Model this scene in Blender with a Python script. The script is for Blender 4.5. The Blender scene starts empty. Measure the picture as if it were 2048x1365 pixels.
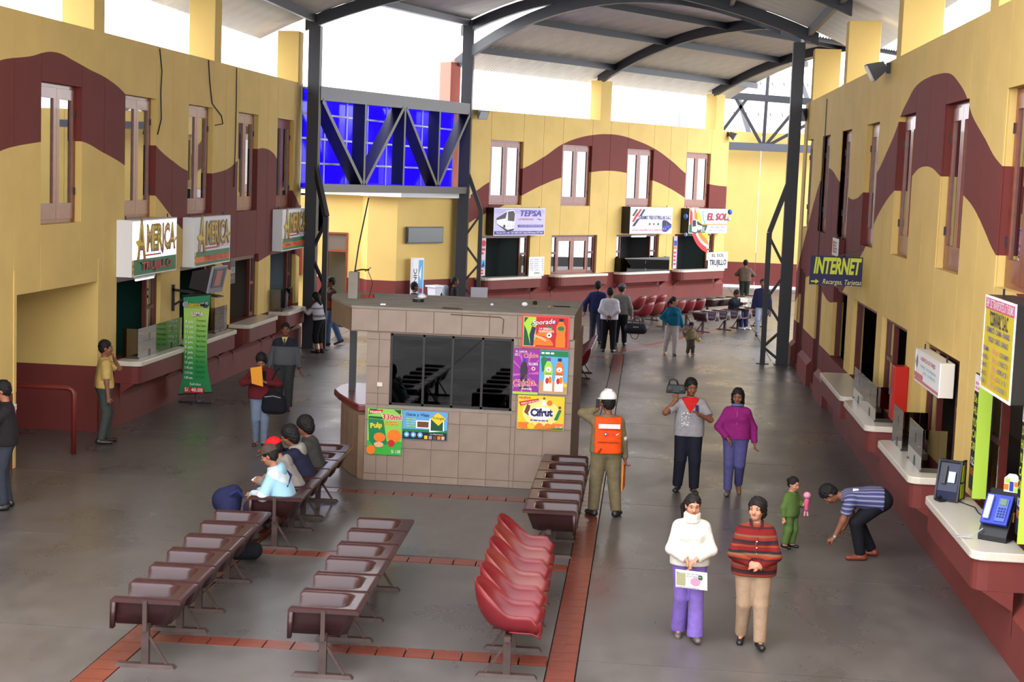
import bpy, math, random
import numpy as np
from mathutils import Vector, Matrix
S = bpy.context.scene
COL = S.collection
rnd = random.Random(7)

# ---------------------------------------------------------------- camera, sky, exposure
cam_d = bpy.data.cameras.new('camera')
cam = bpy.data.objects.new('camera', cam_d); COL.objects.link(cam)
cam_d.sensor_width = 36.0; cam_d.lens = 3146.6 / 2048 * 36.0; cam_d.clip_start = 0.1; cam_d.clip_end = 400
def _unit(v): v = np.array(v, float); return v / np.linalg.norm(v)
_Y = _unit([1333.9 - 1024, 682.5 - 361.2, 3146.6])
_Z = np.cross(_unit([1, -0.0377, 0]), _Y); _Z = _unit(_Z); _Z = _Z if _Z[1] > 0 else -_Z
_X = np.cross(_Y, _Z); _X = _X if _X[0] > 0 else -_X
_R = np.array([_X, _Y, _Z])
cam.matrix_world = Matrix(((_R[0][0], _R[0][1], -_R[0][2], 0), (_R[1][0], _R[1][1], -_R[1][2], 0), (_R[2][0], _R[2][1], -_R[2][2], 4.7), (0, 0, 0, 1)))
S.camera = cam
W = bpy.data.worlds.new('overcast_sky'); S.world = W; W.use_nodes = True
bg = W.node_tree.nodes['Background']; bg.inputs[0].default_value = (0.94, 0.96, 1.0, 1); bg.inputs[1].default_value = 1.0
S.view_settings.view_transform = 'Standard'; S.view_settings.look = 'None'; S.view_settings.gamma = 1.0
S.view_settings.use_curve_mapping = False; S.view_settings.exposure = 2.52
S.cycles.use_denoising = True; S.cycles.max_bounces = 8; S.cycles.diffuse_bounces = 5; S.cycles.glossy_bounces = 4
S.cycles.transmission_bounces = 6; S.cycles.transparent_max_bounces = 10
S.cycles.caustics_reflective = False; S.cycles.caustics_refractive = False

# ---------------------------------------------------------------- helpers
def lin(c): return tuple(((x / 255.0) / 12.92 if x / 255.0 <= 0.04045 else ((x / 255.0 + 0.055) / 1.055) ** 2.4) for x in c)
MATS = {}
def mat(name, rgb, rough=0.6, spec=0.35, noise=0.0, nscale=6.0, metal=0.0, bump=0.0, bscale=40.0, emit=0.0, coat=0.0, coord='Object'):
    if name in MATS: return MATS[name]
    m = bpy.data.materials.new(name); m.use_nodes = True; MATS[name] = m
    nt = m.node_tree; b = nt.nodes['Principled BSDF']; c = lin(rgb)
    b.inputs['Base Color'].default_value = (*c, 1); b.inputs['Roughness'].default_value = rough
    b.inputs['Specular IOR Level'].default_value = spec; b.inputs['Metallic'].default_value = metal
    b.inputs['Coat Weight'].default_value = coat
    if noise or bump:
        tc = nt.nodes.new('ShaderNodeTexCoord'); 
    if noise:
        n = nt.nodes.new('ShaderNodeTexNoise'); n.inputs['Scale'].default_value = nscale; n.inputs['Detail'].default_value = 5
        nt.links.new(tc.outputs[coord], n.inputs['Vector'])
        r = nt.nodes.new('ShaderNodeMapRange'); r.inputs['From Min'].default_value = 0.3; r.inputs['From Max'].default_value = 0.7
        r.inputs['To Min'].default_value = 1 - noise; r.inputs['To Max'].default_value = 1 + noise
        nt.links.new(n.outputs['Fac'], r.inputs['Value'])
        mx = nt.nodes.new('ShaderNodeMix'); mx.data_type = 'RGBA'; mx.blend_type = 'MULTIPLY'; mx.inputs['Factor'].default_value = 1
        mx.inputs[6].default_value = (*c, 1); nt.links.new(r.outputs['Result'], mx.inputs[7]); nt.links.new(mx.outputs[2], b.inputs['Base Color'])
    if bump:
        n2 = nt.nodes.new('ShaderNodeTexNoise'); n2.inputs['Scale'].default_value = bscale; nt.links.new(tc.outputs[coord], n2.inputs['Vector'])
        bp = nt.nodes.new('ShaderNodeBump'); bp.inputs['Strength'].default_value = bump; bp.inputs['Distance'].default_value = 0.02
        nt.links.new(n2.outputs['Fac'], bp.inputs['Height']); nt.links.new(bp.outputs['Normal'], b.inputs['Normal'])
    if emit:
        b.inputs['Emission Color'].default_value = (*c, 1); b.inputs['Emission Strength'].default_value = emit
    return m
def glass(name, rgb, clear=0.75, gloss=0.1):
    """thin pane: tinted see-through plus a mirror part that grows at grazing angles"""
    if name in MATS: return MATS[name]
    m = bpy.data.materials.new(name); m.use_nodes = True; MATS[name] = m; nt = m.node_tree
    nt.nodes.remove(nt.nodes['Principled BSDF']); out = nt.nodes['Material Output']
    t = nt.nodes.new('ShaderNodeBsdfTransparent'); t.inputs[0].default_value = (*[x * clear for x in lin(rgb)], 1)
    g = nt.nodes.new('ShaderNodeBsdfGlossy'); g.inputs['Roughness'].default_value = 0.015; g.inputs[0].default_value = (0.95, 0.95, 0.95, 1)
    lw = nt.nodes.new('ShaderNodeFresnel'); lw.inputs[0].default_value = 1.5
    ad = nt.nodes.new('ShaderNodeMath'); ad.operation = 'ADD'; ad.use_clamp = True; ad.inputs[1].default_value = gloss
    nt.links.new(lw.outputs[0], ad.inputs[0])
    mx = nt.nodes.new('ShaderNodeMixShader'); nt.links.new(ad.outputs[0], mx.inputs[0])
    nt.links.new(t.outputs[0], mx.inputs[1]); nt.links.new(g.outputs[0], mx.inputs[2]); nt.links.new(mx.outputs[0], out.inputs[0])
    return m

class MB:
    def __init__(s): s.v = []; s.f = []; s.m = []; s.uv = None
    def add(s, vs, fs, m=0):
        o = len(s.v); s.v += [tuple(map(float, p)) for p in vs]; s.f += [tuple(i + o for i in f) for f in fs]; s.m += [m] * len(fs); return s
    def hexa(s, p, m=0):
        return s.add(p, [(0, 3, 2, 1), (4, 5, 6, 7), (0, 1, 5, 4), (1, 2, 6, 5), (2, 3, 7, 6), (3, 0, 4, 7)], m)
    def box(s, x0, x1, y0, y1, z0, z1, m=0):
        return s.hexa([(x0, y0, z0), (x1, y0, z0), (x1, y1, z0), (x0, y1, z0), (x0, y0, z1), (x1, y0, z1), (x1, y1, z1), (x0, y1, z1)], m)
    def bar(s, a, b, w, h, m=0, up=(0, 0, 1)):
        a = Vector(a); b = Vector(b); d = (b - a).normalized(); u = Vector(up)
        if abs(d.dot(u)) > 0.98: u = Vector((0, 1, 0))
        r = d.cross(u).normalized(); u = r.cross(d).normalized(); r *= w / 2; u *= h / 2
        return s.hexa([a - r - u, a + r - u, b + r - u, b - r - u, a - r + u, a + r + u, b + r + u, b - r + u], m)
    def tube(s, pts, rad, n=8, m=0, caps=True):
        pts = [Vector(p) for p in pts]; k = len(pts); rads = rad if hasattr(rad, '__len__') else [rad] * k
        vs = []; ref = None
        for i, p in enumerate(pts):
            d = (pts[min(i + 1, k - 1)] - pts[max(i - 1, 0)]).normalized()
            if ref is None: ref = Vector((0, 0, 1)) if abs(d.z) < 0.9 else Vector((1, 0, 0))
            r = d.cross(ref).normalized(); u = r.cross(d).normalized(); ref = u
            for j in range(n):
                a = 2 * math.pi * j / n; vs.append(p + (r * math.cos(a) + u * math.sin(a)) * rads[i])
        fs = [(i * n + j, i * n + (j + 1) % n, (i + 1) * n + (j + 1) % n, (i + 1) * n + j) for i in range(k - 1) for j in range(n)]
        if caps: fs += [tuple(range(n - 1, -1, -1)), tuple((k - 1) * n + j for j in range(n))]
        return s.add(vs, fs, m)
    def prism(s, poly, d, m=0):
        """poly: 3-D outline, d: extrusion vector"""
        n = len(poly); d = Vector(d); vs = [Vector(p) for p in poly] + [Vector(p) + d for p in poly]
        return s.add(vs, [tuple(range(n - 1, -1, -1)), tuple(range(n, 2 * n))] + [(i, (i + 1) % n, n + (i + 1) % n, n + i) for i in range(n)], m)
    def zprism(s, xy, z0, z1, m=0): return s.prism([(x, y, z0) for x, y in xy], (0, 0, z1 - z0), m)
    def lathe(s, prof, n=16, m=0, c=(0, 0, 0), ax=None):
        k = len(prof); vs = []
        for r, z in prof:
            for j in range(n):
                a = 2 * math.pi * j / n; vs.append((c[0] + r * math.cos(a), c[1] + r * math.sin(a), c[2] + z))
        fs = [(i * n + j, i * n + (j + 1) % n, (i + 1) * n + (j + 1) % n, (i + 1) * n + j) for i in range(k - 1) for j in range(n)]
        fs += [tuple(range(n - 1, -1, -1)), tuple((k - 1) * n + j for j in range(n))]
        return s.add(vs, fs, m)
    def ball(s, c, r, n=10, m=0):
        r = r if hasattr(r, '__len__') else (r, r, r); vs = []; k = n // 2 + 1
        for i in range(k + 1):
            t = math.pi * i / k
            for j in range(n):
                a = 2 * math.pi * j / n; vs.append((c[0] + r[0] * math.sin(t) * math.cos(a), c[1] + r[1] * math.sin(t) * math.sin(a), c[2] + r[2] * math.cos(t)))
        return s.add(vs, [(i * n + j, (i + 1) * n + j, (i + 1) * n + (j + 1) % n, i * n + (j + 1) % n) for i in range(k) for j in range(n)], m)
    def mesh(s, name, mats, smooth=False, uv=None):
        me = bpy.data.meshes.new(name); me.from_pydata(s.v, [], s.f)
        for x in (mats if isinstance(mats, (list, tuple)) else [mats]): me.materials.append(x)
        if any(s.m): me.polygons.foreach_set('material_index', s.m)
        if smooth: me.polygons.foreach_set('use_smooth', [True] * len(me.polygons))
        if uv:
            l = me.uv_layers.new(name='uv'); vi = np.zeros(len(me.loops), int); me.loops.foreach_get('vertex_index', vi)
            l.data.foreach_set('uv', np.array([uv(s.v[i]) for i in vi], float).ravel())
        me.update(); return me
    def build(s, name, mats, parent=None, smooth=False, uv=None, bevel=0.0, loc=None):
        o = bpy.data.objects.new(name, s.mesh(name, mats, smooth, uv)); COL.objects.link(o)
        if parent is not None: o.parent = parent
        if loc is not None: o.location = loc
        if bevel:
            b = o.modifiers.new('bevel', 'BEVEL'); b.width = bevel; b.segments = 2; b.limit_method = 'ANGLE'
        return o
def tag(o, label=None, cat=None, group=None, kind=None):
    if label: o['label'] = label
    if cat: o['category'] = cat
    if group: o['group'] = group
    if kind: o['kind'] = kind
    return o
def empty(name, loc=(0, 0, 0), rz=0.0, label=None, cat=None, group=None, kind=None, parent=None):
    o = bpy.data.objects.new(name, None); COL.objects.link(o); o.location = loc; o.rotation_euler = (0, 0, rz); o.empty_display_size = 0.2
    if parent is not None: o.parent = parent
    return tag(o, label, cat, group, kind)
def dup(o, parent=None, loc=None, rz=None, label=None, group=None):
    c = o.copy(); COL.objects.link(c)
    if parent is not None: c.parent = parent
    if loc is not None: c.location = loc
    if rz is not None: c.rotation_euler = (0, 0, rz)
    if label: c['label'] = label
    if group: c['group'] = group
    for ch in KIDS.get(o.name, []) or list(o.children): dup(ch, c)
    return c
KIDS = {}
FONT = bpy.data.curves.new('f', 'FONT').font
def text_mesh(body, size=1.0, bold=0.0, shear=0.0, ext=0.0, sx=1.0, align='CENTER', space=1.0):
    """flat lettering as (verts, faces) in its own x-y plane"""
    cu = bpy.data.curves.new('t', 'FONT'); cu.body = body; cu.size = size; cu.offset = bold * size * 1.9; cu.shear = shear; cu.extrude = ext
    cu.align_x = align; cu.align_y = 'CENTER'; cu.resolution_u = 2; cu.space_character = space; cu.fill_mode = 'FRONT'
    o = bpy.data.objects.new('t', cu); COL.objects.link(o)
    me = bpy.data.meshes.new_from_object(o.evaluated_get(bpy.context.evaluated_depsgraph_get()))
    vs = [(v.co.x * sx, v.co.y, v.co.z) for v in me.vertices]; fs = [tuple(p.vertices) for p in me.polygons]
    bpy.data.objects.remove(o); bpy.data.curves.remove(cu); bpy.data.meshes.remove(me)
    return vs, fs
class Print:
    """flat printed layers on a panel of size w x h; origin bottom-left, x right, y up, z out of the panel"""
    def __init__(s): s.mb = MB(); s.mats = []; s.k = 0
    def _mi(s, m):
        if m not in s.mats: s.mats.append(m)
        return s.mats.index(m)
    def z(s): s.k += 1; return 0.0015 * s.k
    def poly(s, pts, m): z = s.z(); s.mb.add([(x, y, z) for x, y in pts], [tuple(range(len(pts)))], s._mi(m)); return s
    def rect(s, x0, y0, x1, y1, m): return s.poly([(x0, y0), (x1, y0), (x1, y1), (x0, y1)], m)
    def disc(s, cx, cy, rx, m, ry=None, n=20, a0=0, a1=360):
        ry = ry or rx; p = [(cx + rx * math.cos(math.radians(a0 + (a1 - a0) * i / n)), cy + ry * math.sin(math.radians(a0 + (a1 - a0) * i / n))) for i in range(n + (a1 - a0 < 360))]
        return s.poly(p, m)
    def text(s, body, x, y, size, m, w=None, bold=0.0, shear=0.0, rot=0.0, align='CENTER', outline=None, ow=0.02, hs=1.0):
        vs, fs = text_mesh(body, size, bold, shear, align=align)
        xs = [v[0] for v in vs]; k = 1.0
        if w: k = w / max(1e-6, max(xs) - min(xs))
        c, n = math.cos(rot), math.sin(rot)
        def put(vs, fs, mm):
            z = s.z(); s.mb.add([(x + (v[0] * k) * c - v[1] * hs * n, y + (v[0] * k) * n + v[1] * hs * c, z) for v in vs], fs, s._mi(mm))
        if outline:
            v2, f2 = text_mesh(body, size, bold + ow, shear, align=align); put(v2, f2, outline)
        put(vs, fs, m); return s
    def stripes(s, x0, y0, x1, y1, n, m, fill=0.55, seed=1, ragged=True):
        """lines of illegibly small print"""
        r = random.Random(seed); h = (y1 - y0) / n
        for i in range(n):
            x = x0; yy = y1 - (i + 0.5) * h; end = x0 + (x1 - x0) * (r.uniform(0.7, 1) if ragged else 1)
            while x < end - h * 0.5:
                l = r.uniform(0.8, 2.2) * h; s.rect(x, yy - h * fill / 2, min(end, x + l), yy + h * fill / 2, m); s.k -= 1; x += l + 0.35 * h
        s.k += 1
        return s
    def build(s, name, parent, origin, ux, uz, out, extra=None):
        """origin: world/local point of the bottom-left corner; ux right, uz up, out normal"""
        ux, uz, out, O = Vector(ux), Vector(uz), Vector(out), Vector(origin)
        s.mb.v = [tuple(O + ux * a + uz * b + out * (c + 0.002)) for a, b, c in s.mb.v]
        return s.mb.build(name, s.mats, parent)
# ---------------------------------------------------------------- paints and setting materials
YEL = mat('yellow_paint', (222, 189, 114), 0.75, 0.25, 0.05, 0.8)
MAR = mat('maroon_paint', (114, 51, 46), 0.6, 0.3, 0.08, 1.5)
STEEL = mat('black_steel', (34, 34, 42), 0.42, 0.5)
STEELG = mat('grey_steel', (78, 80, 90), 0.45, 0.5)
WOOD = mat('varnished_wood', (128, 58, 34), 0.32, 0.5, 0.18, 9.0, coat=0.2)
WOODD = mat('dark_red_wood', (92, 34, 28), 0.35, 0.5, 0.15, 8.0)
PANE = glass('window_glass', (170, 175, 178), 0.7, 0.16)
SMOKE = glass('smoked_acrylic', (120, 116, 122), 0.55, 0.14)
CLEARG = glass('clear_acrylic', (225, 228, 232), 0.9, 0.08)
DARKG = glass('dark_glass', (95, 95, 98), 0.6, -0.015)
CREAM = mat('cream_terrazzo', (214, 205, 190), 0.28, 0.5, 0.06, 60.0)
GREYW = mat('greenish_grey_paint', (120, 134, 134), 0.7, 0.2)
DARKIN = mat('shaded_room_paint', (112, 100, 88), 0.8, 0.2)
SLATEGREEN = mat('green_office_paint', (30, 74, 62), 0.7, 0.2)
WHITE = mat('white_plastic', (232, 232, 234), 0.45, 0.4)
BLACK = mat('black_plastic', (22, 22, 25), 0.4, 0.45)
CONC = mat('weathered_concrete', (142, 134, 124), 0.85, 0.2, 0.14, 3.0, bump=0.15)
def mural(name, up, lo, s0, s1, tint=(0.75, 1.0)):
    """yellow plaster with a painted maroon wave and a maroon dado; u = metres along the wall, v = height"""
    m = bpy.data.materials.new(name); m.use_nodes = True; nt = m.node_tree; b = nt.nodes['Principled BSDF']; L = nt.links
    N = lambda t: nt.nodes.new('ShaderNode' + t)
    uv = N('UVMap'); uv.uv_map = 'uv'; sp = N('SeparateXYZ'); L.new(uv.outputs[0], sp.inputs[0])
    mr = N('MapRange'); mr.inputs[1].default_value = s0; mr.inputs[2].default_value = s1; L.new(sp.outputs[0], mr.inputs[0])
    def curve(pts):
        c = N('FloatCurve'); cv = c.mapping.curves[0]
        q = sorted([((s - s0) / (s1 - s0), z / 8.0) for s, z in pts])
        cv.points[0].location = q[0]; cv.points[1].location = q[-1]
        for p in q[1:-1]: cv.points.new(*p)
        c.mapping.update(); L.new(mr.outputs[0], c.inputs['Value'])
        x = N('Math'); x.operation = 'MULTIPLY'; x.inputs[1].default_value = 8.0; L.new(c.outputs[0], x.inputs[0]); return x
    def math_(op, a, bb):
        x = N('Math'); x.operation = op
        for i, k in enumerate((a, bb)):
            if isinstance(k, (int, float)): x.inputs[i].default_value = k
            else: L.new(k, x.inputs[i])
        return x.outputs[0]
    cu, cl = curve(up), curve(lo)
    band = math_('MULTIPLY', math_('LESS_THAN', sp.outputs[1], cu.outputs[0]), math_('GREATER_THAN', sp.outputs[1], cl.outputs[0]))
    fac = math_('MAXIMUM', band, math_('LESS_THAN', sp.outputs[1], 1.15))
    tc = N('TexCoord'); nz = N('TexNoise'); nz.inputs['Scale'].default_value = 1.3; nz.inputs['Detail'].default_value = 6; L.new(tc.outputs['Object'], nz.inputs[0])
    r = N('MapRange'); r.inputs[1].default_value = 0.3; r.inputs[2].default_value = 0.7; r.inputs[3].default_value = 0.94; r.inputs[4].default_value = 1.05; L.new(nz.outputs[0], r.inputs[0])
    mx = N('Mix'); mx.data_type = 'RGBA'; L.new(fac, mx.inputs[0]); mx.inputs[6].default_value = (*lin((222, 189, 114)), 1); mx.inputs[7].default_value = (*lin((114, 51, 46)), 1)
    mu = N('Mix'); mu.data_type = 'RGBA'; mu.blend_type = 'MULTIPLY'; mu.inputs[0].default_value = 1; L.new(mx.outputs[2], mu.inputs[6]); L.new(r.outputs[0], mu.inputs[7])
    L.new(mu.outputs[2], b.inputs['Base Color']); b.inputs['Roughness'].default_value = 0.7; b.inputs['Specular IOR Level'].default_value = 0.25
    return m
LU = [(2, 4.6), (8, 5.9), (14, 4.9), (18.5, 4.9), (22.13, 6.06), (23.19, 6.2), (24.15, 6.34), (24.97, 6.26), (25.63, 6.17), (26.33, 6.09), (27.31, 5.87), (29.02, 4.99), (30.01, 4.72), (30.99, 4.53), (32.0, 4.46), (32.68, 4.49), (33.79, 4.59), (34.68, 4.8), (36.31, 5.08), (36.9, 5.1), (37.6, 5.02), (38.15, 4.82), (39.8, 4.04), (41, 3.4)]
LL = [(2, 3.2), (8, 4.4), (14, 3.4), (18.5, 3.5), (22.14, 4.76), (23.62, 4.93), (24.6, 5.0), (25.28, 4.98), (26.24, 4.82), (27.36, 4.6), (29.07, 4.03), (29.95, 3.66), (30.63, 3.39), (32, 2.95), (33.46, 2.54), (34.13, 2.36), (35.4, 2.3), (36.65, 2.44), (37.64, 2.54), (38.8, 2.56), (40.15, 2.43), (41, 2.2)]
RU = [(42.6, 2.3), (41.3, 3.0), (40.3, 3.52), (39.02, 4.21), (37.67, 4.81), (36.6, 5.1), (35.87, 5.11), (33.88, 4.83), (32.09, 4.51), (31.2, 4.47), (30.02, 4.59), (28.07, 5.0), (27.26, 5.27), (26.15, 5.69), (25.78, 5.9), (25.24, 6.07), (24.48, 6.26), (23.39, 6.32), (22.51, 6.31), (22.04, 6.29), (21.66, 6.25), (21.16, 6.13), (20.46, 5.89), (20.11, 5.67), (19.25, 5.36), (18.3, 5.04), (14, 4.4), (8, 5.8), (2, 4.6)]
RL = [(42.71, 1.5), (41.15, 1.96), (39.54, 2.45), (37.5, 2.5), (35.81, 2.34), (34.5, 2.23), (33.67, 2.27), (31.5, 2.8), (29.64, 3.45), (29.17, 3.6), (28.15, 4.08), (27.38, 4.35), (26.19, 4.64), (24.31, 4.91), (23.79, 5.01), (23.18, 5.04), (22.63, 5.01), (22.03, 4.91), (20.24, 4.65), (19.61, 4.52), (18.88, 4.27), (18.23, 4.03), (14, 3.2), (8, 4.4), (2, 3.2)]
FU = [(-6.9, 3.7), (-6.39, 4.14), (-6.08, 4.4), (-5.0, 4.96), (-4.41, 5.37), (-3.82, 5.86), (-3.31, 6.12), (-2.71, 6.29), (-2.31, 6.34), (-1.85, 6.33), (-1.29, 6.2), (-0.53, 5.91), (0.21, 5.43), (0.74, 5.01), (1.2, 4.76), (1.79, 4.61), (2.43, 4.55), (2.7, 4.55)]
FL = [(-6.9, 2.75), (-6.35, 3.21), (-5.71, 3.56), (-5.03, 4.0), (-4.42, 4.37), (-3.83, 4.65), (-2.76, 4.91), (-2.21, 4.98), (-1.56, 4.93), (-0.5, 4.66), (0.11, 4.4), (0.74, 4.04), (1.5, 3.55), (2.23, 3.13), (2.46, 2.97), (2.7, 2.8)]

# wall frames: O + T*s is a point of the wall face, N points into the hall, RZ turns a local frame so that +x is the viewer's right and -y the hall
class Wall:
    def __init__(w, O, T, N, m): w.O, w.T, w.N = Vector((*O, 0)), Vector((*T, 0)), Vector((*N, 0)).normalized(); w.m = m; x = (-w.N).cross(Vector((0, 0, 1))); w.rz = math.atan2(x.y, x.x); w.k = w.T.length; w.sgn = 1 if x.dot(w.T) > 0 else -1
    def p(w, s, z=0.0, off=0.0): return w.O + w.T * s + w.N * off + Vector((0, 0, z))
    def left(w, s0, s1): return min(s0, s1) if w.sgn > 0 else max(s0, s1)
WL = Wall((-9.795, 0), (0.0071, 1), (1, -0.0071), mural('mural_left', LU, LL, 2, 41))
WR = Wall((3.8465, 0), (-0.0071, 1), (-1, -0.0071), mural('mural_right', RU, RL, 2, 42.8))
WF = Wall((0, 62.859), (1, 1.4763), (0.828, -0.5608), mural('mural_far', FU, FL, -6.9, 2.7))
WH = 6.84
def wall(name, w, s0, s1, joints, holes, th=0.22):
    """one plastered wall: a core with recessed joints and panels set proud of it, openings cut through both"""
    joints = sorted([j for j in joints if s0 < j < s1]); root = None
    def shell(a, b, off, m, rim, gap):
        S_ = sorted({a, b} | {x for h in holes for x in h[:2] if a < x < b}); Z_ = sorted({0.0, WH} | {z for h in holes for z in h[2:] if 0 < z < WH and h[0] < b and h[1] > a})
        ins = lambda s, z: any(h[0] <= s <= h[1] and h[2] <= z <= h[3] for h in holes)
        ux = []
        def q(p, uvs): o = len(m.v); m.v += [tuple(x) for x in p]; m.f.append((o, o + 1, o + 2, o + 3)); m.m.append(0); ux.extend(uvs)
        g = gap / w.k
        for i in range(len(S_) - 1):
            for j in range(len(Z_) - 1):
                sa, sb, za, zb = S_[i], S_[i + 1], Z_[j], Z_[j + 1]; sm, zm = (sa + sb) / 2, (za + zb) / 2
                if ins(sm, zm): continue
                sa2 = sa + (g if i == 0 else 0); sb2 = sb - (g if i == len(S_) - 2 else 0)
                q([w.p(sa2, za, off), w.p(sb2, za, off), w.p(sb2, zb, off), w.p(sa2, zb, off)], [(sa, za), (sb, za), (sb, zb), (sa, zb)])
                if not rim: continue
                e = 1e-4
                def side(p, qq, d, u0, u1): q([w.p(*p, off), w.p(*qq, off), w.p(*qq, off - d), w.p(*p, off - d)], [u0, u1, u1, u0])
                side((sa2, za), (sa2, zb), th if ins(sa - e, zm) else 0.02, (sa, za), (sa, zb))
                side((sb2, za), (sb2, zb), th if ins(sb + e, zm) else 0.02, (sb, za), (sb, zb))
                if ins(sm, zb + e) or zb >= WH: side((sa2, zb), (sb2, zb), th, (sa, zb - .01), (sb, zb - .01))
                if ins(sm, za - e): side((sa2, za), (sb2, za), th, (sa, za), (sb, za))
        return ux
    def emit(nm, m, ux, par):
        me = bpy.data.meshes.new(nm); me.from_pydata(m.v, [], m.f); me.materials.append(w.m)
        l = me.uv_layers.new(name='uv'); l.data.foreach_set('uv', np.array(ux, float).ravel()); me.update()
        o = bpy.data.objects.new(nm, me); COL.objects.link(o); o.parent = par; return o
    core = MB(); u = shell(s0, s1, -0.018, core, False, 0)
    c2 = MB(); u2 = shell(s0, s1, -th, c2, False, 0)
    core.add(c2.v, c2.f); root = emit(name, core, u + u2, None); tag(root, kind='structure')
    ed = [s0] + joints + [s1]
    for a, b in zip(ed[:-1], ed[1:]):
        m = MB(); emit('wall_panel', m, shell(a, b, 0.0, m, True, 0.008), root)
    return root
def grid_joints(wins):
    r = []
    for a, b in wins: r += [a, b]
    c = sorted(r); mids = [(c[i] + c[i + 1]) / 2 for i in range(1, len(c) - 1, 2)]
    return c + mids
LWIN = [(c - .83, c + .83) for c in (38.88, 35.42, 31.82, 28.18, 24.46, 20.8, 17.1, 13.4)]
RWIN = [(c - .83, c + .83) for c in (40.65, 36.8, 32.95, 29.02, 25.17, 21.1, 17.3, 13.4)]
FWIN = [(-6.05, -5.06), (-3.8, -2.81), (-1.54, -0.56), (0.74, 1.75)]
LOPEN = [(27.0, 29.4), (30.58, 33.0), (34.18, 36.52), (37.62, 40.1)]
ROPEN = [(23.86, 26.45), (19.76, 22.37), (15.8, 18.42)]
RSHOP = [(31.25, 33.6), (27.1, 30.3)]
FOPEN = [(-6.33, -4.74), (-4.05, -2.5), (-1.81, -0.2), (0.42, 2.07)]
WZ = (3.65, 5.86)
hl = [(a, b, *WZ) for a, b in LWIN] + [(a, b, 1.15, 2.62) for a, b in LOPEN] + [(22.75, 26.1, 0, 2.62), (19.2, 21.6, 1.15, 2.62)]
hr = [(a, b, *WZ) for a, b in RWIN] + [(a, b, 1.12, 2.61) for a, b in ROPEN + RSHOP] + [(39.8, 41.35, 0.12, 2.56), (35.85, 37.15, 0.12, 2.5)]
hf = [(a, b, *WZ) for a, b in FWIN] + [(a, b, 1.13, 2.57) for a, b in FOPEN]
wall('wall_left', WL, 10.0, 40.6, grid_joints(LWIN), hl)
wall('wall_right', WR, 10.0, 42.4, grid_joints(RWIN), hr)
wall('wall_back', WF, -6.75, 2.5, grid_joints(FWIN), hf)
# plinth steps under the ticket windows
def plinth(name, w, runs):
    m = MB()
    for a, b in runs:
        P = [w.p(a, 0, 0), w.p(a, 0, .11), w.p(a, .5, .11), w.p(a, .62, 0)]
        m.prism(P, w.p(b) - w.p(a))
    tag(m.build(name, MAR), kind='structure')
plinth('baseboard_left', WL, [(26.2, 40.55)]); plinth('baseboard_right', WR, [(10, 31.5), (33.7, 35.7), (37.3, 39.7), (41.45, 42.35)]); plinth('baseboard_back', WF, [(-6.7, 2.45)])
# rooms behind the walls: a rear wall, a mid floor and a ceiling per wall
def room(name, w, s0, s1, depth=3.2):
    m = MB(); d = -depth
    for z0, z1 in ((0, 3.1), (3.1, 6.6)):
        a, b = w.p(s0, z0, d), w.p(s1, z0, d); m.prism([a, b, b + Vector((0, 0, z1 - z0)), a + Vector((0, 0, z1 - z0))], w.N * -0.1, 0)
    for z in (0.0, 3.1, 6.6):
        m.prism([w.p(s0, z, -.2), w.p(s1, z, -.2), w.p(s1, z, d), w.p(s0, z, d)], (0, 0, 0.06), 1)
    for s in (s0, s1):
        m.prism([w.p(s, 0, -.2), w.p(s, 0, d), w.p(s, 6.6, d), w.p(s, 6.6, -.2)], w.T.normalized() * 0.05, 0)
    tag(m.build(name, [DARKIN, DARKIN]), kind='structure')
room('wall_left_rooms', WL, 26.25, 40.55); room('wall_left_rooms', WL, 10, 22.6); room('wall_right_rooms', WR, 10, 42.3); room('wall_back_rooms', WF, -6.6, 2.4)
def booth(w, s0, s1, m, depth=2.2, col2=None):
    """painted partition walls of one ticket office"""
    b = MB(); b.prism([w.p(s0, 0, -depth), w.p(s1, 0, -depth), w.p(s1, 3.0, -depth), w.p(s0, 3.0, -depth)], w.N * -0.05)
    for s in (s0, s1): b.prism([w.p(s, 0, -.25), w.p(s, 0, -depth), w.p(s, 3.0, -depth), w.p(s, 3.0, -.25)], w.T.normalized() * 0.04, 0)
    tag(b.build('wall_office', [m]), kind='structure')
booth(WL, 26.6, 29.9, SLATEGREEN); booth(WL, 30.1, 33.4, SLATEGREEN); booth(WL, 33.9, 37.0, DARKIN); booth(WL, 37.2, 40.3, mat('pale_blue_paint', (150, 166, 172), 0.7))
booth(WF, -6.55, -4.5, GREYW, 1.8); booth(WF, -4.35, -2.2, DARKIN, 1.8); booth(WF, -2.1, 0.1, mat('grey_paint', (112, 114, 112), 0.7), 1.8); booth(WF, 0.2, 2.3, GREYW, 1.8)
# the corridor that opens beside the left offices
m = MB(); m.prism([(-9.6, 26.08, 0), (-14, 26.08, 0), (-14, 26.08, 3), (-9.6, 26.08, 3)], (0, 0.08, 0))
o = m.build('wall_corridor', MATS.setdefault('corridor', None) or mural('mural_corridor', [(-20, 0.5), (0, 0.5)], [(-20, 0.6), (0, 0.6)], -20, 0), uv=lambda v: (v[0], v[2])); tag(o, kind='structure')
m = MB(); m.prism([(-9.62, 22.7, 0), (-14, 22.7, 0), (-14, 22.7, 3), (-9.62, 22.7, 3)], (0, -0.08, 0)); m.prism([(-14, 22.7, 0), (-14, 26.1, 0), (-14, 26.1, 3), (-14, 22.7, 3)], (-.1, 0, 0)); m.prism([(-9.82, 22.7, 2.66), (-14, 22.7, 2.66), (-14, 26.1, 2.66), (-9.82, 26.1, 2.66)], (0, 0, .1)); tag(m.build('ceiling_corridor', YEL), kind='structure')

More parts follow.
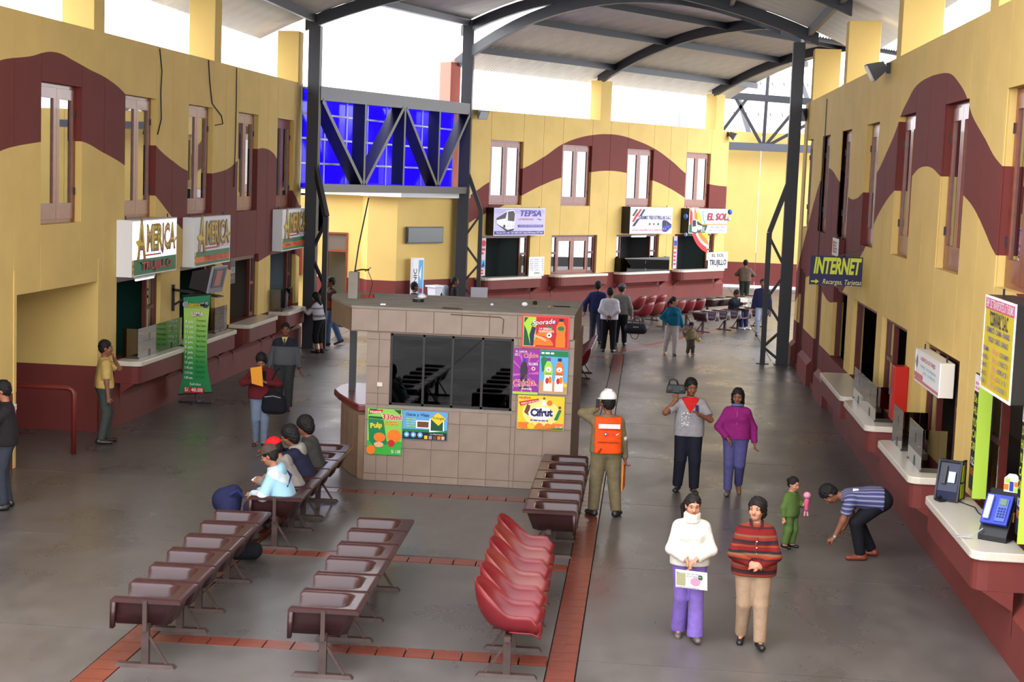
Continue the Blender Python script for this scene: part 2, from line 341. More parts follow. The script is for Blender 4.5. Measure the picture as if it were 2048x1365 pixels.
# unseen pale wing roofs, far roof and ground, added to bounce sky light up
PALEC = mat('pale_bounce_concrete', (196, 192, 186), 0.85, 0.2, 0.06, 1.0)
tag(MB().box(-22, -9.98, -4, 40.4, 6.7, 6.78).build('roof_left_wing_bounce', PALEC), kind='structure'); tag(MB().box(4.05, 16, -4, 41.2, 6.7, 6.78).build('roof_right_wing_bounce', PALEC), kind='structure')
m = MB(); m.prism([WF.p(-6.7, 6.7, -.3), WF.p(2.45, 6.7, -.3), WF.p(2.45, 6.7, -9), WF.p(-6.7, 6.7, -9)], (0, 0, .08)); tag(m.build('roof_far_bounce', PALEC), kind='structure')
tag(MB().box(-40, -14.6, 41, 110, -.029, -.01).build('ground_bounce', PALEC), kind='structure')
# ---------------------------------------------------------------- windows of the upper floor
def window_proto(width, name):
    h = WZ[1] - WZ[0]; r = empty(name, kind='structure'); f = MB(); t = .06
    f.box(0, width, -.02, .06, 0, t); f.box(0, width, -.02, .06, h - t, h); f.box(0, t, -.02, .06, t, h - t); f.box(width - t, width, -.02, .06, t, h - t)
    f.build('window_frame', WOOD, r)
    for k in range(2):
        x0 = t + 0.004 + k * (width / 2 - t); x1 = x0 + width / 2 - t - 0.008; b, tp, st = .26, .17, .12
        m = MB(); m.box(x0, x1, -.035, .02, t + .004, t + b); m.box(x0, x1, -.035, .02, h - t - tp, h - t - .004); m.box(x0, x0 + st, -.035, .02, t + b, h - t - tp); m.box(x1 - st, x1, -.035, .02, t + b, h - t - tp)
        s = m.build('sash', WOOD, r)
        MB().box(x0 + st - .005, x1 - st + .005, -.008, -.002, t + b - .005, h - t - tp + .005).build('pane', PANE, s)
        e = x0 + .004 if k == 0 else x1 - .03
        hm = MB()
        for zz in (.45, h - .5): hm.box(e, e + .026, -.055, -.034, zz, zz + .12)
        hm.build('hinge', STEEL, s)
    return r
CURT = mat('grey_curtain', (150, 146, 142), 0.9, 0.1); CURTD = mat('blue_curtain', (38, 66, 96), 0.9, 0.1); CURTB = mat('brown_curtain', (86, 66, 44), 0.9, 0.1)
nwin = [0]
def place_windows(w, wins, width):
    proto = None
    for a, b in wins:
        nwin[0] += 1; c = (a + b) / 2; s = c - w.sgn * width / 2 / w.k; loc = w.p(s, WZ[0], -.13)
        if proto is None: proto = window_proto(width, 'window_%d' % nwin[0]); proto.location = loc; proto.rotation_euler = (0, 0, w.rz); o = proto
        else: o = dup(proto, None, loc); o.name = 'window_%d' % nwin[0]
        yield o
list(place_windows(WL, LWIN, 1.66)); list(place_windows(WR, RWIN, 1.66))
fw = list(place_windows(WF, FWIN, 1.77))
for i, (o, parts) in enumerate(zip(fw, [[(0, 0, .55, CURT), (0, .55, 1, CURTB), (1, 0, 1, CURT)], [(0, 0, 1, CURT), (1, 0, 1, CURT)], [(0, 0, 1, CURTD), (1, 0, 1, CURTD)], [(0, 0, .6, CURT), (1, 0, .6, CURT)]])):
    for k, z0, z1, mm in parts:
        m = MB(); x0 = .1 + k * .83; n = 10
        pts = [(x0 + .74 * j / n, .1 + .018 * (j % 2)) for j in range(n + 1)]
        for j in range(n): m.add([(*pts[j], .2 + z0 * 1.75), (*pts[j + 1], .2 + z0 * 1.75), (*pts[j + 1], .2 + z1 * 1.75), (*pts[j], .2 + z1 * 1.75)], [(0, 1, 2, 3)])
        m.build('curtain', mm, o)

# ---------------------------------------------------------------- floor of poured slabs, clay tile strips
def floor_mat(name):
    m = bpy.data.materials.new(name); m.use_nodes = True; nt = m.node_tree; b = nt.nodes['Principled BSDF']; L = nt.links
    N = lambda t: nt.nodes.new('ShaderNode' + t)
    geo = N('NewGeometry'); n1 = N('TexNoise'); n1.inputs['Scale'].default_value = 0.8; n1.inputs['Detail'].default_value = 8; n1.inputs['Roughness'].default_value = 0.62
    mp = N('Mapping'); mp.inputs['Scale'].default_value = (1, 0.55, 1); L.new(geo.outputs['Position'], mp.inputs[0]); L.new(mp.outputs[0], n1.inputs[0])
    n2 = N('TexNoise'); n2.inputs['Scale'].default_value = 4.0; n2.inputs['Detail'].default_value = 6; L.new(mp.outputs[0], n2.inputs[0])
    cr = N('ValToRGB'); cr.color_ramp.elements[0].position = .32; cr.color_ramp.elements[0].color = (*lin((82, 77, 75)), 1); cr.color_ramp.elements[1].position = .68; cr.color_ramp.elements[1].color = (*lin((106, 100, 97)), 1)
    L.new(n1.outputs[0], cr.inputs[0])
    r2 = N('MapRange'); r2.inputs[1].default_value = .3; r2.inputs[2].default_value = .7; r2.inputs[3].default_value = .9; r2.inputs[4].default_value = 1.08; L.new(n2.outputs[0], r2.inputs[0])
    mu = N('Mix'); mu.data_type = 'RGBA'; mu.blend_type = 'MULTIPLY'; mu.inputs[0].default_value = 1; L.new(cr.outputs[0], mu.inputs[6]); L.new(r2.outputs[0], mu.inputs[7]); L.new(mu.outputs[2], b.inputs['Base Color'])
    r3 = N('MapRange'); r3.inputs[1].default_value = .35; r3.inputs[2].default_value = .65; r3.inputs[3].default_value = .24; r3.inputs[4].default_value = .4; L.new(n1.outputs[0], r3.inputs[0]); L.new(r3.outputs[0], b.inputs['Roughness'])
    b.inputs['Specular IOR Level'].default_value = 0.5
    bp = N('Bump'); bp.inputs['Strength'].default_value = .08; bp.inputs['Distance'].default_value = .01; L.new(n2.outputs[0], bp.inputs['Height']); L.new(bp.outputs[0], b.inputs['Normal'])
    return m
FLOORM = floor_mat('polished_concrete'); GROUT = mat('dark_joint', (52, 48, 45), 0.9, 0.1); TILEM = mat('clay_tile', (116, 60, 48), 0.26, 0.5, 0.12, 2.5)
fl = tag(MB().box(-40, 30, -12, 110, -.3, -.03).build('floor', GROUT), kind='structure')
JY = [-12, 0, 3.7, 7.45, 11.2, 14.97, 18.76, 22.58, 26.47, 30.2, 33.8, 37.92, 42.2]
sx = lambda y: -.495 - .0102 * y   # near edge of the long tile strip
def slab(x0, x1, y0, y1, skew0=0, skew1=0):
    g = .009
    MB().hexa([(x0(y0) + g, y0 + g, -.03), (x1(y0) - g, y0 + g, -.03), (x1(y1) - g, y1 - g, -.03), (x0(y1) + g, y1 - g, -.03), (x0(y0) + g, y0 + g, 0), (x1(y0) - g, y0 + g, 0), (x1(y1) - g, y1 - g, 0), (x0(y1) + g, y1 - g, 0)]).build('floor_slab', FLOORM, fl)
K = lambda c: (lambda y: c)
TS = [(14.72, 15.0), (18.42, 18.7), (22.28, 22.56)]
for y0, y1 in zip(JY[:-1], JY[1:]):
    slab(lambda y: sx(y), K(4.5), y0, y1)
    ys = y1
    for a, b in TS:
        if abs(b - y1) < .2: ys = a
    ya = y0
    if y0 >= 11 and y1 <= 22.6:
        slab(K(-4.86), lambda y: sx(y) - .28, y0, ys); slab(K(-14.5), K(-5.14), y0, y1)
    else:
        slab(K(-14.5), K(-5.0), y0, y1); slab(K(-5.0), lambda y: sx(y) - .28, y0, ys)
for y0 in range(0, 9):
    a, b = 42.2 + y0 * 3.8, 46.0 + y0 * 3.8
    for x0, x1 in ((-30, -14.5), (-14.5, -9), (-9, -5), (-5, -1), (-1, 3), (3, 7), (7, 11), (11, 20)): slab(K(x0), K(x1), a, b)
for y0, y1 in ((30.2, 36), (36, 42.2)): slab(K(-30), K(-14.5), y0, y1)
tile_me = MB().box(-.134, .134, -.134, .134, -.03, 0.003).mesh('tile', TILEM)
def tiles(p0, p1, step=.283):
    p0, p1 = Vector((*p0, 0)), Vector((*p1, 0)); d = p1 - p0; n = max(1, int(round(d.length / step))); a = math.atan2(d.y, d.x)
    for i in range(n):
        o = bpy.data.objects.new('tile', tile_me); COL.objects.link(o); o.parent = fl; o.location = p0 + d * ((i + .5) / n); o.rotation_euler = (0, 0, a); o.scale = (d.length / n / step, 1, 1)
tiles((sx(11.5) - .14, 11.5), (sx(42.2) - .14, 42.2)); tiles((-5.0, 11.5), (-5.0, 22.5))
for a, b in TS: tiles((-4.85, (a + b) / 2 - .05), (sx(a) - .29, (a + b) / 2 + .05))
tiles((sx(42) - .2, 42.6), (2.5, 52.4)); tiles((-4.6, 41.2), (sx(42) - .3, 41.25))
# ---------------------------------------------------------------- vaulted roofs, columns, gate, courtyard, far end
SHEET = mat('galvanised_sheet', (204, 199, 192), 0.42, 0.5, 0.1, 1.2, metal=0.1)
XC, RA = -2.98, 16.9; ZC = RA * math.cos(math.asin(6.55 / RA))
def vz(x): return 8.46 + math.sqrt(max(0, RA * RA - (x - XC) ** 2)) - ZC
def sheets(root, surf, lens, t0, t1, segs, waves=6, share=True, count=None, v0=0.0, width=0.9, amp=0.022):
    """corrugated sheets side by side: surf(t, v) -> point of the roof surface"""
    def one(v0, v1):
        m = MB(); nu = waves * 4; vs = []
        for j in range(segs + 1):
            t = t0 + (t1 - t0) * j / segs
            for i in range(nu + 1):
                p = Vector(surf(t, v0 + (v1 - v0) * i / nu)); p.z += amp * (1, 0.6, -1, -0.6)[i % 4]; vs.append(p)
        m.add(vs, [(j * (nu + 1) + i, j * (nu + 1) + i + 1, (j + 1) * (nu + 1) + i + 1, (j + 1) * (nu + 1) + i) for j in range(segs) for i in range(nu)])
        return m
    n = max(1, round(lens / width)); w = lens / n; me = None
    for k in range(n):
        if share:
            if me is None: me = one(v0, v0 + w).mesh('roof_sheet', SHEET, False); base = Vector(surf(0.5, v0)) ; step = Vector(surf(0.5, v0 + w)) - base
            o = bpy.data.objects.new('roof_sheet', me); COL.objects.link(o); o.location = step * k; o.parent = root
            o.location.z += 0.004 * (k % 2)
        else: one(v0 + k * w, v0 + (k + 1) * w).build('roof_sheet', SHEET, root)
def arc_beam(pts, w, h, side):
    """steel rib along pts, box section"""
    m = MB(); side = Vector(side).normalized() * w / 2; vs = []
    for p in pts:
        p = Vector(p); vs += [p - side, p + side, p + side + Vector((0, 0, h)), p - side + Vector((0, 0, h))]
    k = len(pts); m.add(vs, [(4 * i + a, 4 * i + (a + 1) % 4, 4 * i + 4 + (a + 1) % 4, 4 * i + 4 + a) for i in range(k - 1) for a in range(4)] + [(0, 3, 2, 1), (4 * k - 4, 4 * k - 3, 4 * k - 2, 4 * k - 1)])
    return m
roof = empty('ceiling_main_vault', kind='structure')
Y0, Y1 = 14.6, 41.35
sheets(roof, lambda t, v: (XC + t, v, vz(XC + t) + .2), Y1 - Y0, -7.9, 7.9, 22, v0=Y0)
for y in (41.25, 33.9, 26.6, 19.3):
    arc_beam([(XC + x, y, vz(XC + x) - .16) for x in np.linspace(-6.65, 6.65, 25)], .16, .32, (0, 1, 0)).build('rib', STEEL, roof)
for x in (-6.4, -4.2, -2.0, 0.2, 2.4, 4.4, 6.4):
    MB().bar((XC + x, Y0, vz(XC + x) + .06), (XC + x, Y1, vz(XC + x) + .06), .1, .22).build('purlin', STEEL, roof)
# second vault, over the far part of the hall
B = Vector((-6.7, 52.35, 0)); Cc = Vector((3.3, 41.55, 0)); CH = Cc - B; VD = Vector((.5609, .8279, 0))
def z2(t, a=8.62, b=8.46, sag=1.42):
    L = CH.length / 2; R = (L * L + sag * sag) / (2 * sag); x = (t - .5) * 2 * L
    return a + (b - a) * t + math.sqrt(max(0.0, R * R - x * x)) - (R - sag)
P2 = lambda t, v: tuple(B + CH * t + VD * v + Vector((0, 0, z2(t) + .2)))
roof2 = empty('ceiling_far_vault', kind='structure')
sheets(roof2, P2, 18.0, -.09, 1.02, 18)
side2 = VD
for v in (0, 8.0, 15.9):
    arc_beam([tuple(B + CH * t + VD * v + Vector((0, 0, z2(t) - .16))) for t in np.linspace(-.05, 1, 22)], .16, .34, side2).build('rib', STEEL, roof2)
for t in (.015, .2, .4, .6, .8, .985):
    p = B + CH * t + Vector((0, 0, z2(t) + .06)); MB().bar(p, p + VD * 18.0, .1, .22).build('purlin', STEEL, roof2)
# raised roof over the bend, between the last rib of the main vault and the tall column
roof3 = empty('ceiling_bend_roof', kind='structure')
A1 = lambda t: Vector((-9.5 + 13.0 * t, 41.4, vz(-9.5 + 13.0 * t) + .22))
B1 = lambda t: B + CH * t + Vector((0, 0, 9.75 + (8.75 - 9.75) * t + 1.25 * 4 * t * (1 - t) * .9))
P3 = lambda t, v: tuple(A1(.12 + .88 * t).lerp(B1(t), v))
sheets(roof3, P3, 1.0, -.04, .9, 16, waves=40, share=False, width=.5)
arc_beam([tuple(B1(t) - Vector((0, 0, .42))) for t in np.linspace(-.03, .95, 20)], .16, .34, VD).build('rib', STEEL, roof3)
MB().bar(Vector(P3(0.0, 0)) - Vector((0, 0, .12)), Vector(P3(0.0, 1)) - Vector((0, 0, .12)), .1, .2).build('purlin', STEELG, roof3)
MB().bar(Vector(P3(0.45, 0)) - Vector((0, 0, .12)), Vector(P3(0.45, 1)) - Vector((0, 0, .12)), .1, .2).build('purlin', STEELG, roof3)
# yellow piers on the wall tops that carry the ribs
def pier(name, p, rz, h, w=.62, d=.5, mm=None):
    m = MB(); m.box(-w / 2, w / 2, -d / 2, d / 2, 0, h); o = m.build(name, mm or YEL, bevel=.01, loc=p); o.rotation_euler = (0, 0, rz); tag(o, kind='structure')
for s in (41.25, 34.1, 26.7, 19.3, 12.2): pier('pillar_right', WR.p(s, WH - .01, -.36), 0, vz(3.9) - .14 - WH, .66)
for s in (40.35, 33.0, 26.1, 19.0, 12.0): pier('pillar_left', WL.p(s, WH - .01, -.3), 0, vz(-9.9) - .14 - WH, .56)
for s in (-2.3, 2.15): pier('pillar_back', WF.p(s, WH - .01, -.36), WF.rz, 1.48, .66)
pier('pillar_back', WF.p(-7.0, 0, -.45), WF.rz, 8.35, .5, .5, mat('salmon_paint', (214, 120, 104), 0.7))
# lattice columns
LATN = [(1, 3.35), (0, 2.45), (1, 1.68), (0, .95), (1, .45), (0, .06)]
def lattice(name, base, top, dx, label, w=.3, dy=0.0):
    r = empty(name, base, kind='structure')
    MB().box(-w / 2, w / 2, -w / 2, w / 2, 0, top).build('post', STEEL, r)
    q = [(dx, dy, 0), (dx, dy, 3.45), (dx * .1, dy * .1, 4.85)]
    m = MB(); m.bar(q[0], q[1], .13, .13); m.bar(q[1], q[2], .13, .13); m.build('chord', STEEL, r)
    MB().box(dx - .16, dx + .16, dy - .12, dy + .12, 0, .02).build('base_plate', STEEL, r)
    for (s0, z0), (s1, z1) in zip(LATN[:-1], LATN[1:]):
        MB().bar((dx * s0, dy * s0, z0), (dx * s1, dy * s1, z1), .07, .07).build('brace', STEEL, r)
    MB().box(-w / 2 - .06, w / 2 + .06, -w / 2 - .06, w / 2 + .06, 0, .025).build('base_plate', STEEL, r)
    return r
lattice('column_right', (3.22, 41.55, 0), 8.35, -.5, '')
lattice('column_left', (-9.12, 40.2, 0), 8.3, .46, '', dy=-.35)
lattice('column_bend', (-6.72, 52.3, 0), 9.72, .6, '', w=.36)
# gate truss with blue translucent glazing
gt = empty('trim_1', kind='structure')
ga, gb = Vector((-9.12, 40.25, 0)), Vector((-6.72, 52.2, 0)); gd = gb - ga; gn = Vector((gd.y, -gd.x, 0)).normalized()
G = lambda t, z, o=0: ga + gd * t + gn * o + Vector((0, 0, z))
MB().bar(G(0, 6.6), G(1, 6.8), .34, .36).build('top_chord', STEELG, gt); MB().bar(G(0, 4.17), G(1, 4.12), .34, .22).build('bottom_chord', STEEL, gt)
def mem(a, b):
    d = (b - a).normalized(); MB().bar(a, b, .13, .36, 0, gn).build('brace', STEEL, gt)
zt = lambda t: 6.42 + .2 * t
for t in (.25, .5, .75): mem(G(t, 4.28), G(t, zt(t)))
for t0, z0, t1, z1 in ((.01, zt(0), .24, 4.3), (.26, 4.3, .49, zt(.5)), (.51, zt(.5), .74, 4.3), (.76, 4.3, .99, zt(1))): mem(G(t0, z0), G(t1, z1))
BLUE = bpy.data.materials.new('blue_polycarbonate'); BLUE.use_nodes = True; _n = BLUE.node_tree
_n.nodes.remove(_n.nodes['Principled BSDF']); _t = _n.nodes.new('ShaderNodeBsdfTranslucent'); _t.inputs[0].default_value = (.075, .03, .80, 1)
_tr = _n.nodes.new('ShaderNodeBsdfTransparent'); _tr.inputs[0].default_value = (.09, .035, .9, 1); _g = _n.nodes.new('ShaderNodeBsdfGlossy'); _g.inputs['Roughness'].default_value = .12
_m1 = _n.nodes.new('ShaderNodeMixShader'); _m1.inputs[0].default_value = .3; _m2 = _n.nodes.new('ShaderNodeMixShader'); _m2.inputs[0].default_value = .06
_n.links.new(_t.outputs[0], _m1.inputs[1]); _n.links.new(_tr.outputs[0], _m1.inputs[2]); _n.links.new(_m1.outputs[0], _m2.inputs[1]); _n.links.new(_g.outputs[0], _m2.inputs[2]); _n.links.new(_m2.outputs[0], _n.nodes['Material Output'].inputs[0])
ALU = mat('white_aluminium', (214, 214, 226), 0.4, 0.5)
NC, NR = 8, 4
for c in range(NC):
    for r in range(NR):
        t0, t1 = .005 + .99 * c / NC, .005 + .99 * (c + 1) / NC; z0, z1 = 4.15 + 2.6 * r / NR, 4.15 + 2.6 * (r + 1) / NR; e = .0015
        MB().prism([G(t0 + e, z0 + .01, -.42), G(t1 - e, z0 + .01, -.42), G(t1 - e, z1 - .01, -.42), G(t0 + e, z1 - .01, -.42)], gn * .012).build('pane', BLUE, gt)
for c in range(NC + 1): MB().bar(G(.005 + .99 * c / NC, 4.15, -.41), G(.005 + .99 * c / NC, 6.75, -.41), .05, .06, 0, gn).build('mullion', ALU, gt)
for r in range(NR + 1): MB().bar(G(.005, 4.15 + 2.6 * r / NR, -.41), G(.995, 4.15 + 2.6 * r / NR, -.41), .06, .05).build('transom', ALU, gt)
# courtyard building beyond the gate
def facade(name, segs, h, win=None):
    m = MB()
    for (x0, y0), (x1, y1) in segs:
        for z0, z1, mi in ((0, 1.15, 1), (1.15, h, 0)):
            d = Vector((y0 - y1, x1 - x0, 0)).normalized() * .2
            m.prism([(x0, y0, z0), (x1, y1, z0), (x1, y1, z1), (x0, y0, z1)], d, mi)
    o = m.build(name, [YEL, MAR]); tag(o, kind='structure'); return o
facade('wall_courtyard', [((-8.55, 50.05), (-6.75, 52.75)), ((-9.5, 50.05), (-8.55, 50.05)), ((-9.8, 50.6), (-9.5, 50.05)), ((-10.25, 50.6), (-9.8, 50.6)), ((-13.0, 50.6), (-11.05, 50.6))], 3.85)
tag(MB().zprism([(-13, 50.3), (-9.9, 50.3), (-9.6, 49.75), (-8.4, 49.75), (-6.6, 52.5), (-6.6, 58), (-13, 58)], 3.85, 4.02).build('roof_courtyard', mat('white_paint', (236, 234, 228), 0.7)), kind='structure')
tag(MB().box(-13, -10.25, 50.6, 50.8, 2.62, 3.85).build('wall_courtyard_lintel', YEL), kind='structure')
cw = empty('window_courtyard', (-8.28, 50.28, 0), math.atan2(2.7, 1.8), kind='structure')
m = MB(); m.box(0, 1.75, -.03, .03, 2.36, 2.9); m.build('window_frame', STEEL, cw); MB().box(.04, 1.71, -.05, -.035, 2.4, 2.86).build('pane', mat('dark_window', (26, 25, 28), .15, .5), cw)
dr = empty('door_1', (-11.05, 50.62, 0), kind='structure')
m = MB(); m.box(0, .06, -.05, .1, 0, 2.62); m.box(.74, .8, -.05, .1, 0, 2.62); m.box(.06, .74, -.05, .1, 2.56, 2.62); m.box(.06, .74, -.05, .1, 1.98, 2.05); m.build('door_frame', WOOD, dr)
MB().box(.06, .74, .02, .05, 2.05, 2.56).build('transom_pane', DARKIN, dr); m = MB(); m.box(.08, .16, -.6, .05, 0.01, 1.97); m.build('door_leaf', WOODD, dr)
MB().box(-.05, .9, .5, .6, 0, 2.6).build('passage_wall', mat('grey_green_paint', (130, 128, 116), .8), dr)
m = MB(); m.box(-11.62, -11.3, 50.5, 50.585, 1.9, 2.75); o = m.build('window_courtyard_shutter', WOODD); tag(o, kind='structure')
bx = empty('wall_cabinet', (-11.0, 46.5, 1.45), label='red wooden wall box on the yellow courtyard wall behind the left lattice column', cat='cabinet')
MB().box(-.16, .16, -.1, .1, 0, 1.05).build('body', mat('red_enamel', (150, 30, 26), .4), bx, bevel=.01); MB().box(-.14, .14, -.115, -.1, .03, 1.02).build('door', mat('red_enamel', (150, 30, 26)), bx)
tag(MB().box(-11.9, -10.75, 46.61, 46.8, 0, 3.85).build('wall_courtyard_side', YEL), kind='structure')
# far end wall with its truss and the bright shed roof beyond
m = MB()
for x0, x1 in ((1.5, 4.15), (4.17, 6.8), (6.82, 9.5), (9.52, 14)):
    m.box(x0, x1, 72.0, 72.2, 0, 1.15, 1); m.box(x0, x1, 72.0, 72.2, 1.15, 7.0, 0)
tag(m.build('wall_far_end', [YEL, MAR]), kind='structure')
tag(MB().box(1.5, 12, 71.9, 71.99, 0, .12).build('baseboard_far_end', WHITE), kind='structure')
tr = empty('trim_2', kind='structure'); Q = lambda x, z, y=71.4: (x, y, z)
MB().bar(Q(1.5, 6.35), Q(9.5, 6.3), .3, .34).build('tie_beam', STEELG, tr); MB().bar(Q(2.3, 8.58), Q(9.5, 8.25), .2, .3).build('top_beam', STEEL, tr)
for a, b in (((4.2, 6.3), (4.25, 9.8)), ((4.2, 6.3), (2.85, 8.5)), ((2.4, 7.05), (3.4, 8.5)), ((4.2, 6.3), (5.75, 8.35)), ((4.2, 6.3), (6.4, 7.6)), ((6.4, 7.6), (7.8, 8.3))):
    MB().bar(Q(*a), Q(*b), .14, .14).build('brace', STEEL, tr)
shed = empty('roof_shed', kind='structure'); LSH = mat('pale_roof_panel', (206, 196, 180), 0.6, 0.3)
for k in range(14):
    x = 1.0 + k * .55; m = MB(); m.prism([(x, 72.6, 6.95), (x + .5, 72.6, 6.95), (x - 1.3 + .5, 80, 12.0), (x - 1.3, 80, 12.0)], (0, 0, .05)); m.build('roof_panel', LSH, shed)
for x in (3.6, 6.8): MB().bar((x, 72.55, 6.85), (x - 1.35, 79.9, 11.85), .22, .25).build('rafter', STEEL, shed)
for y, z in ((74.2, 8.0), (76.5, 9.55), (72.8, 7.05)): MB().bar((1.2, y, z - .1), (9, y, z - .1), .12, .16).build('purlin', STEEL, shed)
m = MB(); m.prism([(-3.5, 70, 6.6), (1.8, 71, 6.6), (1.0, 78, 10), (-3.2, 78, 9.6)], (0, 0, .05)); tag(m.build('roof_shed_side', mat('grey_blue_sheet', (150, 156, 176), .5)), kind='structure')
for x in (-1.2, -.3, .5): MB().bar((x, 70.4, 6.7), (x - .2, 78, 9.6), .1, .12).build('rafter', STEELG, shed)
# ---------------------------------------------------------------- ticket windows, counters, barriers
def joinery(w, s0, s1, h=1.46, z0=1.15, side_l=0, side_r=.45, doors=False, extra=None):
    """timber frame of one ticket opening in the wall frame (x right, -y towards the hall)"""
    nwin[0] += 1; wd = abs(s1 - s0) * w.k; r = empty('window_%d' % nwin[0], w.p(w.left(s0, s1), z0, -.12), w.rz, kind='structure'); t = .08
    m = MB(); m.box(0, t, -.04, .06, 0, h); m.box(wd - t, wd, -.04, .06, 0, h); m.box(t, wd - t, -.04, .06, h - t, h); m.build('window_frame', WOODD, r)
    for on, x0, x1 in ((side_l, t, t + side_l), (side_r, wd - t - side_r, wd - t)):
        if not on: continue
        s = MB(); s.box(x0, x0 + .06, -.03, .05, 0, h - t); s.box(x1 - .06, x1, -.03, .05, 0, h - t); s.box(x0 + .06, x1 - .06, -.03, .05, h * .52, h * .52 + .07); s.box(x0 + .06, x1 - .06, -.03, .05, 0, .1)
        q = s.build('sidelight', WOODD, r)
        MB().box(x0 + .06, x1 - .06, 0, .006, .1, h * .52).build('pane', PANE, q); MB().box(x0 + .06, x1 - .06, 0, .006, h * .52 + .07, h - t).build('pane', PANE, q)
    if doors:
        xa, xb = t + side_l + .01, wd - t - side_r - .01; c = (xa + xb) / 2
        for a, b in ((xa, c - .004), (c + .004, xb)):
            s = MB(); s.box(a, a + .11, -.03, .03, 0, h - t); s.box(b - .11, b, -.03, .03, 0, h - t); s.box(a + .11, b - .11, -.03, .03, 0, .15); s.box(a + .11, b - .11, -.03, .03, h - t - .14, h - t)
            q = s.build('sash', WOOD, r); MB().box(a + .11, b - .11, 0, .006, .15, h - t - .14).build('pane', PANE, q)
    return r
for (a, b), k in zip(LOPEN, (.5, .4, .35, .4)): joinery(WL, a, b, 1.45, side_r=k)
joinery(WL, 19.2, 21.6)
joinery(WF, *FOPEN[0], h=1.43, z0=1.14, side_l=.3, side_r=.42); joinery(WF, *FOPEN[1], h=1.43, z0=1.14, side_l=.34, side_r=.4, doors=True); joinery(WF, *FOPEN[2], h=1.43, z0=1.14, side_l=.32, side_r=.42); joinery(WF, *FOPEN[3], h=1.43, z0=1.14, side_l=.3, side_r=.42)
for a, b in ROPEN: joinery(WR, a, b, 1.48, z0=1.13, side_l=.7, side_r=.5)
for a, b in RSHOP: joinery(WR, a, b, 1.48, z0=1.13, side_r=0)
def door(w, s0, s1, z0, z1):
    wd = abs(s1 - s0); r = empty('door_%d' % (2 + int(s0) % 3), w.p(w.left(s0, s1), z0, -.1), w.rz, kind='structure'); h = z1 - z0
    m = MB(); m.box(0, .07, -.05, .06, 0, h); m.box(wd - .07, wd, -.05, .06, 0, h); m.box(.07, wd - .07, -.05, .06, h - .07, h); m.build('door_frame', WOODD, r)
    m = MB(); m.box(.08, wd - .08, 0, .04, .01, h - .08)
    for z in (.15, 1.2): m.box(.22, wd - .22, -.012, 0, z, z + .85)
    d = m.build('door_leaf', WOODD, r); MB().ball((wd - .16, -.04, 1.02), .035).build('door_knob', STEELG, d)
door(WR, 35.85, 37.15, .12, 2.5); door(WR, 39.8, 41.35, .12, 2.56)
CTOP = 1.155
def rrect(x0, x1, y0, y1, r, corners, n=5):
    """outline with rounded corners; corners = set of 'bl','br' kept round (y0 is the hall side)"""
    P = [(x0, y1)]
    P += [(x0 + r - r * math.cos(a), y0 + r - r * math.sin(a)) for a in np.linspace(0, math.pi / 2, n)] if 'bl' in corners else [(x0, y0)]
    P += [(x1 - r + r * math.sin(a), y0 + r - r * math.cos(a)) for a in np.linspace(0, math.pi / 2, n)] if 'br' in corners else [(x1, y0)]
    return P + [(x1, y1)]
def counter(w, s0, s1, label, corners=('bl', 'br'), r=.14, depth=.5, grow=.12, group=None):
    wd = abs(s1 - s0) * w.k + 2 * grow; o = empty('ticket_counter', w.p(w.left(s0, s1), 0, 0), w.rz, label=label, cat='counter'); x0, x1 = -grow, wd - grow
    MB().zprism(rrect(x0, x1, -depth, -.004, r, corners), CTOP - .09, CTOP).build('worktop', CREAM, o, bevel=.012)
    MB().zprism(rrect(x0 + .03, x1 - .03, -depth + .035, -.004, r, corners), CTOP - .40, CTOP - .094).build('fascia', MAR, o)
    for x in (x0 + .03, x1 - .15): MB().prism([(x, -.115, .3), (x, -.12, .56), (x, -depth + .12, CTOP - .402), (x, -.115, CTOP - .402)], (.12, 0, 0)).build('bracket', MAR, o)
    return o
counter(WL, *LOPEN[0], 'maroon ticket counter under the first lit white sign, nearest the man in the yellow shirt')
counter(WL, *LOPEN[1], 'maroon ticket counter behind the green price banner, under the hanging television')
counter(WL, *LOPEN[2], 'empty maroon ticket counter below the dark unlit window, third along the left wall')
counter(WL, 37.62, 39.35, 'maroon ticket counter where the girl in the white jumper leans, by the left lattice column')
counter(WL, 19.2, 21.6, 'maroon ticket counter end beside the man in the dark jacket at the picture edge')
counter(WF, *FOPEN[0], 'maroon ticket counter under the lilac bus sign on the far wall', ('bl',), .3)
counter(WF, *FOPEN[1], 'maroon ticket counter under the closed double wooden window on the far wall', ('bl',), .3)
counter(WF, *FOPEN[2], 'maroon ticket counter with dark glass under the sign with three stars', ('bl',), .3)
counter(WF, *FOPEN[3], 'maroon ticket counter with the hand-lettered white board, end of the far wall', ('bl',), .3)
counter(WR, *ROPEN[2], 'maroon counter carrying the two pay telephones, nearest on the right wall', depth=.55)
counter(WR, *ROPEN[1], 'maroon counter with two smoked screens below the small white sign box', depth=.55)
counter(WR, *ROPEN[0], 'maroon counter with one long smoked screen beside the red wall cabinet', depth=.55)
counter(WR, *RSHOP[1], 'maroon shop counter crowded with snacks and soft drink bottles', depth=.55)
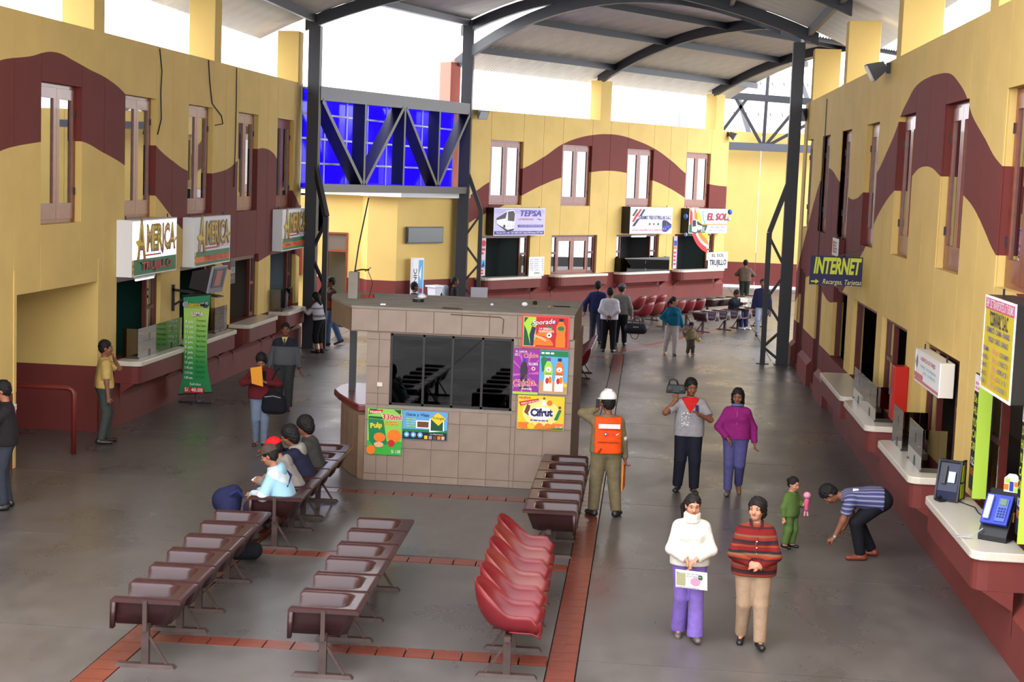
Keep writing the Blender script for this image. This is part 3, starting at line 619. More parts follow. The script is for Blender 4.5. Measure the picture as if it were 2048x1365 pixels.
def barrier(w, s0, s1, label, off=.34, h=.54, ends=(1, 0), m_=None, slots=1):
    """upright acrylic screen standing on a counter, with a return pane and speak and pass-through slots"""
    m_ = m_ or SMOKE; wd = abs(s1 - s0) * w.k; o = empty('counter_screen', w.p(w.left(s0, s1), CTOP + .002, off), w.rz, label=label, cat='screen')
    MB().box(0, wd, -.006, .006, 0, h).build('front_pane', m_, o)
    for k in range(slots):
        c = wd * (k + .5) / slots; f = MB(); f.box(c - .015, c + .015, -.009, .009, h * .55, h * .78)
        f.prism([(c + .07 * math.cos(a), -.009, .002 + .13 * math.sin(a)) for a in np.linspace(0, math.pi, 9)], (0, .018, 0)); f.build('slot', BLACK, o)
    if ends[0]: MB().box(-.006, .006, .008, off - .02, 0, h).build('side_pane', m_, o)
    if ends[1]: MB().box(wd - .006, wd + .006, .008, off - .02, 0, h).build('side_pane', m_, o)
    for x in (.02, wd - .05): MB().box(x, x + .03, -.02, .02, 0, .02).build('foot', STEELG, o)
    return o
barrier(WR, 20.0, 21.05, 'smoked acrylic counter screen nearer the black and green pay telephone', ends=(0, 1))
barrier(WR, 21.57, 22.45, 'smoked acrylic counter screen in front of the red wall cabinet', ends=(0, 1))
barrier(WR, 24.17, 26.86, 'long smoked acrylic counter screen with two slots next to the snack shop', ends=(0, 1), slots=2)
barrier(WL, 27.28, 29.8, 'long clear acrylic counter screen left of the green price banner', off=.3, ends=(1, 0), m_=SMOKE, slots=2)
barrier(WL, 32.0, 32.9, 'clear acrylic counter screen with a green notice right of the price banner', off=.3, ends=(1, 0), m_=CLEARG)
barrier(WL, 37.6, 38.7, 'clear acrylic counter screen beside the girl in the white jumper', off=.3, ends=(1, 0), m_=CLEARG)
barrier(WF, -1.85, .0, 'dark acrylic counter screen under the sign with three stars', off=.3, ends=(1, 1), m_=DARKG)

# ---------------------------------------------------------------- sign boxes
def m_(n, *a, **k): return mat(n, *a, **k)
P_WHITE = mat('print_white', (238, 238, 240), .5); P_RED = mat('print_red', (196, 30, 34), .5); P_GREEN = mat('print_green', (14, 122, 70), .5); P_BLACK = mat('print_black', (24, 22, 26), .5)
P_YEL = mat('print_yellow', (232, 200, 40), .5); P_GOLD = mat('print_gold', (168, 122, 44), .5); P_BLUE = mat('print_blue', (40, 60, 170), .5); P_NAVY = mat('print_navy', (30, 32, 84), .5)
P_GREY = mat('print_grey', (150, 150, 160), .5); P_ORANGE = mat('print_orange', (236, 120, 28), .5); P_LILAC = mat('print_lilac', (190, 180, 226), .5); P_VIOL = mat('print_violet', (84, 66, 160), .5); P_PINK = mat('print_pink', (232, 130, 160), .5)
P_LIME = mat('print_lime', (168, 214, 60), .5); P_SKY = mat('print_sky', (96, 170, 222), .5); P_DGREEN = mat('print_dark_green', (18, 76, 44), .5); P_PURP = mat('print_purple', (148, 40, 150), .5); P_BROWN = mat('print_brown', (110, 62, 34), .5); P_SKIN = mat('print_tan', (226, 176, 130), .5)
def sign_box(w, s0, s1, z0, z1, depth, label, side=WHITE, lit=0.0, name='sign', cat='sign', face=None):
    wd = abs(s1 - s0) * w.k; h = z1 - z0; o = empty(name, w.p(w.left(s0, s1), z0, 0), w.rz, label=label, cat=cat)
    MB().box(0, wd, -depth, -.006, 0, h).build('case', side, o, bevel=.008)
    f = MB(); t = .025
    f.box(0, wd, -depth - .012, -depth + .002, 0, t); f.box(0, wd, -depth - .012, -depth + .002, h - t, h); f.box(0, t, -depth - .012, -depth + .002, t, h - t); f.box(wd - t, wd, -depth - .012, -depth + .002, t, h - t); f.build('rim', WHITE if side != BLACK else P_WHITE, o)
    MB().box(t, wd - t, -depth - .006, -depth - .001, t, h - t).build('face_panel', face or (mat('lit_white_face', (250, 250, 255), .5, emit=lit) if lit else P_WHITE), o)
    for x in (.1, wd - .12): MB().box(x, x + .02, -depth * .5 - .01, -depth * .5 + .01, h, h + .07).build('hook', STEEL, o)
    return o, wd, h
def put(p, o, depth): p.build('print', o, (0, -depth - .006, 0), (1, 0, 0), (0, 0, 1), (0, -1, 0))
def america(o, wd, h, depth, line):
    p = Print(); y = .3 * h
    if line == 1: p.rect(.025, .025, wd - .025, .3 * h, P_GREEN)
    else:
        p.rect(.025, .025, wd - .025, .3 * h, P_GREEN); p.rect(.1, .08 * h, wd - .025, .2 * h, P_ORANGE)
    p.rect(.03, .03, .12, .3 * h, P_YEL); p.rect(.05, .06, .1, .12, P_RED); p.rect(.05, .16, .1, .22, P_RED)
    for a, sz, x, yy, ww in (('A', .95 * h, .2 * wd, .62 * h, .2 * wd), ('MERICA', .62 * h, .62 * wd, .645 * h, .66 * wd)):
        p.text(a, x + .006, yy - .008, sz, P_BROWN, w=ww, bold=.035); p.text(a, x, yy, sz, P_GOLD, w=ww * .985, bold=.022); p.text(a, x, yy, sz * .97, P_YEL, w=ww * .95, bold=-.006)
    p.poly([(.06 * wd, .62 * h), (.16 * wd, .66 * h), (.2 * wd, .56 * h), (.12 * wd, .52 * h)], P_YEL); p.poly([(.95 * wd, .66 * h), (.985 * wd, .6 * h), (.93 * wd, .54 * h)], P_GOLD)
    p.poly([(.6 * wd, .44 * h), (.68 * wd, .44 * h), (.66 * wd, .33 * h)], P_BROWN)
    p.rect(.28 * wd, .345 * h, .62 * wd, .375 * h, P_RED); p.text('Express S.A.', .8 * wd, .39 * h, .09 * h, P_PINK, w=.3 * wd)
    if line == 1: p.text('TRUJILLO', .53 * wd, .165 * h, .2 * h, P_BLACK, w=.68 * wd, bold=.022); p.text('TRUJILLO', .53 * wd, .165 * h, .2 * h, P_RED, w=.67 * wd, bold=.01)
    elif line == 2: p.text('TRUJILLO', .6 * wd, .15 * h, .14 * h, P_RED, w=.66 * wd, bold=.008)
    else: p.text('LIMA - TRUJILLO', .5 * wd, .14 * h, .13 * h, P_RED, w=.76 * wd, bold=.008)
    put(p, o, depth)
o, wd, h = sign_box(WL, 26.93, 29.44, 2.64, 3.65, .28, 'brightly lit white sign with gold letters and red TRUJILLO on green, nearest on left wall', lit=.32); america(o, wd, h, .28, 1)
o, wd, h = sign_box(WL, 30.68, 33.22, 2.61, 3.61, .24, 'white sign with gold letters partly hidden by the hanging television'); america(o, wd, h, .24, 2)
o, wd, h = sign_box(WL, 37.71, 40.2, 2.62, 3.64, .24, 'white sign with gold letters and orange strip, next to the left lattice column'); america(o, wd, h, .24, 3)
def bus(p, x, y, s, body, dark, flip=1, pers=1):
    """coach drawn in three-quarter view"""
    X = lambda a: x + flip * a * s
    p.poly([(X(-.5), y - .12 * s), (X(.1), y - .33 * s), (X(.46), y - .28 * s), (X(.5), y + .22 * s), (X(.4), y + .36 * s), (X(.06), y + .33 * s), (X(-.5), y + .08 * s)], body)
    p.poly([(X(-.5), y + .0 * s), (X(-.02), y + .06 * s), (X(.04), y + .29 * s), (X(-.5), y + .07 * s)], dark); p.poly([(X(.1), y - .02 * s), (X(.44), y - .04 * s), (X(.47), y + .22 * s), (X(.38), y + .32 * s), (X(.1), y + .29 * s)], dark)
    p.poly([(X(-.5), y - .12 * s), (X(.1), y - .34 * s), (X(.46), y - .29 * s), (X(.4), y - .36 * s), (X(.08), y - .4 * s)], P_BLACK); p.disc(X(-.08), y - .21 * s, .055 * s, P_BLACK); p.disc(X(.16), y - .2 * s, .03 * s, P_WHITE); p.disc(X(.4), y - .19 * s, .03 * s, P_WHITE)
# lilac bus sign
o, wd, h = sign_box(WF, -6.12, -4.55, 2.6, 3.55, .35, 'lilac sign picturing a coach, with violet lettering, at the near end of the far wall', side=BLACK, face=mat('print_pale_lilac', (206, 198, 238), .5))
p = Print(); p.rect(.025, .025, wd - .025, .16 * h, P_VIOL); p.rect(.025, .8 * h, wd - .025, .97 * h, P_LILAC); bus(p, .23 * wd, .56 * h, .36 * wd, P_WHITE, mat('print_smoke', (70, 58, 66), .5))
p.text('TEPSA', .7 * wd, .8 * h, .3 * h, P_VIOL, w=.42 * wd, bold=.012, shear=.22); p.text('LOS PROFESIONALES', .62 * wd, .59 * h, .1 * h, P_RED, w=.3 * wd, shear=.2); p.poly([(.82 * wd, .63 * h), (.97 * wd, .57 * h), (.9 * wd, .59 * h), (.93 * wd, .54 * h), (.86 * wd, .6 * h)], P_VIOL)
p.rect(.47 * wd, .3 * h, .96 * wd, .39 * h, P_VIOL); p.text('PASAJES, CARGA Y ENCOMIENDAS EN GENERAL', .715 * wd, .345 * h, .06 * h, P_WHITE, w=.45 * wd); p.text('Modulo 014 - 015  Telf. 00872 RPC: 96661398 Nextel: 827*364', .5 * wd, .095 * h, .1 * h, P_WHITE, w=.9 * wd, bold=.003); put(p, o, .35)
# three stars sign
o, wd, h = sign_box(WF, -1.66, -.06, 2.63, 3.65, .4, 'white sign with three coloured stars and slanted stripes on the far wall', side=BLACK, face=mat('print_pale_grey', (226, 220, 236), .5))
p = Print()
for i, c in enumerate((P_DGREEN, P_RED, P_NAVY)):
    x = .04 * wd + i * .085 * wd; p.poly([(x, .66 * h), (x + .05 * wd, .66 * h), (x + .14 * wd, .92 * h), (x + .09 * wd, .92 * h)], c)
p.poly([(.04 * wd, .44 * h), (.09 * wd, .44 * h), (.2 * wd, .78 * h), (.15 * wd, .78 * h)], P_RED); p.poly([(.05 * wd, .28 * h), (.11 * wd, .28 * h), (.22 * wd, .56 * h), (.16 * wd, .56 * h)], P_NAVY)
p.text('TURISMO TRES ESTRELLAS S.A.C.', .58 * wd, .6 * h, .15 * h, P_NAVY, w=.8 * wd, bold=.008, hs=1.3)
for i, c in enumerate((P_DGREEN, P_RED, P_NAVY)):
    cx, cy, rr = (.46 + .1 * i) * wd, .36 * h, .075 * h
    p.poly([(cx + (rr if k % 2 == 0 else rr * .42) * math.sin(k * math.pi / 5), cy + (rr if k % 2 == 0 else rr * .42) * math.cos(k * math.pi / 5)) for k in range(10)], c)
bus(p, .87 * wd, .3 * h, .22 * wd, P_BLUE, P_BLACK, flip=-1); p.text('LOS OLIVOS - PLAZA NORTE - ANCON - JAVIER PRADO', .4 * wd, .13 * h, .09 * h, P_RED, w=.72 * wd, bold=.004); put(p, o, .4)
# sun sign
o, wd, h = sign_box(WF, .62, 2.22, 2.62, 3.62, .4, 'white sign with rainbow arcs and shaded red and blue letters, end of the far wall', side=BLACK)
p = Print()
for r_, c in ((.62, P_RED), (.54, P_WHITE), (.5, P_ORANGE), (.42, P_YEL), (.33, P_WHITE), (.29, P_SKY), (.26, P_WHITE)):
    p.disc(.62 * wd, .86 * h, r_ * wd, c, ry=r_ * wd * .95, a0=172, a1=262)
p.rect(.03, .03, wd * .5, .36 * h, P_DGREEN); p.poly([(.42 * wd, .025), (wd - .025, .025), (wd - .025, .34 * h), (.48 * wd, .34 * h)], P_WHITE); p.rect(.3 * wd, .34 * h, wd - .025, .38 * h, P_ORANGE)
bus(p, .2 * wd, .3 * h, .27 * wd, P_WHITE, P_BLACK, flip=-1); p.stripes(.3 * wd, .06 * h, .42 * wd, .26 * h, 3, P_WHITE, .5, 4)
p.text('Transportes', .66 * wd, .92 * h, .09 * h, P_NAVY, w=.34 * wd, shear=.2); p.text('EL SOL', .72 * wd, .66 * h, .4 * h, P_NAVY, w=.54 * wd, bold=.02, shear=.15); p.text('EL SOL', .722 * wd, .655 * h, .38 * h, P_RED, w=.52 * wd, bold=.006, shear=.15)
p.text('OFICINA LIMA', .73 * wd, .245 * h, .1 * h, P_NAVY, w=.4 * wd, shear=.1); p.text('OFICINA TRUJILLO', .72 * wd, .125 * h, .1 * h, P_NAVY, w=.46 * wd, shear=.1); put(p, o, .4)
# balloons tied to that sign
for i, (s, z, r_, c) in enumerate(((.46, 3.3, .09, (60, 110, 200)), (.5, 2.58, .07, (120, 160, 220)), (2.32, 3.5, .1, (70, 110, 215)), (2.28, 3.2, .07, (200, 205, 235)))):
    b = empty('balloon', WF.p(s, z, .42), label=('blue balloon on the left edge of the rainbow sign', 'small pale blue balloon at the lower left corner of the rainbow sign', 'blue balloon at the upper right corner of the rainbow sign', 'small whitish balloon under the blue one at the right of the rainbow sign')[i], cat='balloon')
    MB().ball((0, 0, 0), (r_, r_, r_ * 1.15), 12).build('skin', mat('balloon_%d' % i, c, .25), b, smooth=True); MB().lathe([(.002, -r_ * 1.3), (.018, -r_ * 1.25), (.006, -r_ * 1.1)], 6).build('knot', mat('balloon_%d' % i, c), b)
# hand-lettered boards standing on the counters
def board(w, s0, s1, z0, z1, off, label, lines, name='notice_board'):
    wd = abs(s1 - s0) * w.k; h = z1 - z0; o = empty(name, w.p(w.left(s0, s1), z0, off), w.rz, label=label, cat='board'); MB().box(0, wd, -.006, .006, 0, h).build('sheet', P_WHITE, o)
    p = Print(); lines(p, wd, h); p.build('print', o, (0, -.007, 0), (1, 0, 0), (0, 0, 1), (0, -1, 0)); MB().prism([(wd * .4, .006, 0), (wd * .4, .16, 0), (wd * .4, .006, h * .7)], (.03, 0, 0)).build('prop', BROWNB, o); return o
BROWNB = mat('brown_card', (150, 120, 84), .8)
board(WF, 1.5, 2.33, CTOP + .002, 1.84, .4, 'white board hand-lettered EL SOL TRUJILLO on the far counter', lambda p, w, h: (p.text('EL SOL', .48 * w, .8 * h, .26 * h, P_BLACK, w=.64 * w, bold=.016), p.text('TRUJILLO', .5 * w, .36 * h, .46 * h, P_BLACK, w=.88 * w, bold=.02)))
def tarif(p, w, h):
    r = random.Random(3)
    for i in range(6):
        y = (.86 - .11 * i) * h; p.text(('2.30', '3.15', '8.00', '9.30', '10.45', '11.30')[i], .14 * w, y, .07 * h, P_BLACK, w=.18 * w, bold=.003); p.text(('TRUJILLO', 'CHICLAYO', 'TRUJILLO', 'PIURA', 'CHICLAYO', 'TUMBES')[i], .47 * w, y, .06 * h, P_BLACK, w=.32 * w); p.text(('35', '40', '35', '60', '40', '70')[i], .88 * w, y, .08 * h, P_BLACK, w=.1 * w)
    p.text('TEPSA', .5 * w, .15 * h, .12 * h, P_BLACK, w=.4 * w, bold=.006)
board(WF, -5.03, -4.55, CTOP + .002, 1.84, .4, 'white sheet of handwritten departure times on the far counter by the lilac sign', tarif)
# near right wall: yellow price sign, small white sign, internet sign
o, wd, h = sign_box(WR, 15.62, 17.03, 2.64, 3.63, .3, 'large yellow price sign box with a magenta heading, nearest on the right wall', side=BLACK, face=mat('print_mustard', (204, 184, 44), .5))
p = Print(); MAG = mat('print_magenta', (206, 66, 120), .5); p.rect(.025, .86 * h, wd - .025, .975 * h, MAG); p.text('EMP. DE TRANSPORTES & TURISMO', .5 * wd, .915 * h, .1 * h, P_WHITE, w=.9 * wd, hs=1.3, bold=.003)
p.text('"CORVIVAL" S.A.C.', .5 * wd, .76 * h, .14 * h, P_NAVY, w=.62 * wd, bold=.008, hs=1.5); p.text('CHIMBOTE - CASMA - HUARAZ', .5 * wd, .645 * h, .08 * h, P_VIOL, w=.76 * wd, bold=.004); p.text('YUNGAY - CARAZ - CARHUAZ', .52 * wd, .55 * h, .08 * h, P_VIOL, w=.66 * wd, bold=.004)
for i, (a, b, c) in enumerate((('CASMA', '9:00 am', 'ECONOMICO'), ('HUARAZ', '11:00 am', 'DIRECTO'), ('CHIMBOTE', '1:30 pm', 'BUS'), ('CARAZ', '4:00 pm', 'S/. 15'), ('YUNGAY', '10:30 pm', 'A TODO DESTINO'))):
    y = (.44 - .085 * i) * h; p.text(a, .14 * wd, y, .07 * h, P_VIOL, w=.19 * wd, bold=.004); p.text(b, .46 * wd, y, .075 * h, P_PINK, w=.2 * wd, bold=.005); p.text(c, .77 * wd, y, .07 * h, P_VIOL, w=.28 * wd, bold=.003)
put(p, o, .3)
o, wd, h = sign_box(WR, 20.0, 21.85, 2.11, 2.55, .18, 'small dusty white sign box with red and teal lettering over the smoked screens', side=mat('yellowed_white', (216, 208, 196), .6))
p = Print(); TEAL = mat('print_teal', (120, 168, 170), .5); p.text('AGENCIA DE VIAJES', .52 * wd, .78 * h, .17 * h, mat('print_faded_red', (212, 120, 120), .5), w=.6 * wd, bold=.008); p.text('PASAJES - ENCOMIENDAS', .55 * wd, .56 * h, .12 * h, TEAL, w=.62 * wd); p.text('LIMA - CHIMBOTE', .6 * wd, .4 * h, .12 * h, TEAL, w=.5 * wd)
p.rect(.025, .025, wd - .025, .14 * h, mat('print_faded_red', (212, 120, 120), .5)); p.rect(.025, .16 * h, .34 * wd, .3 * h, mat('print_faded_red', (212, 120, 120), .5)); p.poly([(.03 * wd, .6 * h), (.08 * wd, .85 * h), (.12 * wd, .6 * h), (.07 * wd, .42 * h)], P_GREY); put(p, o, .18)
o = empty('hanging_sign', (3.67, 29.3, 2.75), label='navy and lime INTERNET sign hung square to the right wall', cat='sign')
MB().box(-.02, .02, -.02, .02, 0, .85).build('pole', P_NAVY, o); MB().box(-.98, -.022, -.015, .015, .15, .68).build('panel', mat('sign_navy', (32, 30, 76), .5), o); m = MB(); m.bar((-.5, 0, .68), (0, .0, .84), .02, .02); m.build('stay', STEEL, o)
p = Print(); LIMEY = mat('print_acid', (206, 218, 58), .5); p.text('INTERNET', .48, .34, .4, LIMEY, w=.86, bold=.022, shear=.2); p.poly([(.03, .075), (.11, .075), (.11, .105), (.175, .06), (.11, .015), (.11, .045), (.03, .045)], LIMEY); p.text('Recargas, Tarjetas', .585, .06, .13, mat('print_cream', (216, 212, 150), .5), w=.7, shear=.25, bold=.003)
p.build('print', o, (-.98, -.016, .15), (1, 0, 0), (0, 0, 1), (0, -1, 0))
MB().box(-.01, .05, -.06, .06, .3, .55).build('mount', mat('red_enamel', (150, 30, 26)), o)
o, wd, h = sign_box(WR, 32.1, 33.1, 3.3, 3.66, .13, 'small unlit light box above the INTERNET sign', side=mat('light_box_maroon', (96, 36, 34), .6)); p = Print(); p.stripes(.08, .05, wd - .1, h - .06, 4, P_GREY, .6, 9); p.rect(.05, .05, .25, .3, P_ORANGE); put(p, o, .13)
# red fire-hose cabinet
o = empty('wall_cabinet', WR.p(23.73, 1.3, 0), WR.rz, label='tall red metal cabinet on the pier between the smoked screens', cat='cabinet'); MB().box(0, .28, -.21, -.004, 0, .8).build('body', mat('red_gloss', (168, 28, 20), .3), o, bevel=.01); MB().box(.02, .26, -.222, -.21, .02, .78).build('door', mat('red_gloss', (168, 28, 20)), o); MB().box(.03, .05, -.24, -.22, .36, .46).build('handle', STEELG, o)
# tall black and green banners beside the near opening
for (s0, s1, lab) in ((17.72, 18.38, 'black and lime fare banner left of the pay telephones'), (15.5, 16.0, 'black and lime fare banner behind the blue pay telephone, at the picture edge')):
    wd = s1 - s0; o = empty('fare_banner', WR.p(s1, 1.3, .07), WR.rz, label=lab, cat='banner'); h = 1.34
    MB().box(0, wd, -.01, .01, 0, h).build('sheet', P_BLACK, o); MB().box(wd, wd + .02, -.10, .05, 0, h).build('side_panel', mat('lime_board', (176, 208, 70), .5), o)
    p = Print(); p.rect(.01, h - .2, wd - .01, h - .01, P_WHITE); p.stripes(.05, h - .19, wd - .05, h - .08, 2, P_PINK, .6, 2)
    for i, tx in enumerate(('De CASMA', 'HUARAZ', 'YUNGAY', 'CARAZ', 'CARHUAZ')): p.text(tx, wd * .5, h - .29 - .135 * i, .13, LIMEY, w=wd * .82, bold=.006)
    p.text('12:30', wd * .42, .34, .12, P_WHITE, w=wd * .5, bold=.006); p.text('10:00', wd * .42, .22, .12, P_ORANGE, w=wd * .5, bold=.006); p.text('PM', wd * .8, .1, .1, LIMEY, w=wd * .25); p.build('print', o, (0, -.011, 0), (1, 0, 0), (0, 0, 1), (0, -1, 0))
# fluorescent tubes under two signs
for w, s, z, off, lab in ((WL, 27.9, 2.56, .2, 'white fluorescent tube under the lit gold-lettered sign'), (WF, -1.15, 2.5, .2, 'white fluorescent tube under the sign with three stars')):
    o = empty('tube_lamp', w.p(s, z, off), w.rz, label=lab, cat='lamp'); MB().box(-.5, .5, -.03, .03, .02, .055).build('batten', WHITE, o); MB().tube([(-.48, 0, 0), (.48, 0, 0)], .018, 8).build('tube', mat('tube_glow', (255, 255, 255), .3, emit=.35), o)
# roll-up price banner on its stand
o = empty('price_banner', (-9.0, 29.86, 0), label='green roll-up price banner with times, on a black stand by the left counters', cat='banner')
m = MB(); m.bar((-.34, 0, .02), (.34, 0, .02), .03, .03); m.bar((0, -.28, .02), (0, .28, .02), .03, .03); m.build('stand_base', BLACK, o); m = MB(); m.bar((0, .02, .03), (0, .02, 2.1), .03, .03); m.build('stand_pole', BLACK, o)
def bz(t): return (.27 + .05 * max(0, .22 - t) / .22 * 1.2 - .035 * math.sin(math.pi * t))
bd = MB(); rows = 14; V_ = []
for i in range(rows + 1):
    t = i / rows; z = .2 + 1.9 * t; V_ += [(-bz(t), -.02 - .06 * math.sin(math.pi * t) ** 2, z - .02), (bz(t), -.02 - .06 * math.sin(math.pi * t) ** 2, z + .05)]
bd.add(V_, [(2 * i, 2 * i + 1, 2 * i + 3, 2 * i + 2) for i in range(rows)])
GB = bpy.data.materials.new('banner_green'); GB.use_nodes = True; _n = GB.node_tree; _b = _n.nodes['Principled BSDF']; _tc = _n.nodes.new('ShaderNodeTexCoord'); _s = _n.nodes.new('ShaderNodeSeparateXYZ'); _cr = _n.nodes.new('ShaderNodeValToRGB'); _n.links.new(_tc.outputs['Generated'], _s.inputs[0]); _n.links.new(_s.outputs[2], _cr.inputs[0]); _n.links.new(_cr.outputs[0], _b.inputs[0])
_e = _cr.color_ramp; _e.elements[0].color = (*lin((24, 132, 76)), 1); _e.elements[1].color = (*lin((20, 128, 84)), 1)
for pos, c in ((.3, (40, 150, 70)), (.55, (120, 186, 74)), (.8, (170, 206, 96)), (.88, (160, 200, 100)), (.9, (24, 130, 84))): q = _e.elements.new(pos); q.color = (*lin(c), 1)
bd.build('sheet', GB, o)
m = MB(); m.bar((-.29, -.02, 2.11), (.29, -.02, 2.17), .03, .025); m.bar((-.35, -.02, .16), (.35, -.02, .24), .03, .025); m.build('rail', BLACK, o)
p = Print(); p.text('America', -.06, 1.75, .17, P_BROWN, w=.3, bold=.012, shear=.15); p.text('America', -.06, 1.75, .17, P_YEL, w=.29, bold=.002, shear=.15); p.disc(-.21, 1.75, .055, P_GREY); bus(p, .17, 1.77, .17, P_BLACK, P_GREY)
p.text('LIMA', .04, 1.57, .13, P_RED, w=.24, bold=.014); p.text('LIMA', .04, 1.57, .13, P_WHITE, w=.235, bold=.004)
for i, (a, b) in enumerate((('8 pm.', 'Economico'), ('10 am.', 'Bus Cama'), ('11 am.', 'Directo'), ('1 pm.', 'Especial'), ('3 pm.', 'Semi Cama'), ('5 pm.', 'Bus Cama'), ('7 pm.', 'Directo'), ('9 pm.', 'Especial'), ('10 pm.', 'Bus Cama'), ('11:45 pm.', 'Directo'), ('12:15 am.', 'Especial'), ('1:00 am.', 'Bus Cama'))):
    y = 1.44 - .1 * i; p.text(a, -.11 + .0 * i, y - .02, .075, P_WHITE, w=.17, bold=.004); p.text(b, .12, y + .01, .07, P_DGREEN, w=.18, bold=.002)
p.text('Salidas', .03, .2, .07, P_WHITE, w=.22); p.rect(-.2, .03, .2, .14, P_RED); p.text('S/. 40.00', 0, .085, .1, P_WHITE, w=.36, bold=.006)
p.build('print', o, (0, -.084, .2), (1, 0, 0), (.0, .0, 1), (0, -1, 0))
# television on its wall arm
o = empty('television', (-9.585, 30.1, 1.78), label='old box television on a black wall arm in front of a white sign', cat='television')
m = MB(); m.bar((.02, 0, 0), (.02, 0, .52), .08, .05); m.bar((.02, 0, .42), (.72, .0, .36), .05, .05); m.bar((.02, 0, .1), (.4, 0, .36), .04, .04); m.build('wall_arm', BLACK, o)
tvm = MB(); tilt = .18
def tvp(x, y, z): a = -.18; xx = x + z * .22; return (.72 + xx * math.cos(a) - y * math.sin(a), xx * math.sin(a) + y * math.cos(a), .42 + z - .12 * x)
def tvbox(mb, x0, x1, y0, y1, z0, z1, ty=0, tz=0, m=0):
    c = lambda x, y, z, k: tvp(x, y * (1 - ty * k), z0 + (z - z0) * (1 - tz * k) + 0)
    mb.hexa([c(x0, y0, z0, 1), c(x1, y0, z0, 0), c(x1, y1, z0, 0), c(x0, y1, z0, 1), c(x0, y0, z1, 1), c(x1, y0, z1, 0), c(x1, y1, z1, 0), c(x0, y1, z1, 1)], m)
m = MB(); tvbox(m, -.3, .12, -.3, .3, .02, .5, .25, .3); m.build('housing', mat('tv_grey_case', (52, 48, 50), .5), o, bevel=.01)
m = MB(); tvbox(m, .121, .16, -.32, .32, 0, .53); m.build('bezel', mat('tv_silver', (150, 150, 158), .4), o, bevel=.01); m = MB(); tvbox(m, .161, .17, -.25, .25, .1, .48); m.build('screen', mat('tv_screen', (30, 26, 40), .15, .6), o)
m = MB(); tvbox(m, .171, .173, -.14, .1, .14, .44); m.build('screen_picture', mat('tv_picture', (120, 70, 60), .3, emit=.12), o); m = MB(); m.bar((.5, 0, .39), (1.0, -.08, .33), .3, .02); m.build('tray', BLACK, o)
# poster boards in the offices
def poster(w, s, z0, wd, h, off, label, fn, base=P_WHITE, name='poster'):
    o = empty(name, w.p(s, z0, off), w.rz, label=label, cat='poster'); MB().box(0, wd, -.003, .003, 0, h).build('sheet', base, o); p = Print(); fn(p, wd, h); p.build('print', o, (0, -.004, 0), (1, 0, 0), (0, 0, 1), (0, -1, 0)); return o
poster(WL, 27.25, 1.45, .95, 1.05, -.55, 'white notice with a red heading inside the first left ticket office', lambda p, w, h: (p.text('MEDIDAS DE SEGURIDAD', .5 * w, .72 * h, .1, P_RED, w=.9 * w, bold=.006), p.stripes(.06, .1, w * .6, h * .55, 4, P_GREY, .3, 5), p.rect(.48 * w, .05 * h, .49 * w, .98 * h, P_BLACK)))
poster(WL, 34.55, 2.0, .55, .5, -.16, 'dark glass panel with white letters in the third left ticket window', lambda p, w, h: (p.text('UNIDAS', .5 * w, .6 * h, .2, P_WHITE, w=.9 * w), p.stripes(.1, .1, w * .9, h * .35, 2, P_GREY, .3, 5)), base=BLACK)
poster(WF, -6.3, 1.2, .3, 1.3, .06, 'tall red and white poster strip at the left of the lilac sign office', lambda p, w, h: (p.disc(.6 * w, .86 * h, .11, P_RED), p.stripes(.03, .55 * h, w - .02, .75 * h, 2, P_RED, .6, 6), p.rect(.02, .2 * h, w - .02, .42 * h, P_SKY), p.poly([(.05, .22 * h), (.2, .4 * h), (.26, .25 * h)], P_NAVY), p.stripes(.03, .03 * h, w - .02, .18 * h, 2, P_RED, .6, 3)), base=mat('print_faded_pink', (214, 190, 200), .5))
poster(WF, .35, 1.2, .24, 1.3, .05, 'narrow poster strip at the left of the rainbow sign office', lambda p, w, h: (p.rect(.02, .7 * h, w - .02, .86 * h, P_BLUE), p.rect(.02, .6 * h, w - .02, .68 * h, P_ORANGE), p.stripes(.03, .08 * h, w - .02, .55 * h, 4, P_RED, .5, 8)), base=P_LILAC)
o = empty('first_aid_box', WF.p(1.05, 1.85, -1.7), WF.rz, label='white first aid box with a red cross on the office wall', cat='box'); MB().box(0, .3, -.12, -.003, 0, .45).build('body', WHITE, o, bevel=.01); p = Print(); p.rect(.12, .12, .18, .33, P_RED); p.rect(.05, .195, .25, .255, P_RED); p.build('cross', o, (0, -.121, 0), (1, 0, 0), (0, 0, 1), (0, -1, 0))
o = empty('telephone_handset', WF.p(-5.5, 1.75, -1.72), WF.rz, label='black wall telephone in the office under the lilac sign', cat='telephone'); m = MB(); m.box(0, .16, -.09, -.003, 0, .24); m.build('body', BLACK, o, bevel=.02); m = MB(); m.tube([(.08, -.05, 0), (.07, -.05, -.25), (.09, -.05, -.45)], .012, 6); m.build('cord', BLACK, o)
poster(WF, -1.2, 1.75, .5, .4, -1.74, 'faint red printed sheet on the rear office wall under the stars sign', lambda p, w, h: (p.disc(.18, .24, .09, P_RED, n=8), p.disc(.36, .18, .05, P_RED), p.rect(.08, .06, .2, .1, P_RED)), base=P_GREY)
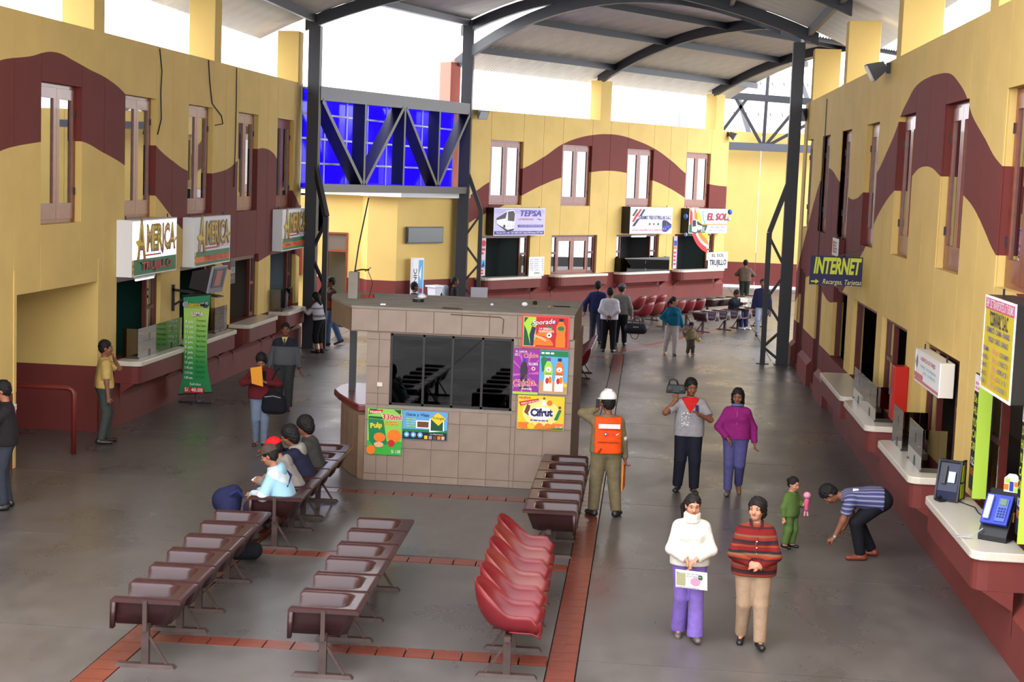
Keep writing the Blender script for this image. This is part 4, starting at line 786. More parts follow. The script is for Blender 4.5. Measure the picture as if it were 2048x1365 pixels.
# ---------------------------------------------------------------- snack kiosk in the middle of the hall
TILEK = mat('beige_ceramic_tile', (142, 122, 108), 0.38, 0.45, 0.1, 4.0); TILEB = mat('brown_side_cladding', (132, 108, 88), 0.5, 0.4, 0.12, 4.0); GROUTK = mat('pale_grout', (160, 140, 126), 0.8)
ks = empty('kiosk', (-2.82, 23.25, 0), label='beige tiled snack kiosk with flat concrete roof and posters in mid hall', cat='kiosk')
KX0, KX1, KD = -1.56, 1.57, 2.5     # body extents in kiosk coordinates (front face at y = 0)
wx0, wx1, wz0, wz1 = -1.2, .66, 1.17, 2.26
m = MB(); m.box(KX0, wx0, .02, .16, 0, 2.28); m.box(wx1, KX1, .02, .16, 0, 2.28); m.box(wx0, wx1, .02, .16, 0, wz0); m.box(wx0, wx1, .02, .16, wz1, 2.28); m.build('front_wall', GROUTK, ks)
MB().box(KX1 - .12, KX1, .165, KD, 0, 2.28).build('side_wall', TILEB, ks); MB().box(KX0, KX1 - .125, KD - .12, KD, 0, 2.28).build('rear_wall', TILEB, ks); MB().box(KX0, KX0 + .1, .165, KD - .125, 0, 2.28).build('inner_wall', TILEB, ks)
roofp = [(-1.8, 0), (1.55, .02), (1.53, 2.6), (-2.1, 2.6), (-2.42, 2.35), (-2.5, 1.9), (-2.4, 1.35), (-2.12, .7)]
MB().zprism(roofp, 2.27, 2.62).build('roof_slab', TILEB, ks); MB().zprism([(x * 1.004, y * 1.0 + (.01 if y > 1 else -.012)) for x, y in roofp], 2.621, 2.655).build('roof_top', CONC, ks)
full = None
def ktile(x0, x1, z0, z1, y=.0):
    global full
    g = .004; w, h = x1 - x0, z1 - z0
    if w < .03 or h < .03: return
    m = MB(); m.box(0, w - 2 * g, 0, .018, 0, h - 2 * g)
    if abs(w - .42) < .002 and abs(h - .41) < .002:
        if full is None: full = m.mesh('tile', TILEK)
        o = bpy.data.objects.new('tile', full); COL.objects.link(o); o.parent = ks; o.location = (x0 + g, y, z0 + g)
    else: m.build('tile', TILEK, ks, loc=(x0 + g, y, z0 + g))
cols = [KX1 - .42 * k for k in range(9)]; zr = [.0, .11, .52, .93, 1.34, 1.75, 2.16, 2.275]
for a, b in zip(cols[1:], cols[:-1]):
    a = max(a, KX0)
    for z0, z1 in zip(zr[:-1], zr[1:]):
        xs = sorted({a, b} | {x for x in (wx0, wx1) if a < x < b}); zs = sorted({z0, z1} | {z for z in (wz0, wz1) if z0 < z < z1})
        for i in range(len(xs) - 1):
            for j in range(len(zs) - 1):
                cx, cz = (xs[i] + xs[i + 1]) / 2, (zs[j] + zs[j + 1]) / 2
                if not (wx0 < cx < wx1 and wz0 < cz < wz1): ktile(xs[i], xs[i + 1], zs[j], zs[j + 1])
for k in range(8): ktile(1.55 - .42 * (k + 1) if k < 7 else -1.8, 1.55 - .42 * k, 2.285, 2.615, -.02)
# window of the kiosk
kw = MB(); t = .035
for x in (wx0, wx0 + .49, wx0 + .93, wx0 + 1.38, wx1 - t): kw.box(x, x + t, .03, .07, wz0, wz1)
kw.box(wx0, wx1, .03, .07, wz0, wz0 + t); kw.box(wx0, wx1, .03, .07, wz1 - t, wz1); kf = kw.build('window_frame', mat('bronze_frame', (36, 30, 28), .4), ks)
for i, x in enumerate((wx0, wx0 + .49, wx0 + .93, wx0 + 1.38)): MB().box(x + t, (wx0 + .49, wx0 + .93, wx0 + 1.38, wx1 - t)[i], .045, .05, wz0 + t, wz1 - t).build('pane', DARKG, kf)
MB().box(wx0 - .03, wx1 + .03, -.012, .03, wz0 - .045, wz0 - .002).build('sill', CONC, ks)
# fittings
m = MB(); m.box(-1.38, -1.3, -.03, -.001, 1.45, 1.51); m.build('outlet_box', CREAM, ks); m = MB(); m.tube([(-.3, -.03, 2.59), (.45, -.028, 2.58), (.5, -.028, 2.55), (.49, -.028, 2.33)], .008, 5); m.build('cable', mat('brown_cable', (110, 84, 66), .6), ks)
# curved service bay on the left, with its post
slabp = [(KX0 - .002, .45), (-1.75, .42), (-1.86, .62), (-2.02, .95), (-2.28, 1.5), (-2.46, 2.0), (-2.46, 2.5), (-2.36, 2.86), (KX0 - .002, 2.9)]
MB().zprism(slabp, .98, 1.09).build('counter_slab', mat('oxblood_slab', (120, 44, 42), .25, .6), ks, bevel=.02)
bodyp = [(KX0 - .002, .06), (-1.66, .1), (-1.9, .55), (-2.14, 1.1), (-2.27, 1.8), (-2.2, 2.6), (KX0 - .002, 2.7)]
MB().zprism(bodyp, 0, .978).build('bay_wall', TILEB, ks)
for (a, b) in zip(bodyp[1:4], bodyp[2:5]):
    a, b = Vector((*a, 0)), Vector((*b, 0)); d = b - a; n = Vector((d.y, -d.x, 0)).normalized()
    if n.x > 0: n = -n
    for z0, z1 in ((0.01, .3), (.305, .64), (.645, .975)):
        for k in range(2):
            p, q = a + d * (k / 2 + .01), a + d * ((k + 1) / 2 - .01); MB().prism([p + n * .001 + Vector((0, 0, z0)), q + n * .001 + Vector((0, 0, z0)), q + n * .001 + Vector((0, 0, z1)), p + n * .001 + Vector((0, 0, z1))], n * .012).build('tile', TILEB, ks)
MB().box(-2.2, -2.1, 1.9, 2.0, 1.092, 2.268).build('post', STEEL, ks)
# things on its roof
def small(name, loc, label, cat, fn, mm, par=None, rz=0):
    o = empty(name, loc, rz, label=label, cat=cat); m = MB(); fn(m); m.build('body', mm, o); return o
RT = 2.656
o = empty('antenna', (-4.86, 24.55, RT), label='bent television antenna rod on a grey concrete stub, kiosk roof corner', cat='antenna')
MB().box(-.075, .075, -.075, .075, 0, .42).build('stub', CONC, o); m = MB(); m.tube([(.01, 0, .42), (.06, .02, .85), (.2, .0, 1.6)], .012, 6); m.tube([(0, 0, .43), (.12, .0, .46), (.24, 0, .46)], .014, 6); m.bar((.17, 0, .43), (.27, 0, .5), .012, .012); m.build('rod', STEEL, o); m = MB(); m.tube([(.22, 0, .45), (.3, .02, .25), (.24, .03, .02)], .006, 5); m.build('wire', STEEL, o)
small('plastic_cup', (-3.84, 25.08, RT), 'white crushed plastic cup on the kiosk roof', 'cup', lambda m: m.lathe([(.04, 0), (.075, .02), (.07, .05), (.03, .075)], 10), WHITE)
small('tape_roll', (-3.8, 24.42, RT), 'black tape roll lying in front of the white cup on the kiosk roof', 'roll', lambda m: m.lathe([(.03, 0), (.09, 0), (.09, .05), (.03, .05)], 12), BLACK)
small('brick_piece', (-4.68, 24.78, RT), 'red clay brick piece on the kiosk roof beside the antenna stub', 'brick', lambda m: m.hexa([(-.1, -.04, 0), (.1, -.05, 0), (.11, .05, 0), (-.09, .05, 0), (-.09, -.03, .05), (.09, -.04, .05), (.1, .04, .06), (-.08, .04, .04)]), mat('brick_red', (150, 62, 44), .85))
small('stick', (-3.12, 23.35, RT), 'broken brown wood splinter at the front edge of the kiosk roof', 'stick', lambda m: (m.bar((-.14, .05, .015), (.1, -.03, .02), .05, .02), m.bar((.0, -.02, .02), (.16, -.03, .015), .03, .015)), mat('old_wood', (84, 62, 50), .9))
small('paper_ball', (-2.12, 24.45, RT), 'crumpled white paper ball on the right half of the kiosk roof', 'paper', lambda m: m.ball((0, 0, .035), (.05, .04, .035), 8), P_WHITE)
small('paper_ball', (-2.62, 24.3, RT), 'tiny crumpled paper in the middle of the kiosk roof', 'paper', lambda m: m.ball((0, 0, .02), (.03, .03, .02), 6), P_WHITE)
small('bottle_cap', (-2.0, 24.9, RT), 'small black cap standing by the paper ball on the kiosk roof', 'cap', lambda m: m.lathe([(.035, 0), (.035, .05), (.02, .06)], 8), BLACK)
small('iron_rod', (-1.55, 24.6, RT), 'thin bent iron rod lying near the right edge of the kiosk roof', 'rod', lambda m: m.tube([(-.14, .1, .012), (-.1, .02, .012), (.13, .04, .012)], .01, 5), STEEL)
small('pebble', (-1.72, 24.25, RT), 'dark pebble near the iron rod on the kiosk roof', 'stone', lambda m: m.ball((0, 0, .025), (.04, .03, .025), 7), BROWNB)
small('tile_shard', (-4.2, 23.55, RT), 'white tile shard at the left front edge of the kiosk roof', 'tile', lambda m: m.hexa([(-.04, -.03, 0), (.04, -.02, 0), (.03, .03, 0), (-.03, .02, 0), (-.04, -.03, .02), (.04, -.02, .02), (.03, .03, .02), (-.03, .02, .02)]), P_WHITE)
# stock inside the kiosk
IN = mat('kiosk_shelf', (120, 100, 76), .6)
sh = empty('shelf_unit', (-3.1, 25.35, 0), label='shelf unit with sweets inside the dark kiosk window', cat='shelf')
m = MB()
for z in (1.0, 1.35, 1.7, 2.05): MB().box(-1.0, 1.2, 0, .165, z, z + .03).build('shelf_board', IN, sh)
m = MB()
for x in (-1.03, -.3, .45, 1.2): MB().box(x, x + .03, .17, .25, .2, 2.25).build('upright', IN, sh)
rr = random.Random(11); NMS = {P_RED.name: 'red', P_YEL.name: 'yellow', P_SKY.name: 'light blue', P_ORANGE.name: 'orange', P_WHITE.name: 'white', P_GREEN.name: 'green', P_BROWN.name: 'brown', P_VIOL.name: 'violet'}
for zi, z in enumerate((1.03, 1.38, 1.73)):
    x = -.95
    while x < 1.1:
        w_, h_ = rr.uniform(.16, .3), rr.uniform(.12, .26); c = rr.choice([P_RED, P_YEL, P_SKY, P_ORANGE, P_WHITE, P_GREEN, P_BROWN, P_VIOL])
        o = empty('snack_box', (-3.1 + x + w_ / 2, 25.49, z), label='%s snack box on the %s shelf inside the kiosk, behind the %s window pane' % (NMS[c.name], ('lowest', 'middle', 'top')[zi] + (' (wide carton)' if w_ > .25 else ''), ('leftmost', 'second', 'third', 'rightmost')[min(3, max(0, int((x + .95) / .5)))]), cat='box', group='snack boxes inside the kiosk'); MB().box(-w_ / 2, w_ / 2, -.09, .0, 0.002, h_).build('carton', c, o); x += w_ + rr.uniform(.02, .14)
o = empty('top_up_card', (-3.93, 23.36, 1.215), label='blue and yellow phone top-up card leaning inside the kiosk window', cat='card'); m = MB(); q = [(.0, 0, .0), (.38, 0, -.0), (.5, 0, .22), (.12, 0, .38)]
m.prism(q, (0, .006, 0)); m.build('card', mat('card_blue', (36, 90, 170), .4), o); p = Print(); p.poly([(0, 0), (.38, 0), (.44, .11), (.03, .16)], mat('card_yellow', (196, 176, 40), .4)); p.text('recargas', .25, .21, .13, P_WHITE, w=.3, bold=.004, rot=-.4); p.build('print', o, (0, -.003, 0), (1, 0, 0), (0, 0, 1), (0, -1, 0))
o = empty('kiosk_counter', (-2.5, 24.2, 0), label='dark counter with a green M mark seen through the kiosk window', cat='counter'); MB().box(-1.2, .9, 0, .4, 0, 1.25).build('body', mat('dark_laminate', (44, 40, 40), .5), o); MB().box(-.1, .35, -.02, .3, 1.252, 1.5).build('display', BLACK, o); p = Print(); p.text('M', .1, .12, .2, LIMEY, w=.17, bold=.02); p.text('ovil', .3, .1, .1, P_SKY, w=.14); p.build('print', o, (-.1, -.024, 1.252), (1, 0, 0), (0, 0, 1), (0, -1, 0))
# posters stuck on the kiosk
def kposter(x0, x1, z0, z1, label, fn, base):
    o = empty('poster', (x0, 23.226, z0), label=label, cat='poster'); w, h = x1 - x0, z1 - z0; MB().box(0, w, -.003, .003, 0, h).build('sheet', base, o); p = Print(); p.k = 0; fn(p, w, h)
    p.mb.v = [(x, y, z * .5) for x, y, z in p.mb.v]; p.build('print', o, (0, -.004, 0), (1, 0, 0), (0, 0, 1), (0, -1, 0)); return o
def bottle(p, cx, y0, h, w, body, cap, lab=None, top=None):
    p.poly([(cx - w * .5, y0), (cx + w * .5, y0), (cx + w * .5, y0 + h * .3), (cx + w * .42, y0 + h * .45), (cx + w * .5, y0 + h * .6), (cx + w * .46, y0 + h * .74), (cx + w * .2, y0 + h * .9), (cx - w * .2, y0 + h * .9), (cx - w * .46, y0 + h * .74), (cx - w * .5, y0 + h * .6), (cx - w * .42, y0 + h * .45), (cx - w * .5, y0 + h * .3)], body)
    p.rect(cx - w * .22, y0 + h * .9, cx + w * .22, y0 + h, cap)
    if lab: p.disc(cx, y0 + h * .66, w * .36, lab, ry=h * .08)
def sport(p, w, h):
    p.rect(.03, .03, w - .03, h - .03, P_RED); p.rect(.03, .03, .3 * w, h - .03, P_LIME); p.poly([(.04, .04), (.2 * w, .04), (.12 * w, .5 * h), (.04, .7 * h)], P_DGREEN); p.poly([(.04, h - .04), (.04, .75 * h), (.14 * w, h - .04)], P_DGREEN)
    p.disc(.45 * w, .1 * h, .22 * w, P_ORANGE, ry=.25 * h, n=24, a0=0, a1=180); p.poly([(.3 * w, .42 * h), (.5 * w, .62 * h), (.66 * w, .58 * h), (.6 * w, .34 * h)], P_ORANGE); p.poly([(.5 * w, .72 * h), (.66 * w, .64 * h), (.6 * w, .56 * h)], P_GREEN)
    p.poly([(.2 * w, .08 * h), (.26 * w, .08 * h), (.27 * w, .4 * h), (.3 * w, .62 * h), (.22 * w, .66 * h), (.17 * w, .4 * h)], P_NAVY); p.disc(.23 * w, .72 * h, .03 * w, P_BROWN); p.poly([(.27 * w, .42 * h), (.44 * w, .36 * h), (.54 * w, .26 * h), (.5 * w, .22 * h), (.4 * w, .3 * h), (.27 * w, .34 * h)], P_SKIN)
    p.disc(.58 * w, .41 * h, .055 * w, P_WHITE); p.disc(.58 * w, .41 * h, .02 * w, P_BLACK); p.text('Sporade', .46 * w, .79 * h, .2 * h, P_NAVY, w=.5 * w, bold=.02, shear=.2, rot=.1); p.text('Sporade', .455 * w, .795 * h, .2 * h, P_WHITE, w=.48 * w, bold=.006, shear=.2, rot=.1)
    p.text('LA BEBIDA', .5 * w, .6 * h, .085 * h, P_WHITE, w=.26 * w, bold=.004); p.text('REHIDRATANTE', .52 * w, .52 * h, .08 * h, P_WHITE, w=.32 * w, bold=.004); bottle(p, .82 * w, .06 * h, .86 * h, .2 * w, P_ORANGE, P_BLACK, P_GREEN)
kposter(-2.05, -1.33, 2.14, 2.64, 'red poster with an orange drink bottle and a footballer, top right of kiosk', sport, mat('poster_red', (206, 70, 60), .4))
def chicha(p, w, h):
    for i in range(10):
        a = i * .63; p.poly([(.5 * w, .45 * h), (.5 * w + .7 * w * math.cos(a), .45 * h + .5 * h * math.sin(a)), (.5 * w + .7 * w * math.cos(a + .12), .45 * h + .5 * h * math.sin(a + .12))], mat('print_orchid', (186, 100, 190), .4))
    p.k = 1; p.mb.v = [(min(max(x, 0.003), w - .003), min(max(y, 0.003), h - .003), z) for x, y, z in p.mb.v]
    p.rect(.0, .88 * h, w, h - .005, P_PURP); p.text('EL SABOR', .3 * w, .93 * h, .06 * h, P_WHITE, w=.45 * w); p.text('DE LA', .17 * w, .86 * h, .07 * h, P_WHITE, w=.24 * w, bold=.003); p.text('Chicha', .68 * w, .85 * h, .13 * h, P_WHITE, w=.56 * w, bold=.02, rot=.08); p.text('Chicha', .68 * w, .85 * h, .13 * h, P_RED, w=.54 * w, bold=.008, rot=.08)
    bottle(p, .42 * w, .12 * h, .66 * h, .3 * w, mat('print_aubergine', (46, 26, 50), .4), P_BLUE); p.text('GLORIA', .78 * w, .67 * h, .08 * h, P_WHITE, w=.36 * w, bold=.006); p.disc(.79 * w, .57 * h, .07 * w, P_WHITE); p.disc(.79 * w, .57 * h, .045 * w, P_RED)
    p.text('Chicha', .45 * w, .25 * h, .2 * h, P_WHITE, w=.86 * w, bold=.025, rot=.1); p.text('Chicha', .45 * w, .25 * h, .2 * h, P_RED, w=.83 * w, bold=.01, rot=.1); p.text('morada', .55 * w, .13 * h, .08 * h, P_WHITE, w=.4 * w, bold=.004); p.rect(.005, .005, w - .005, .06 * h, P_LIME)
kposter(-2.15, -1.765, 1.44, 2.13, 'purple poster with a dark bottle beside the kiosk window', chicha, P_PURP)
def yog(p, w, h):
    p.rect(.005, .86 * h, w - .005, h - .005, P_GREEN); p.rect(.005, .005, w - .005, .3 * h, mat('print_sand', (196, 150, 104), .4)); p.poly([(.02, .8 * h), (.12 * w, .86 * h), (.3 * w, .82 * h), (.28 * w, .6 * h), (.1 * w, .5 * h)], P_GREEN); p.stripes(.06 * w, .9 * h, .7 * w, .97 * h, 1, P_WHITE, .6, 4)
    for cx, c, c2 in ((.32 * w, P_LIME, P_VIOL), (.7 * w, P_ORANGE, P_NAVY)):
        bottle(p, cx, .07 * h, .76 * h, .3 * w, P_WHITE, c2); p.poly([(cx - .15 * w, .44 * h), (cx + .15 * w, .44 * h), (cx + .14 * w, .63 * h), (cx + .06 * w, .75 * h), (cx - .06 * w, .75 * h), (cx - .14 * w, .63 * h)], c); p.disc(cx, .57 * h, .1 * w, P_WHITE, ry=.055 * h); p.disc(cx, .56 * h, .025 * w, P_RED)
        p.text('Gloria', cx, .47 * h, .06 * h, P_NAVY, w=.2 * w, bold=.003); p.disc(cx - .03 * w, .31 * h, .06 * w, P_RED, ry=.07 * h); p.disc(cx + .07 * w, .33 * h, .06 * w, P_ORANGE, ry=.08 * h)
    p.disc(.92 * w, .22 * h, .07 * w, P_YEL)
kposter(-1.76, -1.33, 1.46, 2.12, 'blue beach poster showing two yoghurt bottles, right edge of kiosk', yog, P_SKY)
def cif(p, w, h):
    p.rect(.01, .01, w - .01, .2 * h, P_ORANGE); p.disc(.5 * w, .5 * h, .4 * w, mat('print_pale_yellow', (244, 224, 130), .4), ry=.4 * h); p.poly([(.02 * w, .8 * h), (.44 * w, .92 * h), (.46 * w, .84 * h), (.06 * w, .68 * h)], P_RED); p.text('NUEVA', .15 * w, .92 * h, .1 * h, P_RED, w=.25 * w, bold=.012); p.text('BEBIDA DE FRUTAS', .26 * w, .8 * h, .075 * h, P_WHITE, w=.38 * w, bold=.003, rot=.22)
    p.poly([(.14 * w, .5 * h), (.2 * w, .74 * h), (.27 * w, .7 * h), (.24 * w, .4 * h)], P_BROWN); p.poly([(.3 * w, .7 * h), (.5 * w, .72 * h), (.56 * w, .9 * h), (.62 * w, .72 * h)], P_WHITE); p.disc(.56 * w, .93 * h, .025 * w, P_BROWN); p.poly([(.78 * w, .3 * h), (.86 * w, .3 * h), (.94 * w, .6 * h), (.88 * w, .62 * h)], P_GREEN); p.disc(.9 * w, .68 * h, .03 * w, P_BROWN); p.disc(.68 * w, .8 * h, .06 * w, P_ORANGE)
    p.disc(.5 * w, .48 * h, .27 * w, P_WHITE, ry=.2 * h); p.text('Cifrut', .51 * w, .5 * h, .3 * h, P_NAVY, w=.48 * w, bold=.03, rot=.04); p.stripes(.28 * w, .24 * h, .76 * w, .31 * h, 1, P_VIOL, .5, 7)
    for x in (.12, .3, .48, .66): p.disc(x * w, .1 * h, .08 * w, P_ORANGE if x != .3 else P_YEL, ry=.1 * h)
    p.poly([(.3 * w, .012), (w - .01, .012), (w - .01, .1 * h), (.7 * w, .045 * h)], P_GREEN); p.text('S/. 1.00', .9 * w, .1 * h, .09 * h, P_WHITE, w=.14 * w)
kposter(-2.06, -1.36, .92, 1.43, 'yellow poster with white splash and navy Cifrut lettering, lowest at right of kiosk', cif, P_YEL)
def pulp(p, w, h):
    p.rect(.0, .3 * h, w, h - .005, mat('print_fresh_green', (140, 200, 80), .4)); p.poly([(.02, h - .01), (.3 * w, h - .01), (.1 * w, .9 * h)], P_DGREEN); p.poly([(w - .02, h - .01), (.75 * w, h - .01), (.95 * w, .88 * h)], P_DGREEN)
    p.poly([(.02 * w, .86 * h), (.42 * w, .92 * h), (.44 * w, .98 * h), (.04 * w, .95 * h)], P_RED); p.text('Nuevo', .23 * w, .925 * h, .08 * h, P_WHITE, w=.32 * w, bold=.008, rot=.08); p.text('330ml', .7 * w, .82 * h, .16 * h, P_WHITE, w=.6 * w, bold=.035); p.text('330ml', .7 * w, .82 * h, .16 * h, P_RED, w=.56 * w, bold=.016)
    p.stripes(.5 * w, .64 * h, .95 * w, .74 * h, 2, P_ORANGE, .5, 3); p.poly([(.02 * w, .78 * h), (.46 * w, .76 * h), (.58 * w, .24 * h), (.2 * w, .18 * h), (.06 * w, .3 * h)], P_GREEN); p.poly([(.02 * w, .79 * h), (.46 * w, .77 * h), (.42 * w, .82 * h), (.04 * w, .83 * h)], P_DGREEN); p.text('Pulp', .25 * w, .63 * h, .15 * h, P_YEL, w=.34 * w, bold=.02, rot=.12)
    p.disc(.36 * w, .38 * h, .17 * w, P_ORANGE, ry=.1 * h); p.disc(.34 * w, .22 * h, .14 * w, P_SKIN, ry=.06 * h); p.disc(.78 * w, .42 * h, .2 * w, P_ORANGE, ry=.14 * h); p.disc(.7 * w, .26 * h, .1 * w, P_RED); p.disc(.12 * w, .1 * h, .13 * w, P_ORANGE, ry=.1 * h); p.text('S/. 1.00', .84 * w, .08 * h, .1 * h, P_WHITE, w=.26 * w, bold=.008)
kposter(-4.33, -3.8, .41, 1.115, 'green fruit juice poster with 330ml in red, lower left of kiosk', pulp, mat('poster_green', (60, 170, 60), .4))
def trilo(p, w, h):
    p.rect(.005, .005, w - .005, .27 * h, P_BLACK); p.rect(.005, .27 * h, w - .005, .36 * h, P_GREEN); p.text('Gana y Viaja', .33 * w, .87 * h, .14 * h, P_NAVY, w=.52 * w, bold=.008); p.stripes(.08 * w, .42 * h, .36 * w, .76 * h, 4, P_LIME, .4, 5); p.poly([(.3 * w, .4 * h), (.62 * w, .4 * h), (.6 * w, .68 * h), (.3 * w, .68 * h)], P_WHITE); p.rect(.33 * w, .44 * h, .58 * w, .64 * h, P_BROWN); p.poly([(.6 * w, .28 * h), (.93 * w, .34 * h), (.92 * w, .78 * h), (.6 * w, .76 * h)], P_WHITE); p.rect(.63 * w, .34 * h, .9 * w, .74 * h, P_DGREEN)
    p.poly([(.78 * w, .98 * h), (.96 * w, .78 * h), (.8 * w, .52 * h), (.62 * w, .76 * h)], P_YEL); p.text('Trilogia', .79 * w, .78 * h, .12 * h, P_BLACK, w=.27 * w, bold=.006)
    for x in (.1, .25, .4): p.disc(x * w, .17 * h, .06 * w, P_SKY); p.disc(x * w, .17 * h, .025 * w, P_WHITE)
    for x, c in ((.53, P_YEL), (.63, P_GREY), (.73, P_BROWN), (.82, P_ORANGE), (.91, P_SKIN)): p.rect((x - .035) * w, .04 * h, (x + .035) * w, .16 * h, c)
    p.text('12 PREMIOS', .76 * w, .215 * h, .06 * h, P_WHITE, w=.3 * w)
kposter(-3.795, -3.11, .67, 1.105, 'light blue travel prize poster with a yellow diamond, under the kiosk window', trilo, mat('poster_sky', (96, 160, 216), .4))

# ---------------------------------------------------------------- rows of seats
SEATD = mat('dark_brown_fibreglass', (58, 32, 33), 0.27, 0.42, 0.1, 3.0, coat=0.06); SEATR = mat('wine_red_fibreglass', (112, 28, 34), 0.36, 0.4, 0.1, 4.0); SEATR2 = mat('faded_red_fibreglass', (116, 44, 38), 0.4, 0.5, 0.1, 4.0); RUST = mat('painted_leg_steel', (66, 50, 46), 0.6, 0.35, 0.2, 9.0)
def sstep(a, b, x): t = min(1, max(0, (x - a) / (b - a))); return t * t * (3 - 2 * t)
def dark_seat_mesh():
    """low bucket armchair: flat rim with a U-shaped well, open at the front (-x); local y spans one place"""
    m = MB(); nx, ny = 30, 28; W_, D_ = .645, .66; top, low = .655, .43; vs = []
    def hz(x, y):
        yy = abs(y); back = .155
        qx, qy = x - .07, yy - .12; d = .13 - (math.hypot(max(qx, 0), max(qy, 0)) + min(max(qx, qy), 0))   # rounded back end of the well
        return top - (top - low) * sstep(0.0, .075, d) - .03 * sstep(.06, .2, d) * (1 if x > -.2 else .6) - .012 * sstep(.03, -.1, d) * 0
    for i in range(nx + 1):
        for j in range(ny + 1):
            x = -D_ / 2 + D_ * i / nx; y = -W_ / 2 + W_ * j / ny; z = hz(x, y)
            e = min(D_ / 2 - x, W_ / 2 - abs(y)); z -= .014 * sstep(.02, 0, e)
            if i == 0: z -= .02
            vs.append((x, y, z))
    N_ = ny + 1; m.add(vs, [(i * N_ + j, (i + 1) * N_ + j, (i + 1) * N_ + j + 1, i * N_ + j + 1) for i in range(nx) for j in range(ny)])
    # turned-down rim and front lips
    def skirt(pts, dz):
        o = len(m.v); k = len(pts)
        for (x, y, z), d in zip(pts, dz): m.v += [(x, y, z), (x, y, z - d)]
        for a in range(k - 1): m.f.append((o + 2 * a, o + 2 * a + 1, o + 2 * a + 3, o + 2 * a + 2)); m.m.append(0)
    P = lambda i, j: vs[i * N_ + j]
    skirt([P(i, 0) for i in range(nx + 1)], [.03] * (nx + 1)); skirt([P(i, ny) for i in range(nx, -1, -1)], [.03] * (nx + 1)); skirt([P(nx, j) for j in range(ny + 1)], [.03] * (ny + 1))
    fr = [P(0, j) for j in range(ny, -1, -1)]; skirt(fr, [min(.27, max(.03, (z - .385))) for x, y, z in fr])
    for sgn in (1, -1): m.hexa([(-.335, sgn * .322, .36), (-.30, sgn * .322, .36), (-.30, sgn * .255, .36), (-.335, sgn * .255, .36), (-.332, sgn * .322, .63), (-.28, sgn * .322, .63), (-.28, sgn * .25, .63), (-.332, sgn * .25, .63)])
    # outer shell under the rim
    a = [(-.325, -.27), (.24, -.27), (.3, -.2), (.3, .2), (.24, .27), (-.325, .27)]; b = [(-.3, -.23), (.13, -.23), (.2, -.16), (.2, .16), (.13, .23), (-.3, .23)]
    n = 6; m.add([(x, y, .64) for x, y in a] + [(x, y, .385) for x, y in b], [(i, (i + 1) % n, n + (i + 1) % n, n + i) for i in range(n) if i != 5] + [tuple(range(n, 2 * n))])
    return m
def red_seat_mesh():
    """bucket armchair with a raised back; open at the front (-x)"""
    m = MB(); na, nt = 32, 10; vs = []
    for i in range(na + 1):
        a = -1 + 2 * i / na; s = abs(a)
        # rim outline: arms along x, round back at +x
        if s > .42: k = (s - .42) / .58; rx, ry = .10 - .40 * k, (1 if a > 0 else -1) * (.265 - .0 * k)
        else: th = (a / .42) * math.pi / 2; rx, ry = .10 + .19 * math.cos(th), .265 * math.sin(th)
        rz = .61 + .27 * (1 - sstep(.12, .62, s)); rz -= .10 * sstep(.86, 1.0, s); rx += .05 * (1 - sstep(.1, .5, s))
        for j in range(nt + 1):
            t = j / nt; w_ = t ** 2.2; x = rx + (-.04 - rx) * w_ * (1.0 if s < .8 else .55); y = ry * (1 - .86 * w_ - .08 * t); z = rz + (.405 - rz) * (1 - (1 - t) ** 1.9)
            x -= .05 * t * (1 - t) * (1 if s < .42 else 0); vs.append((x, y, z))
    N_ = nt + 1; m.add(vs, [(i * N_ + j, i * N_ + j + 1, (i + 1) * N_ + j + 1, (i + 1) * N_ + j) for i in range(na) for j in range(nt)])
    # seat pan and rolled front lip
    pan = []
    for i in range(9):
        x = -.31 + .30 * i / 8
        for j in range(9):
            y = -.235 + .47 * j / 8; pan.append((x, y * (1 - .1 * i / 8), .415 + .02 * abs(j - 4) / 4 - (.035 * (1 - i / 2) if i < 2 else 0)))
    o = len(m.v); m.v += pan; m.f += [(o + i * 9 + j, o + (i + 1) * 9 + j, o + (i + 1) * 9 + j + 1, o + i * 9 + j + 1) for i in range(8) for j in range(8)]; m.m += [0] * 64
    return m
SD = dark_seat_mesh().mesh('seat', SEATD, True)
SR = red_seat_mesh().mesh('seat', SEATR, True); SR2 = SR.copy(); SR2.materials[0] = SEATR2
def add_mesh(name, me, par, loc, solid=0.0, rz=0):
    o = bpy.data.objects.new(name, me); COL.objects.link(o); o.parent = par; o.location = loc; o.rotation_euler = (0, 0, rz)
    if solid: md = o.modifiers.new('thickness', 'SOLIDIFY'); md.thickness = solid; md.offset = 0
    return o
LEGM = {}
def leg_mesh(top):
    if top not in LEGM:
        m = MB(); m.box(-.035, .035, -.03, .03, .03, top); m.hexa([(-.29, -.05, 0), (.29, -.05, 0), (.29, .05, 0), (-.29, .05, 0), (-.26, -.035, .035), (.26, -.035, .035), (.26, .035, .035), (-.26, .035, .035)]); m.bar((.03, 0, .3), (.2, 0, .04), .025, .025)
        LEGM[top] = m.mesh('leg', RUST)
    return LEGM[top]
